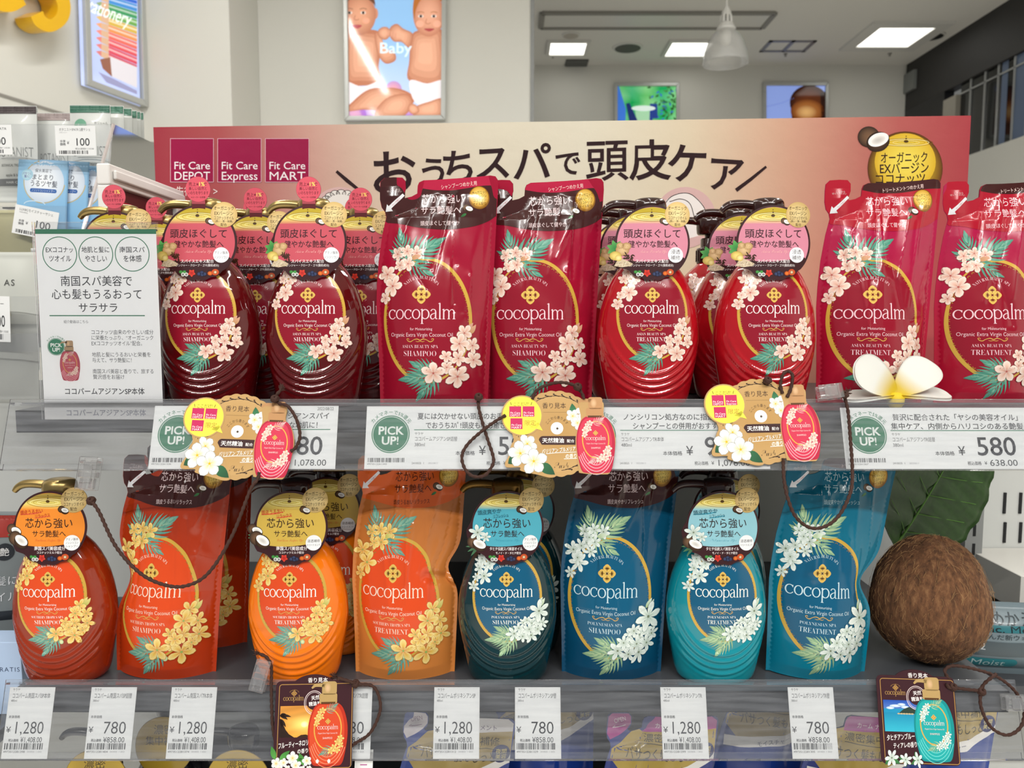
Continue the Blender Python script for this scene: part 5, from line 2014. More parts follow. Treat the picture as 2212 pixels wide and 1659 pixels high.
def photo_tag(px, py, label, kind, cords, frays, clip, knots):
    """dark brown tag with a scenery picture; crop units of the sunset one (scale 6.94, offset 560,1420)"""
    A = Art(905, 910, 1.0)
    out = rr_pts(300, 330, 1460, 1565, 70)
    cap = [(590 - 10, 335)] + [(870 + 330 * math.cos(t), 430 - 190 * math.sin(t)) for t in np.linspace(PI * .85, PI * .15, 16)] + [(1165, 335)]
    xa, _ = rail_local(px - 85, py, 'low')
    xb, _ = rail_local(px + 85, py, 'low')
    xc, sc = rail_local(px, py, 'low')
    A.k = (xb - xa) / 1180.0
    br = '#3a1a20'
    A.poly(out, br, 1)
    A.poly(cap, br, 1.2)
    x0, y0, x1, y1 = 355, 378, 1445, 1545
    for q in (0,):
        P = rr_pts(x0, y0, x1, y1, 40, 6)
        A.stroke(P + [P[0]], 9, '#b58a4a', 2)
    A.text('香り見本', 925, 322, 76, '#f2ece8', w=300, l=2, off=.012)
    emblem(A, 578, 505, 42, '#b58a4a', br, 2)
    A.text('NATURAL BEAUTY SPA', 0, 0, 18, '#b58a4a', w=150, arc=(578, 545, 84), l=2)
    A.wordmark(570, 606, 50, 305, '#c29a58', 2)
    if kind == 'orange':
        def sky(p):
            f = np.clip((p[:, 1] - 680) / 440, 0, 1)[:, None]
            c = H('#c9883a') * (1 - f) + H('#e8a040') * f
            d = np.exp(-((p[:, 0] - 745) / 190) ** 2 - ((p[:, 1] - 935) / 90) ** 2)[:, None]
            st_ = .10 * np.sin(p[:, 1] / 17.0 + p[:, 0] / 90.0)[:, None]
            return np.clip(c * (1 + st_) * (1 - d) + H('#ffe27a') * d, 0, 1)
        A.grid(380, 680, 860, 1118, 24, 22, sky, 2)
        A.oval(745, 940, 55, 42, '#fff6c8', 2.5, edge='#ffe58a', n=24)
        A.poly([(380, 890), (430, 930), (470, 1010), (520, 1070), (600, 1118), (380, 1118)], '#2a1a12', 3)
        A.poly([(640, 1118), (700, 1085), (770, 1080), (860, 1110), (860, 1118)], '#3a2414', 3)
        for (a, ln) in ((-.1, 170), (.25, 130), (.7, 150), (1.1, 130), (-.5, 90)):
            A.leaf(380, 815 if a < .5 else 860, a, ln, 42, '#2a1a12', l=3, bend=.5)
    else:
        def sea(p):
            y = p[:, 1][:, None]
            a = np.where(y < 800, H('#1f4fae') * (1 - (y - 680) / 160 * .5) + H('#7fa4d8') * ((y - 680) / 160 * .5), H('#1f8fb8'))
            return np.clip(np.where(y > 850, H('#1a86ae') * (1 - (y - 850) / 268) + H('#35b4cc') * ((y - 850) / 268), a), 0, 1)
        A.grid(380, 680, 960, 1118, 8, 24, sea, 2)
        for x, y, rx in ((560, 760, 90), (650, 740, 60), (480, 790, 60), (700, 775, 60)):
            A.oval(x, y, rx, 20, '#e6eef6', 2.5, edge='#9fbfe4', n=20)
        A.poly([(600, 862), (680, 800), (760, 770), (860, 800), (960, 830), (960, 866)], '#2a3e34', 3)
        for i in range(6):
            A.oval(600 + i * 40, 868, 22, 10, '#c9b48a', 3.4, n=10)
        A.rect(840, 960, 920, 975, '#274a54', 3)
    A.ring(880, 640, 150, 170, 9, '#e6d2d0', 4, n=48)
    A.ring(880, 640, 128, 148, 6, '#e6d2d0', 4, n=48)
    A.oval(880, 620, 118, 120, br, 3.8, n=36)
    A.text('天然', 895, 570, 66, '#f6f0ee', w=125, rot=-.12, l=5, off=.02)
    A.text('精油', 860, 655, 66, '#f6f0ee', w=118, rot=-.12, l=5, off=.02)
    A.text('配合', 965, 640, 40, '#f6f0ee', w=72, rot=-.12, l=5, off=.02)
    if kind == 'orange':
        A.text('フルーティーネロリ', 590, 1210, 92, '#f8f4f0', w=455, rot=-.10, l=6, off=.012, sk=.1)
        A.text('の香り', 735, 1305, 70, '#f8f4f0', w=170, rot=-.08, l=6, off=.012, sk=.1)
        mini_bottle(A, 1095, 1075, 850, '#b8301a', 7, 'orange', '#d24a28', '#b59660')
        for (x, y) in ((955, 1450), (1125, 1450)):
            A.oval(x, y, 22, 28, '#f6efe6', 16, n=14)
        for a, x, y in ((-1.9, 330, 1410), (-.7, 400, 1420), (-2.0, 760, 1500), (-.4, 560, 1480)):
            A.leaf(x, y, a, 190, 80, '#5aa04a', '#3c7a34', 6)
        for i, (x, y, r) in enumerate(((350, 1470, 80), (460, 1460, 66), (590, 1400, 92), (640, 1500, 80), (800, 1440, 74), (400, 1540, 60), (520, 1540, 50), (740, 1550, 50), (840, 1545, 44))):
            A.flower(x, y, r, 'white', i * 1.1, 8 + i * 1.1)
    else:
        A.text('タヒチアンブルー', 600, 1190, 92, '#f8f4f0', w=420, rot=-.08, l=6, off=.012, sk=.1)
        A.text('ティアレの香り', 660, 1300, 84, '#f8f4f0', w=360, rot=-.08, l=6, off=.012, sk=.1)
        mini_bottle(A, 1110, 1075, 850, '#0f8a8c', 7, 'teal', '#1fa6a4', '#b59660')
        for i, (x, y, r) in enumerate(((450, 1480, 130), (650, 1500, 95), (830, 1500, 110))):
            for a in (2.4, .6):
                A.leaf(x, y, a + i, r * 1.1, r * .5, '#4c8a4c', '#2f6a3c', 7)
            A.flower(x, y, r, 'tiare', i * .7, 8 + i * 2)
    t = thing('scent_sample_tag', label, 'sample tag', (0, 0, 0), (0, 0, 0))
    KNOTS[t.name] = knots
    rail_thing(t, xc, sc, 'low', .0068, -.02 if kind == 'orange' else .03)
    A.build('card', PRINTG, t, thick=1.1, outline=[out, cap], edge=br, step=.03)
    add_cord(t, cords, 'low', frays)
    clip_mesh(t, *clip)
    return t


photo_tag(685, 1556, 'dark brown scent tag with a sunset picture and orange bottle', 'orange',
          [[(560, 1412, .006), (576, 1420, .006), (586, 1440, .005), (586, 1480, .005), (587, 1530, .005), (590, 1575, .0040), (600, 1606, .0034), (640, 1622, .0034), (700, 1628, .0034), (750, 1616, .0034), (770, 1604, .0040), (795, 1588, .006), (812, 1562, .006), (822, 1528, .006), (815, 1495, .006), (800, 1480, .006), (772, 1478, .007)],
           [(730, 1464, .0105), (755, 1472, .0105), (772, 1478, .007)]],
          [(730, 1464, -12, -4), (562, 1412, -14, -4)], (564, 1459, 'low', .0062, (0, .22, 0), .0135, .028, .009), [(768, 1477)])
photo_tag(1978, 1546, 'dark brown scent tag with a blue beach picture and teal bottle', 'teal',
          [[(2044, 1478, .0085), (2052, 1486, .008), (2062, 1484, .005), (2045, 1460, .006), (2042, 1446, .006), (2060, 1438, .006), (2100, 1444, .006), (2150, 1460, .006), (2190, 1490, .006), (2212, 1530, .006), (2205, 1570, .006), (2175, 1588, .006), (2140, 1570, .006), (2120, 1530, .006), (2118, 1500, .006), (2124, 1480, .006), (2140, 1465, .009), (2152, 1456, .006)],
           [(2062, 1486, .005), (2095, 1490, .006), (2120, 1492, .006)]],
          [], (2196, 1518, 'low', .0062, (0, 1.6, 0), .0135, .024, .009), [(2058, 1484), (2120, 1494)])

A = Art(0, 0, 1.0)
A.rect(-8.2, 0, 8.2, 34, '#ececea', 1)
for q_, t_ in enumerate('ニベ'):
    A.text(t_, 0, 15 + 11 * q_, 10, '#b0488c', l=2)
o = A.build('paper_strip', PRINT, None, thick=.25, outline=[(-8.2, 0), (8.2, 0), (8.2, 34), (-8.2, 34)])
tag(o, 'narrow white paper strip with pink writing hanging right of the sunset tag', 'paper strip')
xs0_, _ = rail_local(784, 1628, 'low')
rail_thing(o, xs0_, -RAILS['low']['L'] * 1000 + 8, 'low', -.0060)

# ------------------------------------------------------------------ white sign in a clear stand
def sign():
    y = .0035
    z0 = ZU - .0075
    sc_ = (at(345, 700, y).x - at(85, 700, y).x) * 1000 / 720.0
    xl, xr = at(86, 700, y).x, at(345, 700, y).x
    A = Art(596, 1290, sc_)
    W0, W1 = 238, 955
    top, bot = 103, 1290
    A.rect(W0, 178, W1, bot, '#f3f4f6', 1)
    A.rect(W0, 156, W1, 184, '#2c7556', 2)
    for cx, a, b_ in ((378, 'EXココナッ', 'ツオイル'), (592, '地肌と髪に', 'やさしい'), (808, '南国スパ', 'を体感')):
        A.ring(cx, 302, 103, 103, 5, '#2c7556', 2, n=64)
        A.text(a, cx, 276, 38, '#2c2d32', w=168 if len(a) > 4 else 152, l=2, off=.008)
        A.text(b_, cx, 328, 42, '#2c2d32', w=134 if len(b_) > 3 else 112, l=2, off=.008)
    A.text('南国スパ美容で', 588, 460, 66, '#2c2d32', w=432, l=2, off=.004)
    A.text('心も髪もうるおって', 588, 538, 66, '#2c2d32', w=545, l=2, off=.004)
    A.text('サラサラ', 592, 618, 62, '#2c2d32', w=240, l=2, off=.004)
    A.rect(298, 663, 868, 669, '#2c7556', 2)
    A.text('紹介動画はこちら', 455, 702, 21, '#55565c', w=148, l=2)
    pickup(A, 328, 852, 52)
    mini_bottle(A, 406, 965, 175, '#a83a4c', 3, 'red', '#b84a5a', '#a88a68')
    for i, t in enumerate(('ココナッツ由来のやさしい成分', 'に栄養たっぷり、“オーガニック', 'EXココナッツオイル”配合。', '', '地肌と髪にうるおいと栄養を', '与えて、サラ艶髪に！', '', '南国スパ美容と香りで、旅する', '贅沢感をお届け')):
        if t:
            A.text(t, 540, 764 + 33.6 * i, 31, '#3c3d43', w=(376, 376, 320, 0, 356, 255, 0, 370, 192)[i], al='l', l=2)
    A.text('ココパームアジアンSP本体', 605, 1120, 44, '#2c2d32', w=486, l=2, off=.012)
    A.text('ココパームアジアンSP本体', 608, 1250, 44, '#8d8fa0', w=486, l=2, off=.012)  # painted double image of the line above, as the clear plastic repeats it
    t = thing('sign_stand', 'white shop sign with green circles in a clear upright stand', 'sign', ((xl + xr) / 2, y, z0))
    hw = (xr - xl) / 2
    zt = at(200, 480, y).z - z0
    A.cx = (238 + 955) / 2
    # card height fits between the shelf and its top
    k2 = (at(200, 495, y).z - z0) * 1000 / ((1290 - 156) * sc_)
    for V in A.V:
        V[:, 0] -= 0
        V[:, 1] *= k2
    A.build('sign_card', PRINT, t, step=.03)
    G().box((-hw - .001, .0012, .0), (hw + .001, .0024, zt)).build('back_sheet', CLEAR, t)
    G().box((-hw - .001, -.0024, .0), (hw + .001, -.0014, zt)).build('front_sheet', clear_mat('clear_sign_sheet', tint=.99, haze=.012, gloss=.8, rough=.05), t)
    return t


sign()

# ------------------------------------------------------------------ wide banner board behind the upper shelf
BL, BR = at(340, 500, .345), at(2085, 500, .287)
bdir = Vector((BR.x - BL.x, BR.y - BL.y, 0)).normalized()
bn = Vector((bdir.y, -bdir.x, 0))
BZ0, BZ1 = ZU, 1.6955


def on_banner(V, d):
    out = np.empty((len(V), 3))
    for i, (x, y) in enumerate(V):
        p = hit(x, -y, BL, bn) + bn * (d[i] * .001 + .0003)
        out[i] = p
    return out


def banner():
    t = thing('banner_board', 'long red and cream banner board with big brown lettering behind the bottles', 'banner')
    w = (BR - BL)
    Lb = math.hypot(w.x, w.y)
    n = 24
    P0 = [BL + bdir * (Lb * i / n) for i in range(n + 1)]
    g = G()
    V, F = [], []
    for i, p in enumerate(P0):
        for z in (BZ0, BZ1):
            V += [(p.x, p.y, z), (p.x - bn.x * .003, p.y - bn.y * .003, z)]
    for i in range(n):
        a = i * 4
        F += [(a, a + 4, a + 6, a + 2), (a + 1, a + 3, a + 7, a + 5), (a + 2, a + 6, a + 7, a + 3), (a, a + 1, a + 5, a + 4)]
    F += [(0, 2, 3, 1), (n * 4, n * 4 + 1, n * 4 + 3, n * 4 + 2)]
    xs = np.array([v[0] for v in V])
    s = (xs - BL.x) / (BR.x - BL.x)
    stops = [0, .10, .20, .30, .42, .55, .66, .78, .90, 1.0]
    cols = ['#a03642', '#b05656', '#cd9d90', '#dcc8b2', '#e2dac4', '#e2dbc6', '#ded0b4', '#d2a68c', '#b4605a', '#a53e44']
    C = np.stack([np.interp(s, stops, [H(c)[k] for c in cols]) for k in range(3)], 1)
    BM = mat('banner_gloss_paper', rough=.22, attr=True, coat=.4, bump=.25, bscale=55)
    obj('board', V, F, BM, t, cols=C)
    A = Art(0, 0, 1)
    K = '#2b1214'
    for ch, x, y, e, r in (('お', 848, 372, 104, -.06), ('う', 936, 372, 72, -.06), ('ち', 990, 360, 82, -.06), ('ス', 1063, 350, 84, -.06), ('パ', 1148, 350, 88, -.06), ('で', 1226, 352, 60, -.06),
                           ('頭', 1310, 345, 96, -.03), ('皮', 1404, 345, 92, -.02), ('ケ', 1484, 352, 92, .03), ('ア', 1566, 374, 84, .06)):
        A.text(ch, x, y, e, K, rot=r, l=2, off=.016, sk=.03)
    A.stroke([(727, 370), (750, 390), (775, 410)], (6, 8, 6), K, 2)
    A.stroke([(1590, 411), (1622, 387), (1655, 360)], (8, 7, 5), K, 2)
    for x0, x1, s_ in ((368, 462, 'DEPOT'), (470, 565, 'Express'), (573, 668, 'MART')):
        logo(A, x0, 299, x1, 394, s_, 2, '#e6b8c4')
    A.text('先行発売 >', 425, 413, 23, '#f2dcd8', w=92, l=2)
    # line drawings of hair washing in two pale circles
    for cx in (735, 1480):
        A.oval(cx, 470, 66, None, '#d9b4b0', 1.4, n=40)
    def bun(cx):
        for i in range(9):
            a = PI + PI * i / 8
            A.oval(cx + 34 * math.cos(a), 440 + 22 * math.sin(a), 11, 9, '#efe9e2', 2, n=14)
            A.ring(cx + 34 * math.cos(a), 440 + 22 * math.sin(a), 11, 9, 1.3, '#3a2a28', 2.3, n=16)
        A.oval(cx, 440, 32, 20, '#efe9e2', 2.5, n=20)
        for q in (0, 10, 20):
            A.stroke([(cx - 32, 442 + q), (cx, 448 + q), (cx + 34, 446 + q)], 1.5, '#3a2a28', 3, sm=4)
        A.poly([(cx - 34, 450), (cx + 36, 448), (cx + 38, 500), (cx - 36, 500)], '#efe9e2', 2.2)
    bun(737)
    A.poly([tuple(p) for p in closed_spline([(1432, 445), (1450, 424), (1478, 416), (1500, 424), (1522, 450), (1530, 500), (1440, 520), (1430, 480)], 4)], '#f0ebe6', 2)
    for P in ([(1432, 446), (1450, 425), (1478, 417), (1500, 425), (1524, 455), (1530, 500)], [(1446, 436), (1470, 430), (1490, 440), (1500, 470)], [(1455, 445), (1475, 442), (1484, 456)], [(1440, 470), (1446, 500), (1440, 520)]):
        A.stroke(P, 1.6, '#3a2a28', 3, sm=5)
    # gold oil ball and coconut
    A.oval(1955, 364, 81, 80, '#e6c02e', 2, edge='#5a2e0c', n=48, rings=[0, .5, .8, .92, 1.0])
    A.oval(1955, 350, 66, 62, '#f0dc5a', 2.4, edge='#d9b02a', n=40)
    oil_drop(A, 1957, 308, 58, 9, 3)
    A.text('オーガニック', 1953, 340, 25, K, w=104, rot=-.02, l=4, off=.01)
    A.text('EXバージン', 1953, 363, 27, K, w=108, rot=-.02, l=4, off=.01)
    A.text('ココナッツ', 1944, 386, 25, K, w=112, rot=-.02, l=4, off=.01)
    coconut_half(A, 1895, 302, 25, 6, -.35)
    A.build('printed_front', BM, t, mapf=on_banner, step=.05, base=.1)
    return t


banner()

# ------------------------------------------------------------------ small white picture frame leaning at the left
def white_frame():
    t = thing('picture_frame', 'small white moulded picture frame with dark red panel behind the left bottles', 'picture frame')
    a = at(256, 352, .14)
    L = .185
    t.location = (a.x - .020, .14, ZU)
    t.rotation_euler = (0, 0, PI / 2)
    h = a.z - ZU
    W = mat('white_painted_frame', '#e2dfdc', rough=.35)
    for nm, lo, hi in (('frame_rail', (0, -.010, h - .022), (L, .004, h)), ('frame_rail', (0, -.010, 0), (L, .004, .022)), ('frame_stile', (0, -.010, .0221), (.022, .004, h - .0221)), ('frame_stile', (L - .022, -.010, .0221), (L, .004, h - .0221))):
        g = G().box(lo, hi)
        q = .006
        g.box((lo[0] + q, lo[1] - .004, lo[2] + q), (hi[0] - q, lo[1] - .0001, hi[2] - q))
        g.build(nm, W, t, bevel=.002, seg=3)
    p = G().box((.0221, -.004, .0221), (L - .0221, .002, h - .0221)).build('red_panel', mat('dark_red_panel', '#4a1218', rough=.3), t)
    G().box((.03, -.0052, h - .075), (.055, -.0042, h - .035)).build('red_square', mat('bright_red_patch', '#a0182a', rough=.4), p)


white_frame()

# ------------------------------------------------------------------ white foam flower on the shelf edge
def foam_flower():
    c = at(1938, 846, .018)
    t = thing('foam_flower', 'white plumeria flower of foam with yellow centre on the shelf edge', 'flower', (c.x, .020, ZU))
    PM_ = mat('white_foam_petal', rough=.6, attr=True, sss=.15)

    def petal(u_, n_, ln, w, curl, cup):
        U = Vector(u_).normalized()
        Nn = (Vector(n_) - U * Vector(n_).dot(U)).normalized()
        Wd = Nn.cross(U)
        n, m = 30, 18
        V, C = [], []
        for i in range(n + 1):
            u = math.sin(PI / 2 * i / n)
            wd = w * 1.16 * (u ** .62 + .05) * max(0.0, 1 - u ** 4.5) ** .5 + .0004
            for j in range(m + 1):
                v = -1 + 2 * j / m
                h = cup * (v * v - .3) * wd * .5 + curl * v * wd * .5 * u - .10 * ln * u * u * (1 if cup > 0 else -1)
                V.append(tuple(U * (ln * u) + Wd * (wd * v / 2) + Nn * h))
                f = min(1, max(0, (u - .14) / .34))
                C.append(H('#c9aa14') * (1 - f) + H('#d6d5cf') * f)
        W = np.array(V)
        k = len(W)
        F = []
        for i in range(n):
            for j in range(m):
                a = i * (m + 1) + j
                F.append((a, a + m + 1, a + m + 2, a + 1))
        W2 = W - np.array(tuple(Nn)) * .0026
        Fb = [tuple(i + k for i in f[::-1]) for f in F]
        rim = []
        loop = [i * (m + 1) for i in range(n + 1)] + [n * (m + 1) + j for j in range(1, m + 1)] + [i * (m + 1) + m for i in range(n - 1, -1, -1)] + [j for j in range(m - 1, 0, -1)]
        for q in range(len(loop)):
            p1, p2 = loop[q], loop[(q + 1) % len(loop)]
            rim.append((p1, p2, p2 + k, p1 + k))
        o = obj('petal', np.concatenate([W, W2]), F + Fb + rim, PM_, t, smooth=True, cols=np.array(C + C))
        o.location = (0, 0, .0135)
        return o
    petal((-.78, -.10, .62), (.15, -.95, .25), .047, .041, .22, .16)
    petal((.74, .05, .66), (-.30, -.90, .30), .046, .039, -.30, .16)
    petal((1, -.10, .10), (.05, -.25, 1), .047, .034, .05, .12)
    petal((-1, .10, .02), (-.05, -.15, 1), .046, .034, -.05, .10)
    G().lathe([(.004, 0), (.007, .004), (.008, .010), (.004, .015)], 20).build('flower_base', PM_ if False else mat('yellow_foam', '#d9bb1c', rough=.6), t, smooth=True)


foam_flower()

# ------------------------------------------------------------------ coconut and leaf
def coconut():
    c = at(2006, 1306, .085)
    r = .0555
    z = ZL + r * 1.02
    c = Vector((xat(2007, .075, z), .075, z))
    t = thing('coconut', 'whole brown hairy coconut at the shelf right end', 'coconut', (c.x, c.y, ZL))
    from mathutils import noise as mn
    n, m = 72, 120
    V = []
    for i in range(n + 1):
        th = PI * i / n
        for j in range(m):
            ph = 2 * PI * j / m
            d = Vector((math.sin(th) * math.cos(ph), math.sin(th) * math.sin(ph), math.cos(th)))
            k = 1 + .035 * mn.noise(d * 1.8) + .016 * mn.noise(Vector((d.x * 9, d.y * 9, d.z * 3))) + .008 * mn.noise(d * 30)
            k *= 1 + .04 * math.cos(3 * ph) * max(0, d.z) ** 2
            V.append((d.x * r * 1.0 * k, d.y * r * 1.0 * k, r * 1.02 + d.z * r * (1.26 if d.z > 0 else 1.0) * min(k, 1.02)))
    F = []
    for i in range(n):
        for j in range(m):
            F.append((i * m + j, (i + 1) * m + j, (i + 1) * m + (j + 1) % m, i * m + (j + 1) % m))
    HM = bpy.data.materials.new('coconut_husk')
    HM.use_nodes = True
    nt = HM.node_tree
    bs = nt.nodes['Principled BSDF']
    bs.inputs['Roughness'].default_value = .85
    tc = nt.nodes.new('ShaderNodeTexCoord')
    mp = nt.nodes.new('ShaderNodeMapping')
    mp.inputs['Scale'].default_value = (60, 60, 22)
    nt.links.new(tc.outputs['Object'], mp.inputs[0])
    ns = nt.nodes.new('ShaderNodeTexNoise')
    ns.inputs['Scale'].default_value = 3.2
    ns.inputs['Detail'].default_value = 9
    ns.inputs['Roughness'].default_value = .7
    nt.links.new(mp.outputs[0], ns.inputs['Vector'])
    cr = nt.nodes.new('ShaderNodeValToRGB')
    e = cr.color_ramp.elements
    e[0].position, e[0].color = .30, (*H('#38210f'), 1)
    e[1].position, e[1].color = .74, (*H('#9a704a'), 1)
    q = e.new(.52)
    q.color = (*H('#70492c'), 1)
    nt.links.new(ns.outputs['Fac'], cr.inputs[0])
    nt.links.new(cr.outputs[0], bs.inputs['Base Color'])
    bp = nt.nodes.new('ShaderNodeBump')
    bp.inputs['Strength'].default_value = .9
    bp.inputs['Distance'].default_value = .003
    nt.links.new(ns.outputs['Fac'], bp.inputs['Height'])
    nt.links.new(bp.outputs[0], bs.inputs['Normal'])
    obj('husk', V, F, HM, t, smooth=True)
    g = G()
    rr = np.random.RandomState(5)
    for i in range(900):
        d = rr.normal(size=3)
        d /= np.linalg.norm(d)
        if d[1] > .5:
            continue
        mer = np.cross(np.cross(d, (0.1, 0, 1)), d)
        tng = np.cross(d, (0, 0, 1)) * rr.normal() * .6 + mer * rr.choice((-1, 1))
        tng /= np.linalg.norm(tng) + 1e-6
        L = rr.uniform(.004, .012)
        P = []
        for s in (0, .33, .66, 1.0):
            p = d * r * 1.0 + tng * L * s + d * (.0006 + .0009 * math.sin(PI * s) * rr.uniform(.1, 1.6)) - d * (L * s) ** 2 / (2 * r) + rr.normal(size=3) * .0004
            P.append((p[0], p[1], p[2] * (1.26 if p[2] > 0 else 1.0) + r * 1.02))
        g.tube(P, .00011, 3, caps=False)
    o = g.build('fibres', mat('coconut_fibre', '#a88256', rough=.8), t)
    tag(o, None, None, None, 'stuff')


coconut()


def big_leaf():
    # broad artificial leaf standing behind the coconut
    n, m = 26, 16
    t = thing('artificial_leaf', 'broad dark green artificial leaf standing behind the coconut', 'leaf', (xat(1925, .19, ZL), .19, ZL))
    LM = bpy.data.materials.new('leaf_green')
    LM.use_nodes = True
    nt = LM.node_tree
    bs = nt.nodes['Principled BSDF']
    bs.inputs['Roughness'].default_value = .38
    wv = nt.nodes.new('ShaderNodeTexNoise')
    wv.inputs['Scale'].default_value = 25
    cr = nt.nodes.new('ShaderNodeValToRGB')
    cr.color_ramp.elements[0].color = (*H('#16300c'), 1)
    cr.color_ramp.elements[1].color = (*H('#2c5212'), 1)
    nt.links.new(wv.outputs['Fac'], cr.inputs[0])
    nt.links.new(cr.outputs[0], bs.inputs['Base Color'])
    V = []
    for i in range(n + 1):
        u = i / n
        w = float(np.interp(u, [0, .1, .3, .55, .8, .93, 1], [.010, .044, .066, .068, .054, .030, .004]))
        for j in range(m + 1):
            v = -1 + 2 * j / m
            y = .012 * abs(v) - .018 * u * u + .0018 * math.sin(abs(v) * 3 + u * 38) + .05 * (u - .5) * 0
            V.append((w * v, -y, .168 * u))
    F = []
    for i in range(n):
        for j in range(m):
            a = i * (m + 1) + j
            F.append((a, a + 1, a + m + 2, a + m + 1))
    R = Matrix.Translation((.0, 0, .082)) @ Matrix.Rotation(math.radians(33), 4, 'Y') @ Matrix.Rotation(math.radians(12), 4, 'Z')
    V = [tuple(R @ Vector(v)) for v in V]
    o = obj('leaf_blade', V, F, LM, t, smooth=True)
    s = o.modifiers.new('thick', 'SOLIDIFY')
    s.thickness = .0008
    g = G()
    g.tube([R @ Vector((0, -.0012 + .018 * (q * q), .168 * q)) for q in np.linspace(0, 1, 10)], np.linspace(.0014, .0005, 10), 6)
    for k in range(5):
        q0 = .12 + .15 * k
        for sd in (-1, 1):
            P = []
            for s_ in np.linspace(0, .8, 5):
                u = q0 + s_ * .16
                w = float(np.interp(u, [0, .1, .3, .55, .8, .93, 1], [.010, .044, .066, .068, .054, .030, .004]))
                P.append(R @ Vector((sd * w * s_, -(.012 * s_ - .018 * u * u) - .001, .168 * u)))
            g.tube(P, .00045, 4)
    g.build('veins', mat('leaf_vein', '#5c8a3a', rough=.5), t)
    G().tube([R @ Vector((0, 0, .004)), (-.004, 0, .05), (-.006, 0, .0006)], .0022, 8).build('stem', mat('leaf_stem', '#3a5a22', rough=.5), t)


big_leaf()

# ------------------------------------------------------------------ products on the lowest shelf
_NM = {}


def navy_pouch(px, y, label, style, rot=(0, 0, 0), seed=1):
    S0 = pouch_surf(seed, .95)[0]
    A = Art(470, 1662, PK)
    base, top, band, spout = {'gold': ('#1c2f7c', '#b39a4a', '#b04a98', '#a23a86'), 'white': ('#1c3a8c', '#a8935a', '#d8d6d8', '#cfc9d0'), 'grey': ('#6a7c86', '#7d8e96', '#2f7f88', '#8d9aa0')}[style]
    A.poly([((x - 470) * .992 + 470, y_ + 2) for x, y_ in PO], base, 1)
    if style != 'grey':
        A.poly([(296, 262), (372, 238), (376, 185), (400, 152), (860, 122), (900, 145), (898, 380), (700, 470), (430, 520), (250, 560), (160, 470), (165, 400)], top, 2)
        A.poly([(374, 200), (384, 165), (412, 150), (860, 118), (900, 145), (899, 205), (640, 240), (374, 262)], band, 3)
        A.poly([(126, 160), (150, 134), (268, 132), (286, 155), (288, 205), (260, 245), (150, 330), (124, 290)], spout, 3)
        A.text('OPEN', 208, 178, 46, '#e6dce4' if style == 'gold' else '#8a6a84', w=86, l=4, rot=-.3)
        A.stroke([(250, 215), (160, 238), (176, 224)], 5, '#e6dce4' if style == 'gold' else '#8a6a84', 4)
        A.text('カーム ナイトリペア' if style == 'gold' else 'トリートメント', 640, 200, 42, '#f2e2ee' if style == 'gold' else '#6a5a74', w=360 if style == 'gold' else 300, l=4, rot=-.06, off=.01)
        A.text('濃密集中補修', 600, 292, 62, '#3a3222', w=430, l=4, rot=-.03)
        A.rect(390, 336, 840, 340, '#3a3222', 4)
        A.text('バサつく髪もしっとり', 560, 400, 84, '#2e2818', w=600, l=4, rot=-.02)
        A.oval(830, 370, 66, None, '#1c2560', 4, n=28)
        A.text('夜間', 830, 352, 40, '#e6d68a', l=5)
        A.text('美容', 830, 392, 40, '#e6d68a', l=5)
        A.poly([(160, 560), (430, 520), (700, 470), (898, 380), (898, 440), (650, 560), (160, 640)], '#e6e4e2', 3)
        A.text('モイスチャー', 520, 550, 40, '#3c3f66', w=260, l=4, rot=-.25)
    else:
        A.text('つめかえ', 590, 250, 110, '#3a444a', w=360, l=4)
        A.rect(330, 330, 880, 410, '#2f7f88', 3)
        A.text('conc. Moist', 600, 368, 66, '#2a3a40', w=420, l=4, off=.01)
        A.text('溶け込んだ新ウォーター', 600, 460, 46, '#3a444a', w=500, l=4)
        A.rrect(360, 520, 860, 700, 20, '#58646a', 3)
        A.text('2', 470, 590, 90, '#d6dade', l=4, font='serif')
        A.text('Moist', 600, 800, 80, '#d6e6e8', w=220, l=4)
    root = thing('refill_pouch', label, 'pouch', (xat(px, y, 1.02), y, SHELF['bottom']), rot, 'navy and gold pouches on the lowest shelf')
    _pouch_body(root, S0, (base, base), A)
    return root


def _pouch_body(root, S0, main, A):
    if 'cdt' not in _NM:
        gx, gz = np.meshgrid(np.arange(-58, 66, 2.4), np.arange(2, 216, 2.4))
        pts = [Vector(p) for p in POM] + [Vector(p) for p in np.stack([gx.ravel(), gz.ravel()], 1)]
        k = len(POM)
        r = delaunay_2d_cdt(pts, [(i, (i + 1) % k) for i in range(k)], [], 1, 1e-4)
        V2 = np.array([tuple(v) for v in r[0]])
        T = np.array(r[2], int)
        a, b, c = V2[T[:, 0]], V2[T[:, 1]], V2[T[:, 2]]
        cr = (b[:, 0] - a[:, 0]) * (c[:, 1] - a[:, 1]) - (b[:, 1] - a[:, 1]) * (c[:, 0] - a[:, 0])
        _NM['cdt'] = (V2, np.where((cr < 0)[:, None], T[:, [0, 2, 1]], T))
    V2, T = _NM['cdt']
    y, N = height(S0, V2[:, 0], V2[:, 1])
    n = len(V2)
    P = np.concatenate([np.stack([V2[:, 0], y, V2[:, 1]], 1), np.stack([V2[:, 0], np.minimum(-y, 20) * .8, V2[:, 1]], 1)]) * .001
    obj('pouch_film', P, np.concatenate([T, T[:, [0, 2, 1]] + n]), FILM, root, cols=np.tile(H(main[0]), (2 * n, 1)), normals=np.concatenate([N, N * np.array([1, -1, 1])]))
    A.build('printed_front', FILM, root, surf=S0, maxlen=2.6, base=.30, step=.05)


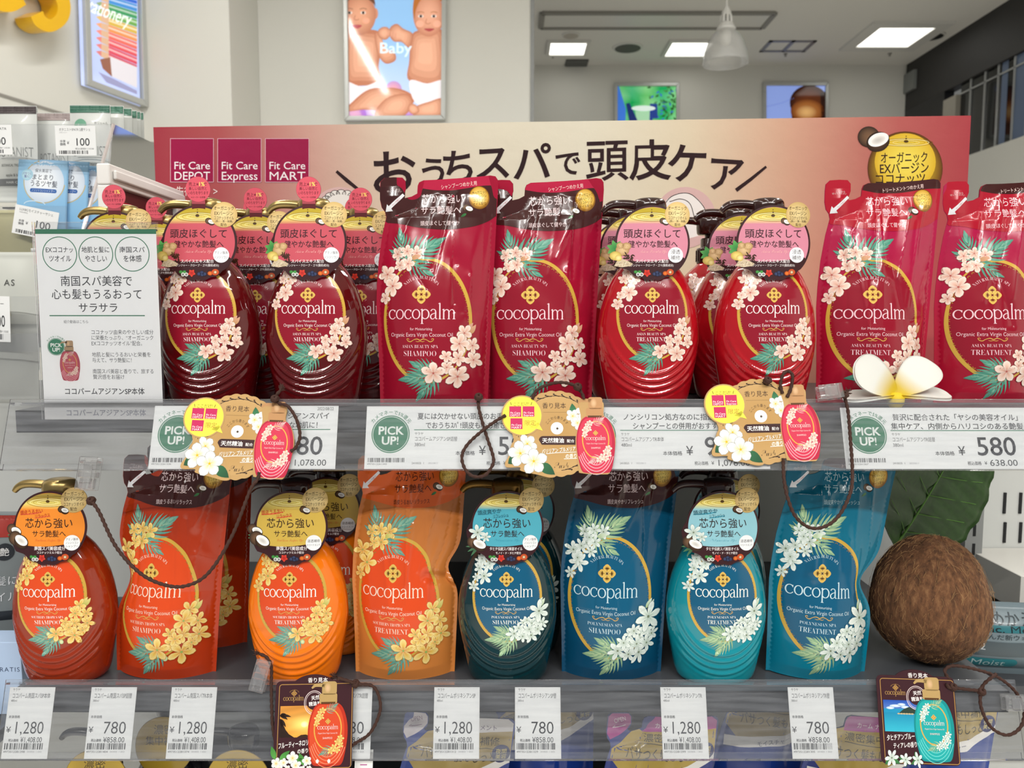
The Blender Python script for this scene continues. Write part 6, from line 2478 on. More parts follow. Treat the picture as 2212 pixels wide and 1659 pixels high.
for args in ((935, .050, 'navy pouch with pale gold top and white spout under the teal bottle', 'white', (0, .10, 0), 41),
             (1180, .115, 'navy pouch with pale gold top, second from the sunset tag', 'white', (0, -.05, 0), 42),
             (1390, .050, 'gold and navy pouch with bright pink band and pink spout', 'gold', (0, .06, 0), 43),
             (1620, .115, 'navy and white pouch left of the gold pouch with brown lettering', 'white', (0, .10, 0), 44),
             (1790, .054, 'gold and navy pouch with pink band nearest the beach tag', 'gold', (0, .14, 0), 45),
             (2010, .10, 'dark blue and gold pouch directly beneath the beach tag', 'white', (0, .05, 0), 46)):
    navy_pouch(*args)

BLACKP = mat('black_bottle_plastic', '#15161c', rough=.18, coat=.5)


def black_bottle(px, y, label):
    root = thing('pump_bottle', label, 'bottle', (xat(px, y, 1.0), y, SHELF['bottom'] - .0), (0, 0, 0), 'black pump bottles on the lowest shelf')
    place_mesh('bottle_body', BODY, BLACKP, root)
    for nm, me in zip(('pump_collar', 'pump_head', 'pump_nozzle'), PUMP):
        place_mesh(nm, me, BLACKP, root)
    if 'btag' not in _NM:
        A = Art(0, 0, 1)
        A.oval(0, -148, 31, None, '#c9a83c', 1, n=48)
        A.text('濃密', 0, -166, 11, '#4a3a10', l=2)
        A.text('集中補修', 0, -154, 10, '#4a3a10', l=2)
        _NM['btag'] = A.build('neck_tag', PRINTG, root, surf=tag_surf, maxlen=6, thick=.4, outline=circle_pts(0, -148, 31.5), base=.05, edge='#8a7020').data
    else:
        place_mesh('neck_tag', _NM['btag'], PRINTG, root)


black_bottle(228, .062, 'black pump bottle with gold tag below the lower rail, leftmost')
black_bottle(372, .125, 'black pump bottle with gold tag below the lower rail, middle')
black_bottle(528, .062, 'black pump bottle with gold tag below the lower rail, left of sunset tag')


# ------------------------------------------------------------------ left-hand display rack with sachets
SFILM = mat('sachet_film', rough=.30, attr=True, coat=.2)


def sachet(name, label, w, h, loc, rot, art_fn, base, group, head=None, headh=.012, cat='sachet', fill=.006, seed=1):
    """flat sealed sachet: pillow with crimped ends, base at its lower edge; art in mm with origin at bottom centre"""
    W, Hh = w * 1000, h * 1000
    r = random.Random(seed)
    p1, p2 = r.uniform(0, 6), r.uniform(0, 6)

    def S(x, z):
        u = np.clip(np.abs(x) / (W / 2 - 3), 0, 1)
        v = np.clip(np.abs(z - Hh / 2) / (Hh / 2 - 7), 0, 1)
        return -(fill * 1000 * (1 - u ** 2.2) * (1 - v ** 3) + .5 * np.sin(x * .12 + p1) * np.sin(z * .1 + p2) * (1 - u) * (1 - v ** 2) + .3
                 + .25 * np.sin(z * 2.2) * (v > .98))
    root = thing(name, label, cat, loc, rot, group)
    nx, nz = 18, 30
    X, Z = np.meshgrid(np.linspace(-W / 2, W / 2, nx + 1), np.linspace(0, Hh, nz + 1))
    x, z = X.ravel(), Z.ravel()
    y, N = height(S, x, z)
    n = len(x)
    F = []
    for j in range(nz):
        for i in range(nx):
            a = j * (nx + 1) + i
            F += [(a, a + 1, a + nx + 2), (a, a + nx + 2, a + nx + 1)]
    F = np.array(F)
    loop = [i for i in range(nx)] + [j * (nx + 1) + nx for j in range(nz)] + [nz * (nx + 1) + i for i in range(nx, 0, -1)] + [j * (nx + 1) for j in range(nz, 0, -1)]
    rim = []
    for i in range(len(loop)):
        p, q = loop[i], loop[(i + 1) % len(loop)]
        rim += [(q, p, p + n), (q, p + n, q + n)]
    P = np.concatenate([np.stack([x, y, z], 1), np.stack([x, -y * .8, z], 1)]) * .001
    C = np.tile(H(base), (2 * n, 1))
    if head:
        m = np.concatenate([z, z]) > Hh - headh * 1000
        C[m] = H(head)
    obj('film', P, np.concatenate([F, F[:, [0, 2, 1]] + n, np.array(rim)]), SFILM, root, cols=C, normals=np.concatenate([N, N * np.array([1, -1, 1])]))
    if art_fn:
        A = Art(0, 0, 1)
        art_fn(A, W, Hh)
        A.build('printed_front', SFILM, root, surf=S, maxlen=4, base=.55, step=.06)
    return root


def botanical(head, new=False):
    def f(A, W, Hh):
        A.rect(-W / 2 + .5, -Hh + .6, W / 2 - .5, -Hh + 11, head, 1)
        A.text('BOTANIST', 0, -Hh * .52, 20, '#6e706e', w=W * .84, off=-.02, l=2)
        A.text('BOTANICAL TREATMENT', 0, -Hh * .38, 5, '#6e706e', w=W * .6, l=2)
        A.stroke([(-W * .3, -Hh * .45), (W * .3, -Hh * .45)], .6, '#8a8c88', 2)
        A.text('apple & berry', 0, -Hh * .28, 5.5, '#6e706e', w=W * .4, l=2)
        A.rect(-W * .4, -Hh * .24, W * .4, -Hh * .17, '#7d7f80', 2)
        A.text('HAIR CARE', 0, -Hh * .205, 4.5, '#e6e6e2', w=W * .4, l=3)
        if new:
            A.oval(-W * .22, -Hh + 29, 9, None, '#6fa58a', 2, n=28)
            A.text('New', -W * .22, -Hh + 29, 9, '#eaf2ec', w=12, l=3, font='script', off=-.02)
            A.text('ボリューム', W * .28, -Hh + 26, 5, '#4a4c4a', w=18, l=2)
    return f


def rack_x(px, y, z):
    return xat(px, y, z)


RZ = 1.42
g_ = 'botanical sachets standing in the top row of the left rack'
# top row: x pixel of right edge, depth
for i, (pxl, pxr, pyt, y, head, new, lb) in enumerate((
        (145, 233, 224, .432, '#3f6f5c', True, 'grey sachet with green top strip and round green New mark'),
        (196, 262, 226, .455, '#4a7a66', False, 'grey sachet with green top strip, second behind the New one'),
        (215, 280, 231, .476, '#4a7a66', False, 'grey sachet with green top strip, third behind the New one'),
        (228, 291, 236, .490, '#4a7a66', False, 'grey sachet with green top strip, fourth behind the New one'),
        (236, 299, 238, .508, '#4a7a66', False, 'grey sachet with green top strip, fifth behind the New one'),
        (241, 306, 240, .524, '#4a7a66', False, 'grey sachet with green top strip, farthest back of its row'),
        (-22, 73, 226, .428, '#4d4546', False, 'grey sachet with dark brown top strip at the photo left edge'),
        (-18, 75, 230, .448, '#4d4546', False, 'grey sachet with dark brown top strip, second behind the first'),
        (74, 150, 241, .446, '#a39492', False, 'grey sachet with mauve top strip beside the New one'))):
    top = at((pxl + pxr) / 2, pyt, y)
    xl, xr = xat(pxl, y, top.z), xat(pxr, y, top.z)
    h = .135
    sachet('sachet', lb, xr - xl, h, ((xl + xr) / 2, y, top.z - h), (-.05, 0, 0), botanical(head, new), '#cfd1cd', g_, seed=i, fill=.0045)


def moist(A, W, Hh):
    A.grid(-W / 2 + 1, -Hh + 1, W / 2 - 1, -1, 8, 14, lambda p: H('#5fa6da') * (1 - np.clip(-p[:, 1] / Hh, 0, 1)[:, None]) * .6 + H('#9cc8e8') * (.4 + .6 * np.clip(-p[:, 1] / Hh, 0, 1)[:, None]), 1)
    A.oval(W * .04, -Hh * .72, W * .39, Hh * .27, '#eef2f6', 2, edge='#cfdcec', n=44)
    A.ring(W * .04, -Hh * .72, W * .41, Hh * .285, 1.2, '#c9b684', 2.5, n=50, a0=.1, a1=PI * 1.02)
    A.ring(W * .04, -Hh * .72, W * .41, Hh * .285, 1.2, '#c9b684', 2.5, n=50, a0=PI * 1.02, a1=PI * 1.4)
    A.text('保水美容で', W * .02, -Hh * .86, 5.6, '#2b3448', w=W * .34, l=3)
    A.text('まとまり', W * .02, -Hh * .775, 8.5, '#2b3448', w=W * .44, l=3, off=.006)
    A.text('うるツヤ髪', W * .04, -Hh * .69, 9.5, '#2b3448', w=W * .54, l=3, off=.006)
    A.rrect(-W * .22, -Hh * .625, W * .30, -Hh * .575, 2.2, '#2c5fa8', 3)
    A.text('ノンシリコンシャンプー', W * .04, -Hh * .60, 3.6, '#e8eef6', w=W * .46, l=4)
    A.oval(-W * .30, -Hh * .80, W * .12, Hh * .075, '#c9e4ec', 3, edge='#9fcbe0', n=24)
    A.text('パサつく', -W * .30, -Hh * .815, 4.2, '#5a4a9a', w=W * .2, l=4)
    A.text('髪に', -W * .30, -Hh * .78, 4.2, '#5a4a9a', l=4)
    A.ring(-W * .12, -Hh * .42, W * .22, Hh * .05, 1.4, '#cfe4f4', 3, n=30, a0=PI, a1=2 * PI)


for i, (pxl, pxr, pyt, y, lb) in enumerate(((24, 133, 343, .383, 'blue and white sachet at the front with a price card over it'),
                                            (72, 178, 344, .391, 'blue and white sachet, second in its row'),
                                            (112, 213, 354, .399, 'blue and white sachet, third in its row'),
                                            (140, 236, 356, .407, 'blue and white sachet, fourth in its row'),
                                            (154, 249, 358, .415, 'blue and white sachet, last in its row'))):
    top = at((pxl + pxr) / 2, pyt, y)
    xl, xr = xat(pxl, y, top.z), xat(pxr, y, top.z)
    h = .105
    sachet('sachet', lb, xr - xl, h, ((xl + xr) / 2, y, top.z - h), (-.08, .05, 0), moist, '#8fbfe2', 'blue and white sachets in the left rack', seed=20 + i, fill=.0028)


def cream(A, W, Hh):
    A.text('AS', W * .08, -Hh * .74, 11, '#4a4c4a', w=W * .19, l=2, track=.12)
    A.poly([(-W * .3, -Hh * .56), (-W * .1, -Hh * .60), (W * .06, -Hh * .54), (W * .1, -Hh * .46), (-W * .3, -Hh * .46)], '#bfb596', 2)
    for q in range(5):
        A.stroke([(-W * .44, -Hh * .30 + q * 1.6), (W * .40, -Hh * .30 + q * 1.6)], .35, '#9a9c98', 2)


for i, (pxl, pxr, pyt, y, h, lb) in enumerate(((-60, 72, 543, .30, .150, 'cream white sachet with grey lettering left of the white sign'), (-70, 76, 700, .29, .10, 'pale grey sachet lying lower, left of the white sign'),
                                               (-40, 64, 452, .36, .11, 'pale yellow and grey sachet at the photo left edge'))):
    top = at((pxl + pxr) / 2, pyt, y)
    xl, xr = xat(pxl, y, top.z), xat(pxr, y, top.z)
    sachet('sachet', lb, xr - xl, h, ((xl + xr) / 2, y, top.z - h), (-.06, 0, 0), cream if i == 0 else None, ('#c4c6bf', '#b9bbb6', '#c2bc92')[i], 'cream sachets low in the left rack', seed=40 + i)


def pale(A, W, Hh):
    A.ring(0, -Hh * .8, W * .3, W * .3, .7, '#c9a88a', 2, n=32)
    A.text('24', 0, -Hh * .84, 9, '#b0926a', l=2)
    A.rect(-W * .5 + 1, -Hh * .55, W * .5 - 1, -Hh * .42, '#8d8f94', 2)
    A.text('S', -W * .2, -Hh * .3, 12, '#4a4c4a', l=2)


top = at(105, 535, .335)
xl, xr = xat(60, .335, top.z), xat(150, .335, top.z)
sachet('sachet', 'pale grey sachet with a thin round emblem directly left of the white sign', xr - xl, .13, ((xl + xr) / 2, .335, top.z - .13), (-.05, 0, 0), pale, '#c9cac8', 'cream sachets low in the left rack', seed=47)


STEPZ = [min(o.location.z for o in bpy.data.objects if o.get('group') == g) - .0022 for g in (g_, 'blue and white sachets in the left rack')]


def rack():
    t = thing('acrylic_rack', 'clear acrylic step rack holding the sachets at the left', 'display rack')
    T = .0025
    def sheet(nm, x0, x1, y, z0, z1):
        G().box((x0, y, z0), (x1, y + T, z1)).build(nm, CLEAR, t)
    a, b_ = at(-60, 268, .372), at(243, 268, .372)
    zt = a.z
    sheet('front_sheet', a.x, b_.x, .372, at(0, 345, .372).z, zt)
    sheet('front_sheet', a.x, at(150, 600, .352).x, .352, at(0, 610, .352).z, at(0, 445, .352).z)
    sheet('front_sheet', a.x, at(85, 600, .27).x, .27, at(0, 760, .27).z, at(0, 640, .27).z)
    sheet('front_sheet', a.x, at(85, 600, .24).x, .24, at(0, 860, .255).z, at(0, 720, .255).z)
    # sloping side panel
    f0, f1, k0, k1 = at(246, 268, .372), at(165, 480, .33), at(322, 293, .56), at(318, 420, .56)
    x = (f0.x)
    Z = G()
    V = [(f0.x, .372, f0.z), (f0.x + .0, .56, f0.z), (f0.x, .56, f0.z - .16), (f0.x - .0, .33, f0.z - .16)]
    V2 = [(v[0] - T, v[1], v[2]) for v in V]
    Z.add(V + V2, [(0, 1, 2, 3), (7, 6, 5, 4), (0, 4, 5, 1), (1, 5, 6, 2), (2, 6, 7, 3), (3, 7, 4, 0)])
    Z.build('side_panel', clear_mat('pinkish_acrylic_side', tint=.90, haze=.08, gloss=1.0, rough=.04, hazecol=(.62, .52, .52)), t)
    E_ = clear_mat('acrylic_edge', tint=.8, haze=.5, gloss=1.2, rough=.08, hazecol=(.85, .74, .70))
    P = [Vector((f0.x, .3715, f0.z)), Vector((at(165, 480, .33).x, .329, f0.z - .17))]
    G().tube([P[0], P[1]], .0024, 6).build('side_edge', E_, t)
    # shelves of the rack under each row
    for px, y0, y1, zz in ((243, .424, .56, STEPZ[0]), (243, .376, .423, STEPZ[1])):
        G().box((a.x, y0, zz - .002), (f0.x - .003, y1, zz)).build('rack_step', CLEAR, t)
    G().box((a.x, .25, .25), (at(60, 700, .255).x, .27, .26)).build('base_board', CLEAR, t)
    return t


rack()


def tilted_card(label, px, py, w, h, y, rz, drawer, y2=None):
    p = at(px, py, y)
    A = Art(w / 2, h, 1.0)
    A.rect(0, 0, w, h, '#e6e7e7', 1)
    drawer(A, w, h)
    o = A.build('price_card', PRINT, None, thick=.3, outline=[(0, 0), (w, 0), (w, h), (0, h)])
    tag(o, label, 'price card', 'price cards on the left rack')
    o.location = p
    o.rotation_euler = (0, rz, 0)


def c100(name, sub):
    def f(A, w, h):
        A.text(name, w * .10, h * .13, h * .115, INKC, w=w * .78, al='l', l=2)
        A.text(sub, w * .10, h * .23, h * .06, INKC, w=w * .2, al='l', l=2)
        A.text('本体', w * .18, h * .52, h * .10, INKC, l=2, off=.02)
        A.text('価格', w * .18, h * .62, h * .10, INKC, l=2, off=.02)
        A.text('¥', w * .31, h * .57, h * .15, INKC, l=2)
        A.text('100', w * .66, h * .54, h * .36, INKC, w=w * .38, l=2, off=.006)
        A.text('税込価格¥ 110.00', w * .94, h * .77, h * .07, INKC, al='r', w=w * .46, l=2)
        A.bars(w * .08, h * .83, w * .80, h * .95, 44, seed=len(name), l=2)
    return f


tilted_card('white 100 yen price card below the sachet with the New mark', 165, 336, 54, 39, .3705, 0.0, c100('ボタニストSPATR 2連サシェ', 'バウンシー'))
tilted_card('tilted white 100 yen price card over the front blue sachet', 72, 512, 58, 38, .3500, .20, c100('LUX8Gモイスチャーサシェ', 'YOGHING'))
tilted_card('white price card cut off by the photo left edge, upper row', -16, 334, 54, 39, .3705, 0, c100('ボタニストSPATR', 'モイスト'))
tilted_card('white price card cut off by the photo left edge, low down', -12, 738, 40, 56, .2685, .03, c100('2.', ''))

# ------------------------------------------------------------------ neighbouring bays, left and right of the middle shelf
tag(G().box((-1.2, .02, 1.040), (RAILS['low']['x0'] - .03, .386, 1.052)).build('shelf', STEEL, None), 'grey steel shelf of the neighbouring bay at the far left', 'shelf')
o = sachet('refill_pouch', 'silver grey refill pouch with dark lettering at the far left of the middle row', .11, .19, (at(-45, 1300, .12).x, .12, 1.0522), (-.05, 0, 0),
           lambda A, W, Hh: (A.oval(W * .28, -Hh * .78, 9, None, '#22252a', 2, n=20), A.text('艶', W * .28, -Hh * .78, 9, '#d8d8d8', l=3), A.text('髪に', W * .30, -Hh * .62, 11, '#c9ccd0', l=2), A.text('むオイル', W * .2, -Hh * .53, 11, '#c9ccd0', l=2),
                             A.rect(-W / 2 + 1, -Hh * .45, W / 2 - 1, -Hh * .40, '#1e2024', 1), A.rect(-W / 2 + 1, -Hh * .98, W / 2 - 1, -Hh * .86, '#8f2a22', 1)), '#6f7678', None, cat='pouch', fill=.014, seed=60)
bx = thing('carton', 'pale blue carton with dark capital letters at the far left', 'box', (at(-30, 1395, .06).x, .06, 1.0522))
G().box((-.034, 0, 0), (.034, .03, .075)).build('box_body', mat('pale_blue_card', '#a9bedb', rough=.4), bx, bevel=.0008)
A = Art(0, 0, 1)
A.text('RATIS', 22.5, -47, 6.5, '#2c3a5a', w=21, l=1, track=.12)
o = A.build('box_print', PRINT, bx)
# right bay: shelf arm and pouch
tag(G().box((RAILS['low']['x1'] + .04, .12, 1.040), (1.2, .386, 1.052)).build('shelf', STEEL, None), 'grey steel shelf of the neighbouring bay at the far right', 'shelf')
sb = thing('shelf', 'white steel shelf end with a folded rim right of the coconut', 'shelf', (0, 0, 0))
WS = mat('white_steel', '#d2d0ca', rough=.4)
xs_ = at(2086, 1193, .384).x
d_ = ray(2205, 1245)
yn = CAM.y + xs_ / d_.x * d_.y
za = at(2205, 1245, yn).z
th = za - at(2205, 1322, yn).z
G().box((xs_, yn + .001, za - th), (xs_ + .0015, .386, za)).box((xs_ + .0016, yn + .001, za - .0015), (xs_ + .25, .386, za)).box((xs_, yn - .0005, za - th), (xs_ + .25, yn + .0009, za)).build('shelf_board', WS, sb, bevel=.0005)
g = G()
for px in (2171, 2205, 2240):
    for (ya, yb) in ((1064, 1109), (1128, 1172)):
        p, q = at(px, ya, .387), at(px, yb, .387)
        g.box((p.x - .0018, .3855, q.z), (p.x + .0018, .3873, p.z))
tag(g.build('trim_4', MATS['slot_dark'], None), 'dark slots in the right-hand back panel', None, None, 'structure')
wr = thing('wire_fence', 'thin white wire divider behind the green leaf', 'wire divider', (0, 0, 0))
for px in (2012, 2058):
    q = at(px, 1040, .375)
    G().tube([(q.x, .375, 1.1072), (q.x, .375, 1.30)], .0022, 8).build('wire', WS, wr, smooth=True)
q0, q1 = at(2000, 1040, .375), at(2075, 1040, .375)
G().tube([(q0.x, .375, 1.300), (q1.x, .375, 1.300)], .0022, 8).build('wire', WS, wr, smooth=True)


def grey_front(A, W, Hh):
    A.text('つめかえ用', W * .05, -Hh * .80, 15, '#2e3a40', w=W * .62, l=2)
    A.rect(-W / 2 + 1, -Hh * .72, W / 2 - 1, -Hh * .63, '#2f6f78', 1)
    A.text('conc. Moist', 0, -Hh * .675, 10, '#16262c', w=W * .6, l=2, off=.01)
    A.text('溶け込んだ新ウォーター', 0, -Hh * .57, 6.4, '#2e3a40', w=W * .72, l=2)
    A.rrect(-W * .36, -Hh * .50, W * .30, -Hh * .30, 3, '#4a565c', 1)
    A.text('2', -W * .2, -Hh * .43, 11, '#c6ccd0', l=2, font='serif')
    A.rrect(-W * .36, -Hh * .26, W * .10, -Hh * .12, 6, '#2f7f88', 1)
    A.text('Moist', -W * .14, -Hh * .19, 11, '#b8d2d4', w=W * .28, l=2)


sachet('refill_pouch', 'grey refill pouch with dark lettering behind the coconut at the right edge', .125, at(2128, 1292, .165).z - 1.0524, (at(2145, 1450, .15).x + .008, .15, 1.0522), (-.06, .0, -.12), grey_front, '#74838a', None, cat='pouch', fill=.016, seed=71)

# ------------------------------------------------------------------ the shop room behind
WALLM = mat('white_wall_paint', '#d6d5ce', rough=.6, noise=.012, nscale=3)
CEILM = mat('ceiling_paint', '#e4e2dc', rough=.7)


def struct(name, g, m, label=None, **k):
    o = g.build(name, m, None, **k) if isinstance(g, G) else g
    return tag(o, label, None, None, 'structure')


FARY = 6.60
YB = 3.82                                  # wall with the baby poster
XR = 3.62
pc = hit(303, 200, (0, 3.37, 0), (0, 1, 0))
xc0 = pc.x
xc1 = hit(500, 200, (0, 3.37, 0), (0, 1, 0)).x
xe = hit(1146, 130, (0, YB, 0), (0, 1, 0)).x
struct('floor', G().box((-5, -5.5, -.05), (6, 9, 0)), mat('floor_tile', '#d6d3cc', rough=.35), 'pale shop floor')
struct('ceiling', G().box((-5, -5.5, CEIL), (6, 9, CEIL + .05)), CEILM, 'white shop ceiling')
struct('wall_pillar', G().box((xc0, 3.37, 0), (xc1, YB + .1, CEIL)), WALLM, 'white pillar between the two posters')
struct('wall_middle', G().box((xc1 + .001, YB, 0), (xe, YB + .12, CEIL)), WALLM, 'white wall carrying the baby poster')
struct('trim_5', G().box((xe, YB - .006, 0), (xe + .02, YB + .126, CEIL)), mat('grey_metal_trim', '#8e9090', rough=.4), 'grey metal edge strip at the wall end')
struct('wall_far', G().box((-1, FARY, 0), (XR, FARY + .1, CEIL)), WALLM, 'white far wall with two posters')
# left wall, slanting away
LW = Vector((.272, 1, 0)).normalized()
LN = Vector((LW.y, -LW.x, 0))
L0 = Vector((xc0, 3.37, 0))
g = G()
A0, A1 = L0 - LW * 3.2, L0
for p in (0,):
    V = [(A0.x, A0.y, 0), (A1.x, A1.y, 0), (A1.x, A1.y, CEIL), (A0.x, A0.y, CEIL)]
    W = [(v[0] - LN.x * .1, v[1] - LN.y * .1, v[2]) for v in V]
    g.add(V + W, [(0, 1, 2, 3), (7, 6, 5, 4), (0, 4, 5, 1), (3, 2, 6, 7), (0, 3, 7, 4), (1, 5, 6, 2)])
struct('wall_left', g, WALLM, 'white left wall with yellow letters')


def on_left(px, py, d=0.0):
    return hit(px, py, L0 + LN * d, LN)


q = on_left(60, 220, .0)
g = G()
sz = q.z
V = [tuple(A0 + LN * .004 + Vector((0, 0, sz - .012))), tuple(A1 + LN * .004 + Vector((0, 0, sz - .012))), tuple(A1 + LN * .004 + Vector((0, 0, sz))), tuple(A0 + LN * .004 + Vector((0, 0, sz)))]
W = [(v[0] - LN.x * .0038, v[1] - LN.y * .0038, v[2]) for v in V]
g.add(V + W, [(0, 1, 2, 3), (7, 6, 5, 4), (0, 4, 5, 1), (3, 2, 6, 7), (0, 3, 7, 4), (1, 5, 6, 2)])
struct('trim_6', g, mat('wall_joint', '#8d8a84', rough=.5), 'thin grey joint line along the left wall')
zj = hit(320, 307, (0, 3.37, 0), (0, 1, 0)).z
struct('trim_7', G().box((xc0, 3.366, zj - .012), (xc1, 3.3695, zj)), MATS['wall_joint'], 'thin grey joint line on the pillar')


def poster(name, label, frame_px, plane_p, plane_n, art, fw=.022, depth=.03, fcol='#b9bbb8', cat='poster'):
    """frame_px: four corner pixels tl,tr,br,bl on the given wall plane; art(A) in photo pixels"""
    n = Vector(plane_n)
    C = [hit(x, y, Vector(plane_p), n) for x, y in frame_px]
    t = thing(name, label, cat, tuple(C[3]))
    T = Matrix.Translation(-C[3])
    FM = mat('poster_frame_metal', fcol, rough=.35, metal=.3)
    cen = sum(C, Vector()) / 4
    for i in range(4):
        a, b_ = C[i], C[(i + 1) % 4]
        u = (b_ - a).normalized()
        w = n.cross(u)
        if w.dot(cen - a) < 0:
            w = -w
        V = []
        for p, s in ((a, 1), (b_, -1)):
            for wi, k in ((0, 0), (fw, 1), (fw, 1), (0, 0)):
                pass
        V = [a, b_, b_ + w * fw - u * fw, a + w * fw + u * fw]
        V = [v + n * .0005 for v in V] + [v + n * depth for v in V]
        g = G().add([tuple(T @ v) for v in V], [(3, 2, 1, 0), (4, 5, 6, 7), (0, 1, 5, 4), (1, 2, 6, 5), (2, 3, 7, 6), (3, 0, 4, 7)])
        g.build('frame_side', FM, t, bevel=.003)
    A = Art(0, 0, 1)
    art(A)
    (ax, ay), (bx, by), (cx, cy), (dx, dy) = frame_px
    for V in A.V:                       # the picture ends at its frame
        x, y = V[:, 0], -V[:, 1]
        xl_, xr_ = ax + (dx - ax) * (y - ay) / (dy - ay) + 2, bx + (cx - bx) * (y - by) / (cy - by) - 2
        x = np.clip(x, xl_, xr_)
        yt_, yb_ = ay + (by - ay) * (x - ax) / (bx - ax) + 2, dy + (cy - dy) * (x - dx) / (cx - dx) - 2
        V[:, 0], V[:, 1] = x, -np.clip(y, yt_, yb_)

    def mp(V, d):
        out = np.empty((len(V), 3))
        for i, (x, y) in enumerate(V):
            out[i] = T @ (hit(x, -y, Vector(plane_p) + n * (depth * .55 + d[i] * .001), n))
        return out
    A.build('poster_print', LITBOX, t, mapf=mp, step=.25)
    return t


def stationery(A):
    A.grid(168, -60, 306, 238, 6, 14, lambda p: np.where((p[:, 1] > 150 + .35 * (p[:, 0] - 172))[:, None], H('#b8c4ec'), H('#aebbe6')), 1)
    cols = ['#2f62c8', '#3f86c8', '#3a8f5a', '#68a04c', '#c9a84a', '#d98a52', '#d8665a', '#cf5058', '#c9485a', '#c03e50']
    for i, c in enumerate(cols):
        y = -22 + 15.5 * i
        s = .33
        x0, x1 = 207, 296
        Y = lambda x, o: y + o + s * (x - 240) * (1 + .05 * (i - 3))
        sh = min(1.0, .7)
        A.poly([(235, Y(235, 0)), (x1, Y(x1, 0)), (x1, Y(x1, 15)), (235, Y(235, 15))], c, 2)
        A.poly([(235, Y(235, 4)), (x1, Y(x1, 4)), (x1, Y(x1, 8)), (235, Y(235, 8))], mixc(c, '#ffffff', .35), 2.4)
        A.poly([(219, Y(219, 1)), (235, Y(235, 0)), (235, Y(235, 15)), (219, Y(219, 14))], '#c9a588', 2.6)
        A.poly([(207, Y(207, 7.5)), (219, Y(219, 1)), (219, Y(219, 14))], mixc(c, '#d8b8a0', .3), 2.6)
    A.poly([(238, 122), (296, 145), (296, 190), (241, 165)], '#cfcbd2', 3)
    A.poly([(216, 128), (222, 148), (242, 166), (238, 124)], '#8a5a48', 3.2)
    A.poly([(212, 155), (241, 168), (296, 196), (296, 204), (230, 178)], '#8f8fb4', 1.6)
    A.text('Stationery', 233, 24, 42, '#e8f0ec', w=108, rot=.36, l=6, off=.006)


p_ = [(165, -70), (298, -52), (305, 233), (173, 185)]
poster('lightbox_poster', 'backlit poster of coloured pencils on the left wall', p_, L0, LN, stationery, fw=.03, depth=.045)


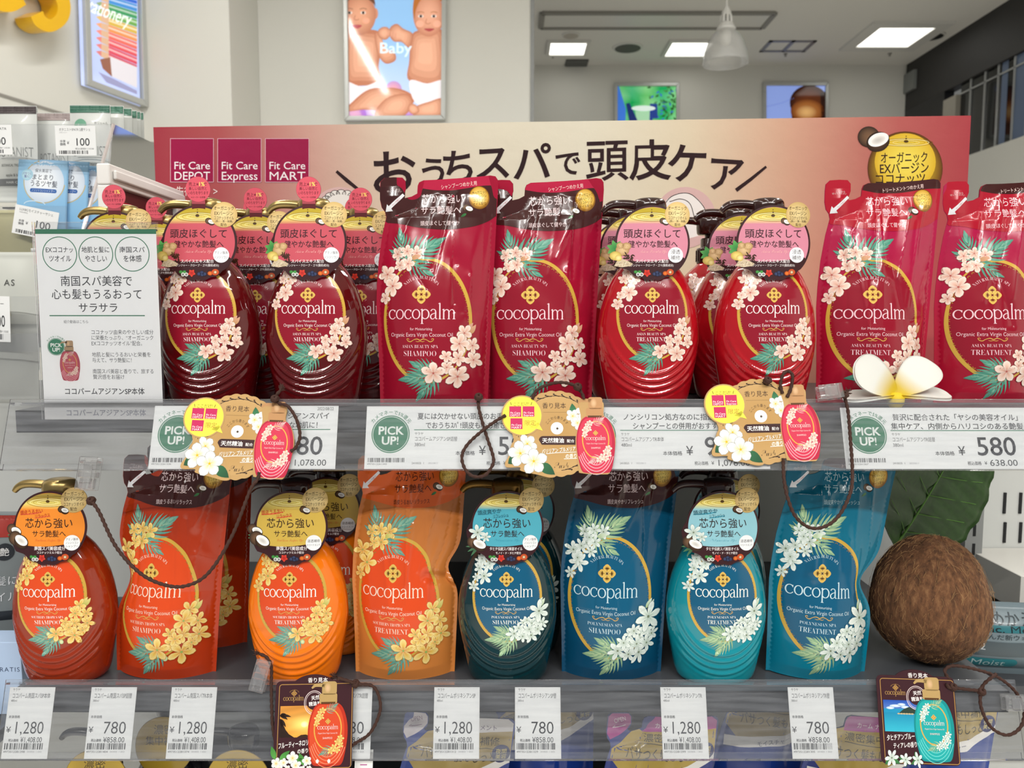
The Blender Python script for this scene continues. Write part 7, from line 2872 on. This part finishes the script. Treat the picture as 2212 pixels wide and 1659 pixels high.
def baby(A):
    k = 2.911
    A.cx, A.cy, A.k = -720 * k, 0, 1 / k
    X0, X1 = 76, 690
    A.grid(X0, -170, X1, 745, 8, 20, lambda p: H('#8fbce8') * (1 - np.clip((p[:, 1] - 200) / 500, 0, 1)[:, None]) + H('#c6d3ee') * np.clip((p[:, 1] - 200) / 500, 0, 1)[:, None], 1)
    for x, y, rx, ry, c in ((130, 720, 80, 60, '#dba6c6'), (240, 690, 75, 62, '#c9b0e0'), (380, 560, 50, 50, '#e0a0b0'), (420, 720, 90, 45, '#d0aee0'), (560, 740, 120, 40, '#e2b0c0')):
        A.oval(x, y, rx, ry, c, 1.6, edge='#b890c8', n=28)
    sk, sd = '#e2ab8e', '#b8775c'
    P = lambda pts: [tuple(p) for p in closed_spline(pts, 5)]

    def skin(pts, cx, cy, sx, sy, l):
        Q = P(pts)
        A.poly(Q, sd, l)
        c = np.mean(Q, axis=0)
        for q, t in ((.9, .3), (.76, .55), (.58, .8), (.38, 1.0)):
            A.poly([tuple(c + (np.array(p) - c) * q) for p in Q], mixc(sd, sk, t), l + .06 + (1 - q))
    # left baby
    A.poly(P([(76, 300), (80, 180), (190, 185), (285, 200), (300, 300), (285, 420), (290, 520), (76, 520)]), sd, 2)
    skin([(76, 260), (120, 190), (215, 195), (285, 215), (290, 320), (278, 430), (285, 515), (160, 525), (82, 500)], 170, 340, 1, 1, 2.1)
    skin([(265, 195), (300, 230), (330, 300), (385, 330), (390, 380), (330, 400), (285, 350), (262, 260)], 320, 330, 1, 1, 3.2)
    skin([(290, 235), (280, 195), (310, 170), (345, 175), (360, 215), (330, 250)], 320, 210, 1, 1, 4.4)
    A.oval(168, 92, 100, 128, '#dea283', 5, edge='#b87a60', n=36)
    A.oval(266, 85, 16, 34, '#c98a70', 4.8, n=18)
    A.poly(P([(80, -30), (140, -60), (240, -40), (265, 40), (250, 20), (190, -20), (110, -10), (74, 40)]), '#6a4634', 6)
    for x in (102, 188):
        A.oval(x, 80, 17, 9, '#f0e2da', 6, n=16)
        A.oval(x, 80, 9, 9, '#2a211e', 6.4, n=14)
        A.stroke([(x - 22, 58), (x, 52), (x + 22, 58)], 4, '#8a5a44', 6, sm=4)
    A.stroke([(138, 95), (132, 120), (148, 126), (162, 120)], 4, '#b06a56', 6, sm=4)
    A.poly(P([(110, 160), (145, 155), (180, 160), (150, 180)]), '#b04a4e', 6)
    A.oval(100, 130, 24, 20, '#e8a890', 5.6, edge='#dea283', n=16)
    A.oval(205, 130, 24, 20, '#e8a890', 5.6, edge='#dea283', n=16)
    A.poly(P([(84, 515), (180, 545), (285, 515), (262, 580), (200, 640), (110, 660), (84, 600)]), '#e6e0e4', 6)
    skin([(76, 700), (110, 650), (230, 560), (400, 555), (500, 600), (490, 660), (350, 700), (200, 690)], 280, 640, 1, 1, 6.2)
    skin([(260, 730), (330, 620), (460, 590), (500, 650), (430, 735)], 380, 680, 1, 1, 7.5)
    # right baby
    skin([(490, 230), (540, 190), (640, 190), (690, 215), (690, 520), (480, 510), (478, 380)], 590, 350, 1, 1, 3)
    skin([(500, 215), (440, 180), (400, 150), (360, 170), (350, 215), (380, 260), (430, 265), (480, 300)], 420, 215, 1, 1, 5.5)
    for i in range(4):
        A.stroke([(352 + i * 14, 190 + i * 6), (348 + i * 14, 225 + i * 5)], 9, '#d59a80', 6.6)
    A.oval(600, 95, 98, 135, '#e2a88c', 7, edge='#c08066', n=36)
    A.poly(P([(500, 60), (520, -40), (600, -70), (690, -50), (690, 20), (640, -25), (560, -10), (520, 60), (510, 120)]), '#b06a34', 8)
    for x in (550, 632):
        A.oval(x, 102, 17, 9, '#f0e2da', 8, n=16)
        A.oval(x, 102, 9, 9, '#2a2a30', 8.4, n=14)
        A.stroke([(x - 22, 80), (x, 74), (x + 22, 80)], 4, '#a8683e', 8, sm=4)
    A.stroke([(588, 118), (580, 142), (596, 150), (612, 142)], 4, '#b87058', 8, sm=4)
    A.poly(P([(570, 182), (602, 178), (636, 182), (604, 198)]), '#a8484a', 8)
    A.oval(545, 150, 26, 22, '#eaaa92', 7.6, edge='#e2a88c', n=16)
    A.oval(652, 150, 26, 22, '#eaaa92', 7.6, edge='#e2a88c', n=16)
    A.poly(P([(482, 505), (590, 525), (690, 505), (690, 600), (620, 640), (560, 665), (500, 620)]), '#e8e2e6', 8)
    skin([(690, 620), (600, 640), (520, 670), (500, 720), (560, 738), (690, 720)], 600, 690, 1, 1, 8.4)
    skin([(480, 655), (520, 660), (540, 700), (500, 720), (470, 690)], 505, 690, 1, 1, 9.6)
    A.text('Baby', 390, 300, 96, '#d8ecf6', w=205, l=11, off=.012)


poster('lightbox_poster', 'tall backlit poster of two babies on the middle wall', [(743, -62), (966, -62), (963, 262), (747, 264)], (0, YB, 0), (0, -1, 0), baby, fw=.026, depth=.04)


def green(A):
    A.grid(1320, 175, 1470, 300, 10, 8, lambda p: np.clip(H('#63c07a') + .10 * np.sin(p[:, 0] / 11)[:, None] * np.array([1, 1, .4]) + .08 * np.sin(p[:, 1] / 9 + p[:, 0] / 17)[:, None], 0, 1), 1)
    A.poly([(1325, 180), (1336, 180), (1352, 235), (1350, 300), (1325, 300)], '#3f78d8', 2)
    for i in range(90):
        A.leaf(1400 + 62 * RS.rand() ** .5, 184 + 110 * RS.rand(), 6.28 * RS.rand(), 9, 4, ('#2c5a2a', '#4a8a4a', '#3c70c0')[i % 3], l=2)
    A.poly([(1352, 224), (1360, 222), (1378, 262), (1380, 300), (1366, 300)], '#1e2f6e', 3)
    A.poly([(1404, 224), (1420, 224), (1421, 256), (1410, 256), (1410, 300), (1402, 300)], '#26408e', 3)
    A.oval(1390, 234, 26, 6, '#dff0e8', 3.5, n=20)
    A.poly([(1372, 240), (1404, 240), (1404, 300), (1382, 300)], '#a8d8b0', 2.5)


poster('lightbox_poster', 'small backlit poster with green leaves and blue handles on the far wall', [(1326, 181), (1466, 181), (1466, 300), (1326, 300)], (0, FARY, 0), (0, -1, 0), green, fw=.03, depth=.04)


def brown(A):
    A.grid(1645, 175, 1795, 300, 6, 6, '#8fa6ea', 1)
    A.stroke([(1650, 232), (1690, 222), (1715, 212)], 2, '#7f94d6', 2)
    A.oval(1748, 222, 42, 38, '#6a3418', 2, edge='#2c120a', n=30)
    A.poly([(1708, 236), (1722, 216), (1786, 205), (1786, 300), (1716, 300)], '#5a2c14', 2.4)
    A.oval(1744, 240, 36, 26, '#c07a3a', 3, edge='#6a3416', n=28)
    A.oval(1742, 242, 24, 16, '#e0b070', 3.4, edge='#9a5a2a', n=24)
    A.poly([(1772, 200), (1788, 198), (1788, 300), (1776, 300)], '#2a140e', 3)


poster('lightbox_poster', 'small backlit poster of a brown jar on blue on the far wall', [(1646, 180), (1787, 180), (1787, 300), (1646, 300)], (0, FARY, 0), (0, -1, 0), brown, fw=.03, depth=.04)

# yellow letters
YM = mat('yellow_letter_plastic', '#e8b51c', rough=.3, coat=.3)


def wall_letter(label, pts, w, name):
    """fat stroke letter standing off the left wall, given by pixel path"""
    P = spline([np.array(p, float) for p in pts], 8)
    T = np.gradient(P, axis=0)
    T /= np.linalg.norm(T, axis=1)[:, None]
    N = np.stack([-T[:, 1], T[:, 0]], 1)
    g = G()
    V = []
    for d in (.10, .012):
        for sgn in (1, -1):
            for p, n_ in zip(P, N):
                V.append(tuple(on_left(*(p + n_ * w / 2 * sgn), d=0.10) - (LN * (.10 - d))))
    k = len(P)
    F = []
    for i in range(k - 1):
        F += [(i, k + i, k + i + 1, i + 1), (2 * k + i, 2 * k + i + 1, 3 * k + i + 1, 3 * k + i), (i, i + 1, 2 * k + i + 1, 2 * k + i), (k + i, 3 * k + i, 3 * k + i + 1, k + i + 1)]
    F += [(0, 2 * k, 3 * k, k), (k - 1, 2 * k - 1, 4 * k - 1, 3 * k - 1)]
    g.add(V, F)
    o = g.build('wall_letter', YM, None)
    me = o.data
    import bmesh
    bm = bmesh.new()
    bm.from_mesh(me)
    bmesh.ops.recalc_face_normals(bm, faces=bm.faces)
    bm.to_mesh(me)
    bm.free()
    g2 = G()
    tag(o, label, 'sign letter', 'yellow letters on the left wall')
    # two stand-off pegs reach the wall
    for f in (.3, .7):
        i = int(k * f)
        c = on_left(*P[i], d=.10)
        g2.tube([c - LN * .0995, c - LN * .089], .012, 10)
    g2.build('standoff', MATS['grey_metal_trim'], o)


wall_letter('large yellow letter s on the left wall, next to the pencil poster', [(128, -62), (110, -78), (82, -74), (74, -52), (92, -30), (124, -18), (138, 8), (134, 38), (110, 55), (88, 46), (80, 30)], 28, 's')
wall_letter('large yellow letter c on the left wall, cut off by the photo corner', [(52, -58), (26, -74), (-8, -62), (-24, -30), (-10, 2), (22, 12), (50, -2)], 28, 'c')

# right side: dark glazing
DG = mat('dark_tinted_glass', '#0e1114', rough=.05, spec=.6, coat=.4)
BK = mat('dark_panel', '#2c2b2a', rough=.6)
zs_ = at(2105, 331, 0)
zsill = hit(2105, 331, (XR, 0, 0), (-1, 0, 0)).z
struct('wall_right', G().box((XR, -5, 0), (XR + .1, FARY, zsill)), WALLM, 'white low wall under the dark windows')
struct('trim_8', G().box((XR, -5, CEIL - .42), (XR + .1, FARY, CEIL)), BK, 'dark band above the windows')
ym = hit(2068, 200, (XR, 0, 0), (-1, 0, 0)).y
ym2 = hit(2041, 200, (XR, 0, 0), (-1, 0, 0)).y
w1 = G().box((XR + .03, -5, zsill), (XR + .05, ym, CEIL - .42)).build('window_1', DG, None)
tag(w1, 'dark night window on the right', None, None, 'structure')
fr = G()
FMET = mat('window_mullion', '#a8aaa8', rough=.35, metal=.3)
for px in (2088, 2118, 2146, 2180, 2210, 2260, 2330):
    y = hit(px, 250, (XR, 0, 0), (-1, 0, 0)).y
    fr.box((XR + .018, y - .007, zsill), (XR + .028, y + .007, CEIL - .42))
zb = CEIL - .50
fr.box((XR + .018, -5, zb - .006), (XR + .026, ym, zb + .006))
fr.build('window_frame', FMET, w1)
cu = G()
for y_, ww in ((hit(2196, 250, (XR, 0, 0), (-1, 0, 0)).y, .16), (hit(2158, 250, (XR, 0, 0), (-1, 0, 0)).y, .07)):
    cu.box((XR + .0285, y_ - ww / 2, zsill), (XR + .0298, y_ + ww / 2, CEIL - .42))
cu.build('window_blind', mat('pale_blue_blind', '#5f6f8a', rough=.5), w1)
struct('wall_strip', G().box((XR - .01, ym, zsill - .6), (XR + .1, ym2, CEIL - .5)), mat('beige_strip', '#9a958a', rough=.5), 'pale upright strip between the dark panels')
struct('wall_panel', G().box((XR, ym2 + .001, .0), (XR + .08, FARY - .001, CEIL - .421)), mat('black_panel', '#141417', rough=.3), 'black wall panel in the far right corner')
y0_ = hit(1981, 160, (XR, 0, 0), (-1, 0, 0)).y
zq0, zq1 = hit(1974, 194, (XR, 0, 0), (-1, 0, 0)).z, hit(1974, 142, (XR, 0, 0), (-1, 0, 0)).z
struct('trim_9', G().box((XR - .03, y0_, zq0), (XR - .001, FARY - .02, zq1 - .05)), mat('grey_box', '#7d807e', rough=.5), 'small grey box high in the far corner')

# ------------------------------------------------------------------ ceiling fittings
EM = mat('lamp_diffuser', '#fffdf4', rough=.4, emit=1.6)
FITW = mat('white_fitting', '#d8d7d2', rough=.4)


def ceil_at(px, py, drop=0.0):
    return atz(px, py, CEIL - drop)


def square_light(cx, cy, w, label, frame=.0):
    c = ceil_at(cx, cy)
    t = thing('ceiling_light', label, 'ceiling light', (c.x, c.y, CEIL), (0, 0, 0), 'square recessed ceiling lights')
    h = w / 2
    f = G()
    b_ = .03 + frame
    for lo, hi in (((-h - b_, -h - b_), (h + b_, -h)), ((-h - b_, h), (h + b_, h + b_)), ((-h - b_, -h), (-h, h)), ((h, -h), (h + b_, h))):
        f.box((lo[0], lo[1], -.02), (hi[0], hi[1], -.0005))
    f.build('frame', FITW, t)
    G().box((-h, -h, -.012), (h, h, -.002)).build('diffuser', EM, t)
    l = area((c.x, c.y, CEIL - .026), w * .9, w * .9, .5)
    l.name = 'light_emitter'
    l.parent = t
    l.location = (0, 0, -.026)
    return t


square_light(1226, 102, .30, 'square ceiling light nearest the wall end, left of the lamp')
square_light(1487, 103, .34, 'square ceiling light directly left of the glass pendant lamp')
square_light(1932, 77, .44, 'large square ceiling light with white frame at the right', .07)
c0, c1 = ceil_at(1170, 42), ceil_at(1660, 42)
t = thing('ceiling_diffuser', 'long white slot air diffuser across the ceiling', 'air diffuser', ((c0.x + c1.x) / 2, c0.y, CEIL))
hw, dp = (c1.x - c0.x) / 2, abs(ceil_at(1400, 25).y - ceil_at(1400, 57).y) / 2
f = G()
for y in (-dp, dp):
    f.box((-hw, y - .02, -.02), (hw, y + .02, -.0005))
for x in (-hw, hw):
    f.box((x - .02, -dp, -.02), (x + .02, dp, -.0005))
f.build('frame', mat('diffuser_grey', '#8c8a84', rough=.5), t)
G().box((-hw + .02, -dp + .02, -.012), (hw - .02, dp - .02, -.0006)).build('plate', FITW, t)
for px, py, r, col, lb, cat in ((1356, 102, .115, '#55554f', 'round grey ceiling speaker between two square lights', 'speaker'), (1233, 75, .065, '#b9b3a8', 'small round smoke detector above the left square light', 'smoke detector'),
                                (2013, 77, .09, '#0c0c0c', 'round black ceiling opening right of the large light', 'ceiling opening')):
    c = ceil_at(px, py)
    t = thing({'speaker': 'ceiling_speaker', 'smoke detector': 'smoke_detector', 'ceiling opening': 'ceiling_spot_opening'}[cat], lb, cat, (c.x, c.y, CEIL))
    G().lathe([(r, -.012), (r * 1.12, -.010), (r * 1.15, -.0005)], 32).build('rim', FITW, t, smooth=True, angle=40)
    G().lathe([(r * .6, -.016), (r * .95, -.0135), (r * .96, -.0122)], 32).build('grille', mat('fit_' + cat.replace(' ', '_'), col, rough=.6), t, smooth=True, angle=40)
c0, c1 = ceil_at(1220, 141), ceil_at(1272, 128)
t = thing('air_vent', 'small dark grey air vent near the far wall', 'vent', ((c0.x + c1.x) / 2, (c0.y + c1.y) / 2, CEIL))
w_, d_ = abs(c1.x - c0.x) / 2, abs(c1.y - c0.y) / 2
f = G().box((-w_, -d_, -.008), (w_, d_, -.0005))
f.build('plate', mat('vent_grey', '#4c4d4b', rough=.6), t)
s = G()
for i in range(7):
    y = -d_ + (i + .5) * 2 * d_ / 7
    s.box((-w_ * .95, y - .01, -.016), (w_ * .95, y + .004, -.0082))
s.build('slats', mat('vent_slat', '#6a6b68', rough=.6), t)
A_, B_ = ceil_at(1640, 111), ceil_at(1765, 87)
t = thing('ceiling_hatch', 'square ceiling hatch outline right of the glass lamp', 'ceiling hatch', ((A_.x + B_.x) / 2, (A_.y + B_.y) / 2, CEIL))
w_, d_ = abs(B_.x - A_.x) / 2, abs(B_.y - A_.y) / 2
f = G()
for lo, hi in (((-w_, -d_), (w_, -d_ + .03)), ((-w_, d_ - .03), (w_, d_)), ((-w_, -d_), (-w_ + .03, d_)), ((w_ - .03, -d_), (w_, d_)), ((-.01, -d_), (.02, d_))):
    f.box((lo[0], lo[1], -.008), (hi[0], hi[1], -.0005))
f.build('frame', mat('hatch_grey', '#8d8e98', rough=.4, metal=.4), t)
for px, py in ((1194, 119), (1697, 116), (1922, 115)):
    c = ceil_at(px, py)
    t = thing('sprinkler_head', 'tiny ceiling sprinkler ' + {1194: 'left of the dark air vent', 1697: 'below the ceiling hatch', 1922: 'below the large square light'}[px], 'sprinkler', (c.x, c.y, CEIL), (0, 0, 0), 'ceiling sprinklers')
    G().lathe([(.006, -.026), (.013, -.023), (.006, -.016), (.006, -.007), (.018, -.006), (.018, -.0005)], 14).build('sprinkler_body', mat('sprinkler_metal', '#a09e98', rough=.4, metal=.3), t, smooth=True, angle=40)

# pendant lamp
zc = at(1568, 92, 4.3)
t = thing('pendant_lamp', 'bell shaped clear glass pendant lamp hanging from the ceiling', 'pendant lamp', (at(1568, 80, 4.3).x, 4.3, CEIL))
zr = at(1568, 138, 4.3).z - CEIL
zk = at(1568, 62, 4.3).z - CEIL
zn = at(1568, 22, 4.3).z - CEIL
Rr = (at(1617, 110, 4.3).x - at(1520, 110, 4.3).x) / 2
hh = zk - zr
GLS = clear_mat('frosted_ribbed_glass', tint=.985, haze=.14, gloss=.55, rough=.10, hazecol=(1, 1, 1))
prof = [(Rr * 1.0, 0), (Rr * .99, hh * .05), (Rr * .985, hh * .14), (Rr * .97, hh * .16), (Rr * .93, hh * .36), (Rr * .90, hh * .38), (Rr * .78, hh * .62), (Rr * .60, hh * .82), (Rr * .36, hh * .97), (Rr * .30, hh)]
V, F = [], []
for r, z in prof:
    for j in range(48):
        a = 2 * PI * j / 48
        V.append((r * math.cos(a), r * math.sin(a), zr + z))
for i in range(len(prof) - 1):
    for j in range(48):
        F.append((i * 48 + j, i * 48 + (j + 1) % 48, (i + 1) * 48 + (j + 1) % 48, (i + 1) * 48 + j))
o = obj('glass_shade', V, F, GLS, t, smooth=True)
m_ = o.modifiers.new('s', 'SOLIDIFY')
m_.thickness = .004
WP = mat('white_lamp_metal', '#dcdbd6', rough=.35)
cap = G().lathe([(Rr * .40, zk - .01), (Rr * .42, zk), (Rr * .30, zk + hh * .14), (Rr * .26, zk + hh * .16)], 28)
for k in range(8):
    a = 2 * PI * k / 8
    cap.tube([(Rr * .24 * math.cos(a), Rr * .24 * math.sin(a), zk + hh * .15), (Rr * .20 * math.cos(a), Rr * .20 * math.sin(a), zk + hh * .38)], .008, 6)
cap.lathe([(Rr * .22, zk + hh * .37), (Rr * .20, zk + hh * .48), (Rr * .09, zk + hh * .62), (Rr * .06, zn)], 20)
cap.build('socket_cap', WP, t, smooth=True, angle=40)
G().lathe([(.02, zr + hh * .55), (.035, zr + hh * .62), (.035, zr + hh * .8), (.02, zk)], 16).build('bulb', mat('lamp_bulb', '#f4f2ea', rough=.3), t, smooth=True)
G().tube([(0, 0, zn), (0, 0, -.02)], .008, 8).build('hanging_rod', WP, t)
G().lathe([(.06, -.02), (.06, -.0005)], 20).build('ceiling_rose', WP, t)

# housings of the tube lights over the aisle and of the added one
for x_, y_, l_, w_, c_ in [q + (0,) for q in TUBES] + [q + (1,) for q in CROSS]:
    t = thing('tube_light_housing', 'long ceiling tube light housing over the aisle', 'ceiling light', (x_, y_, CEIL), (0, 0, 0), 'tube lights over the aisle')
    g = G().box((-.075, -l_ / 2 - .03, -.08), (.075, l_ / 2 + .03, -.0005))
    g.build('housing', FITW, t)
    t.rotation_euler = (0, 0, PI / 2 * c_)
bpy.data.objects.remove(_tob)
bpy.data.curves.remove(_cur)
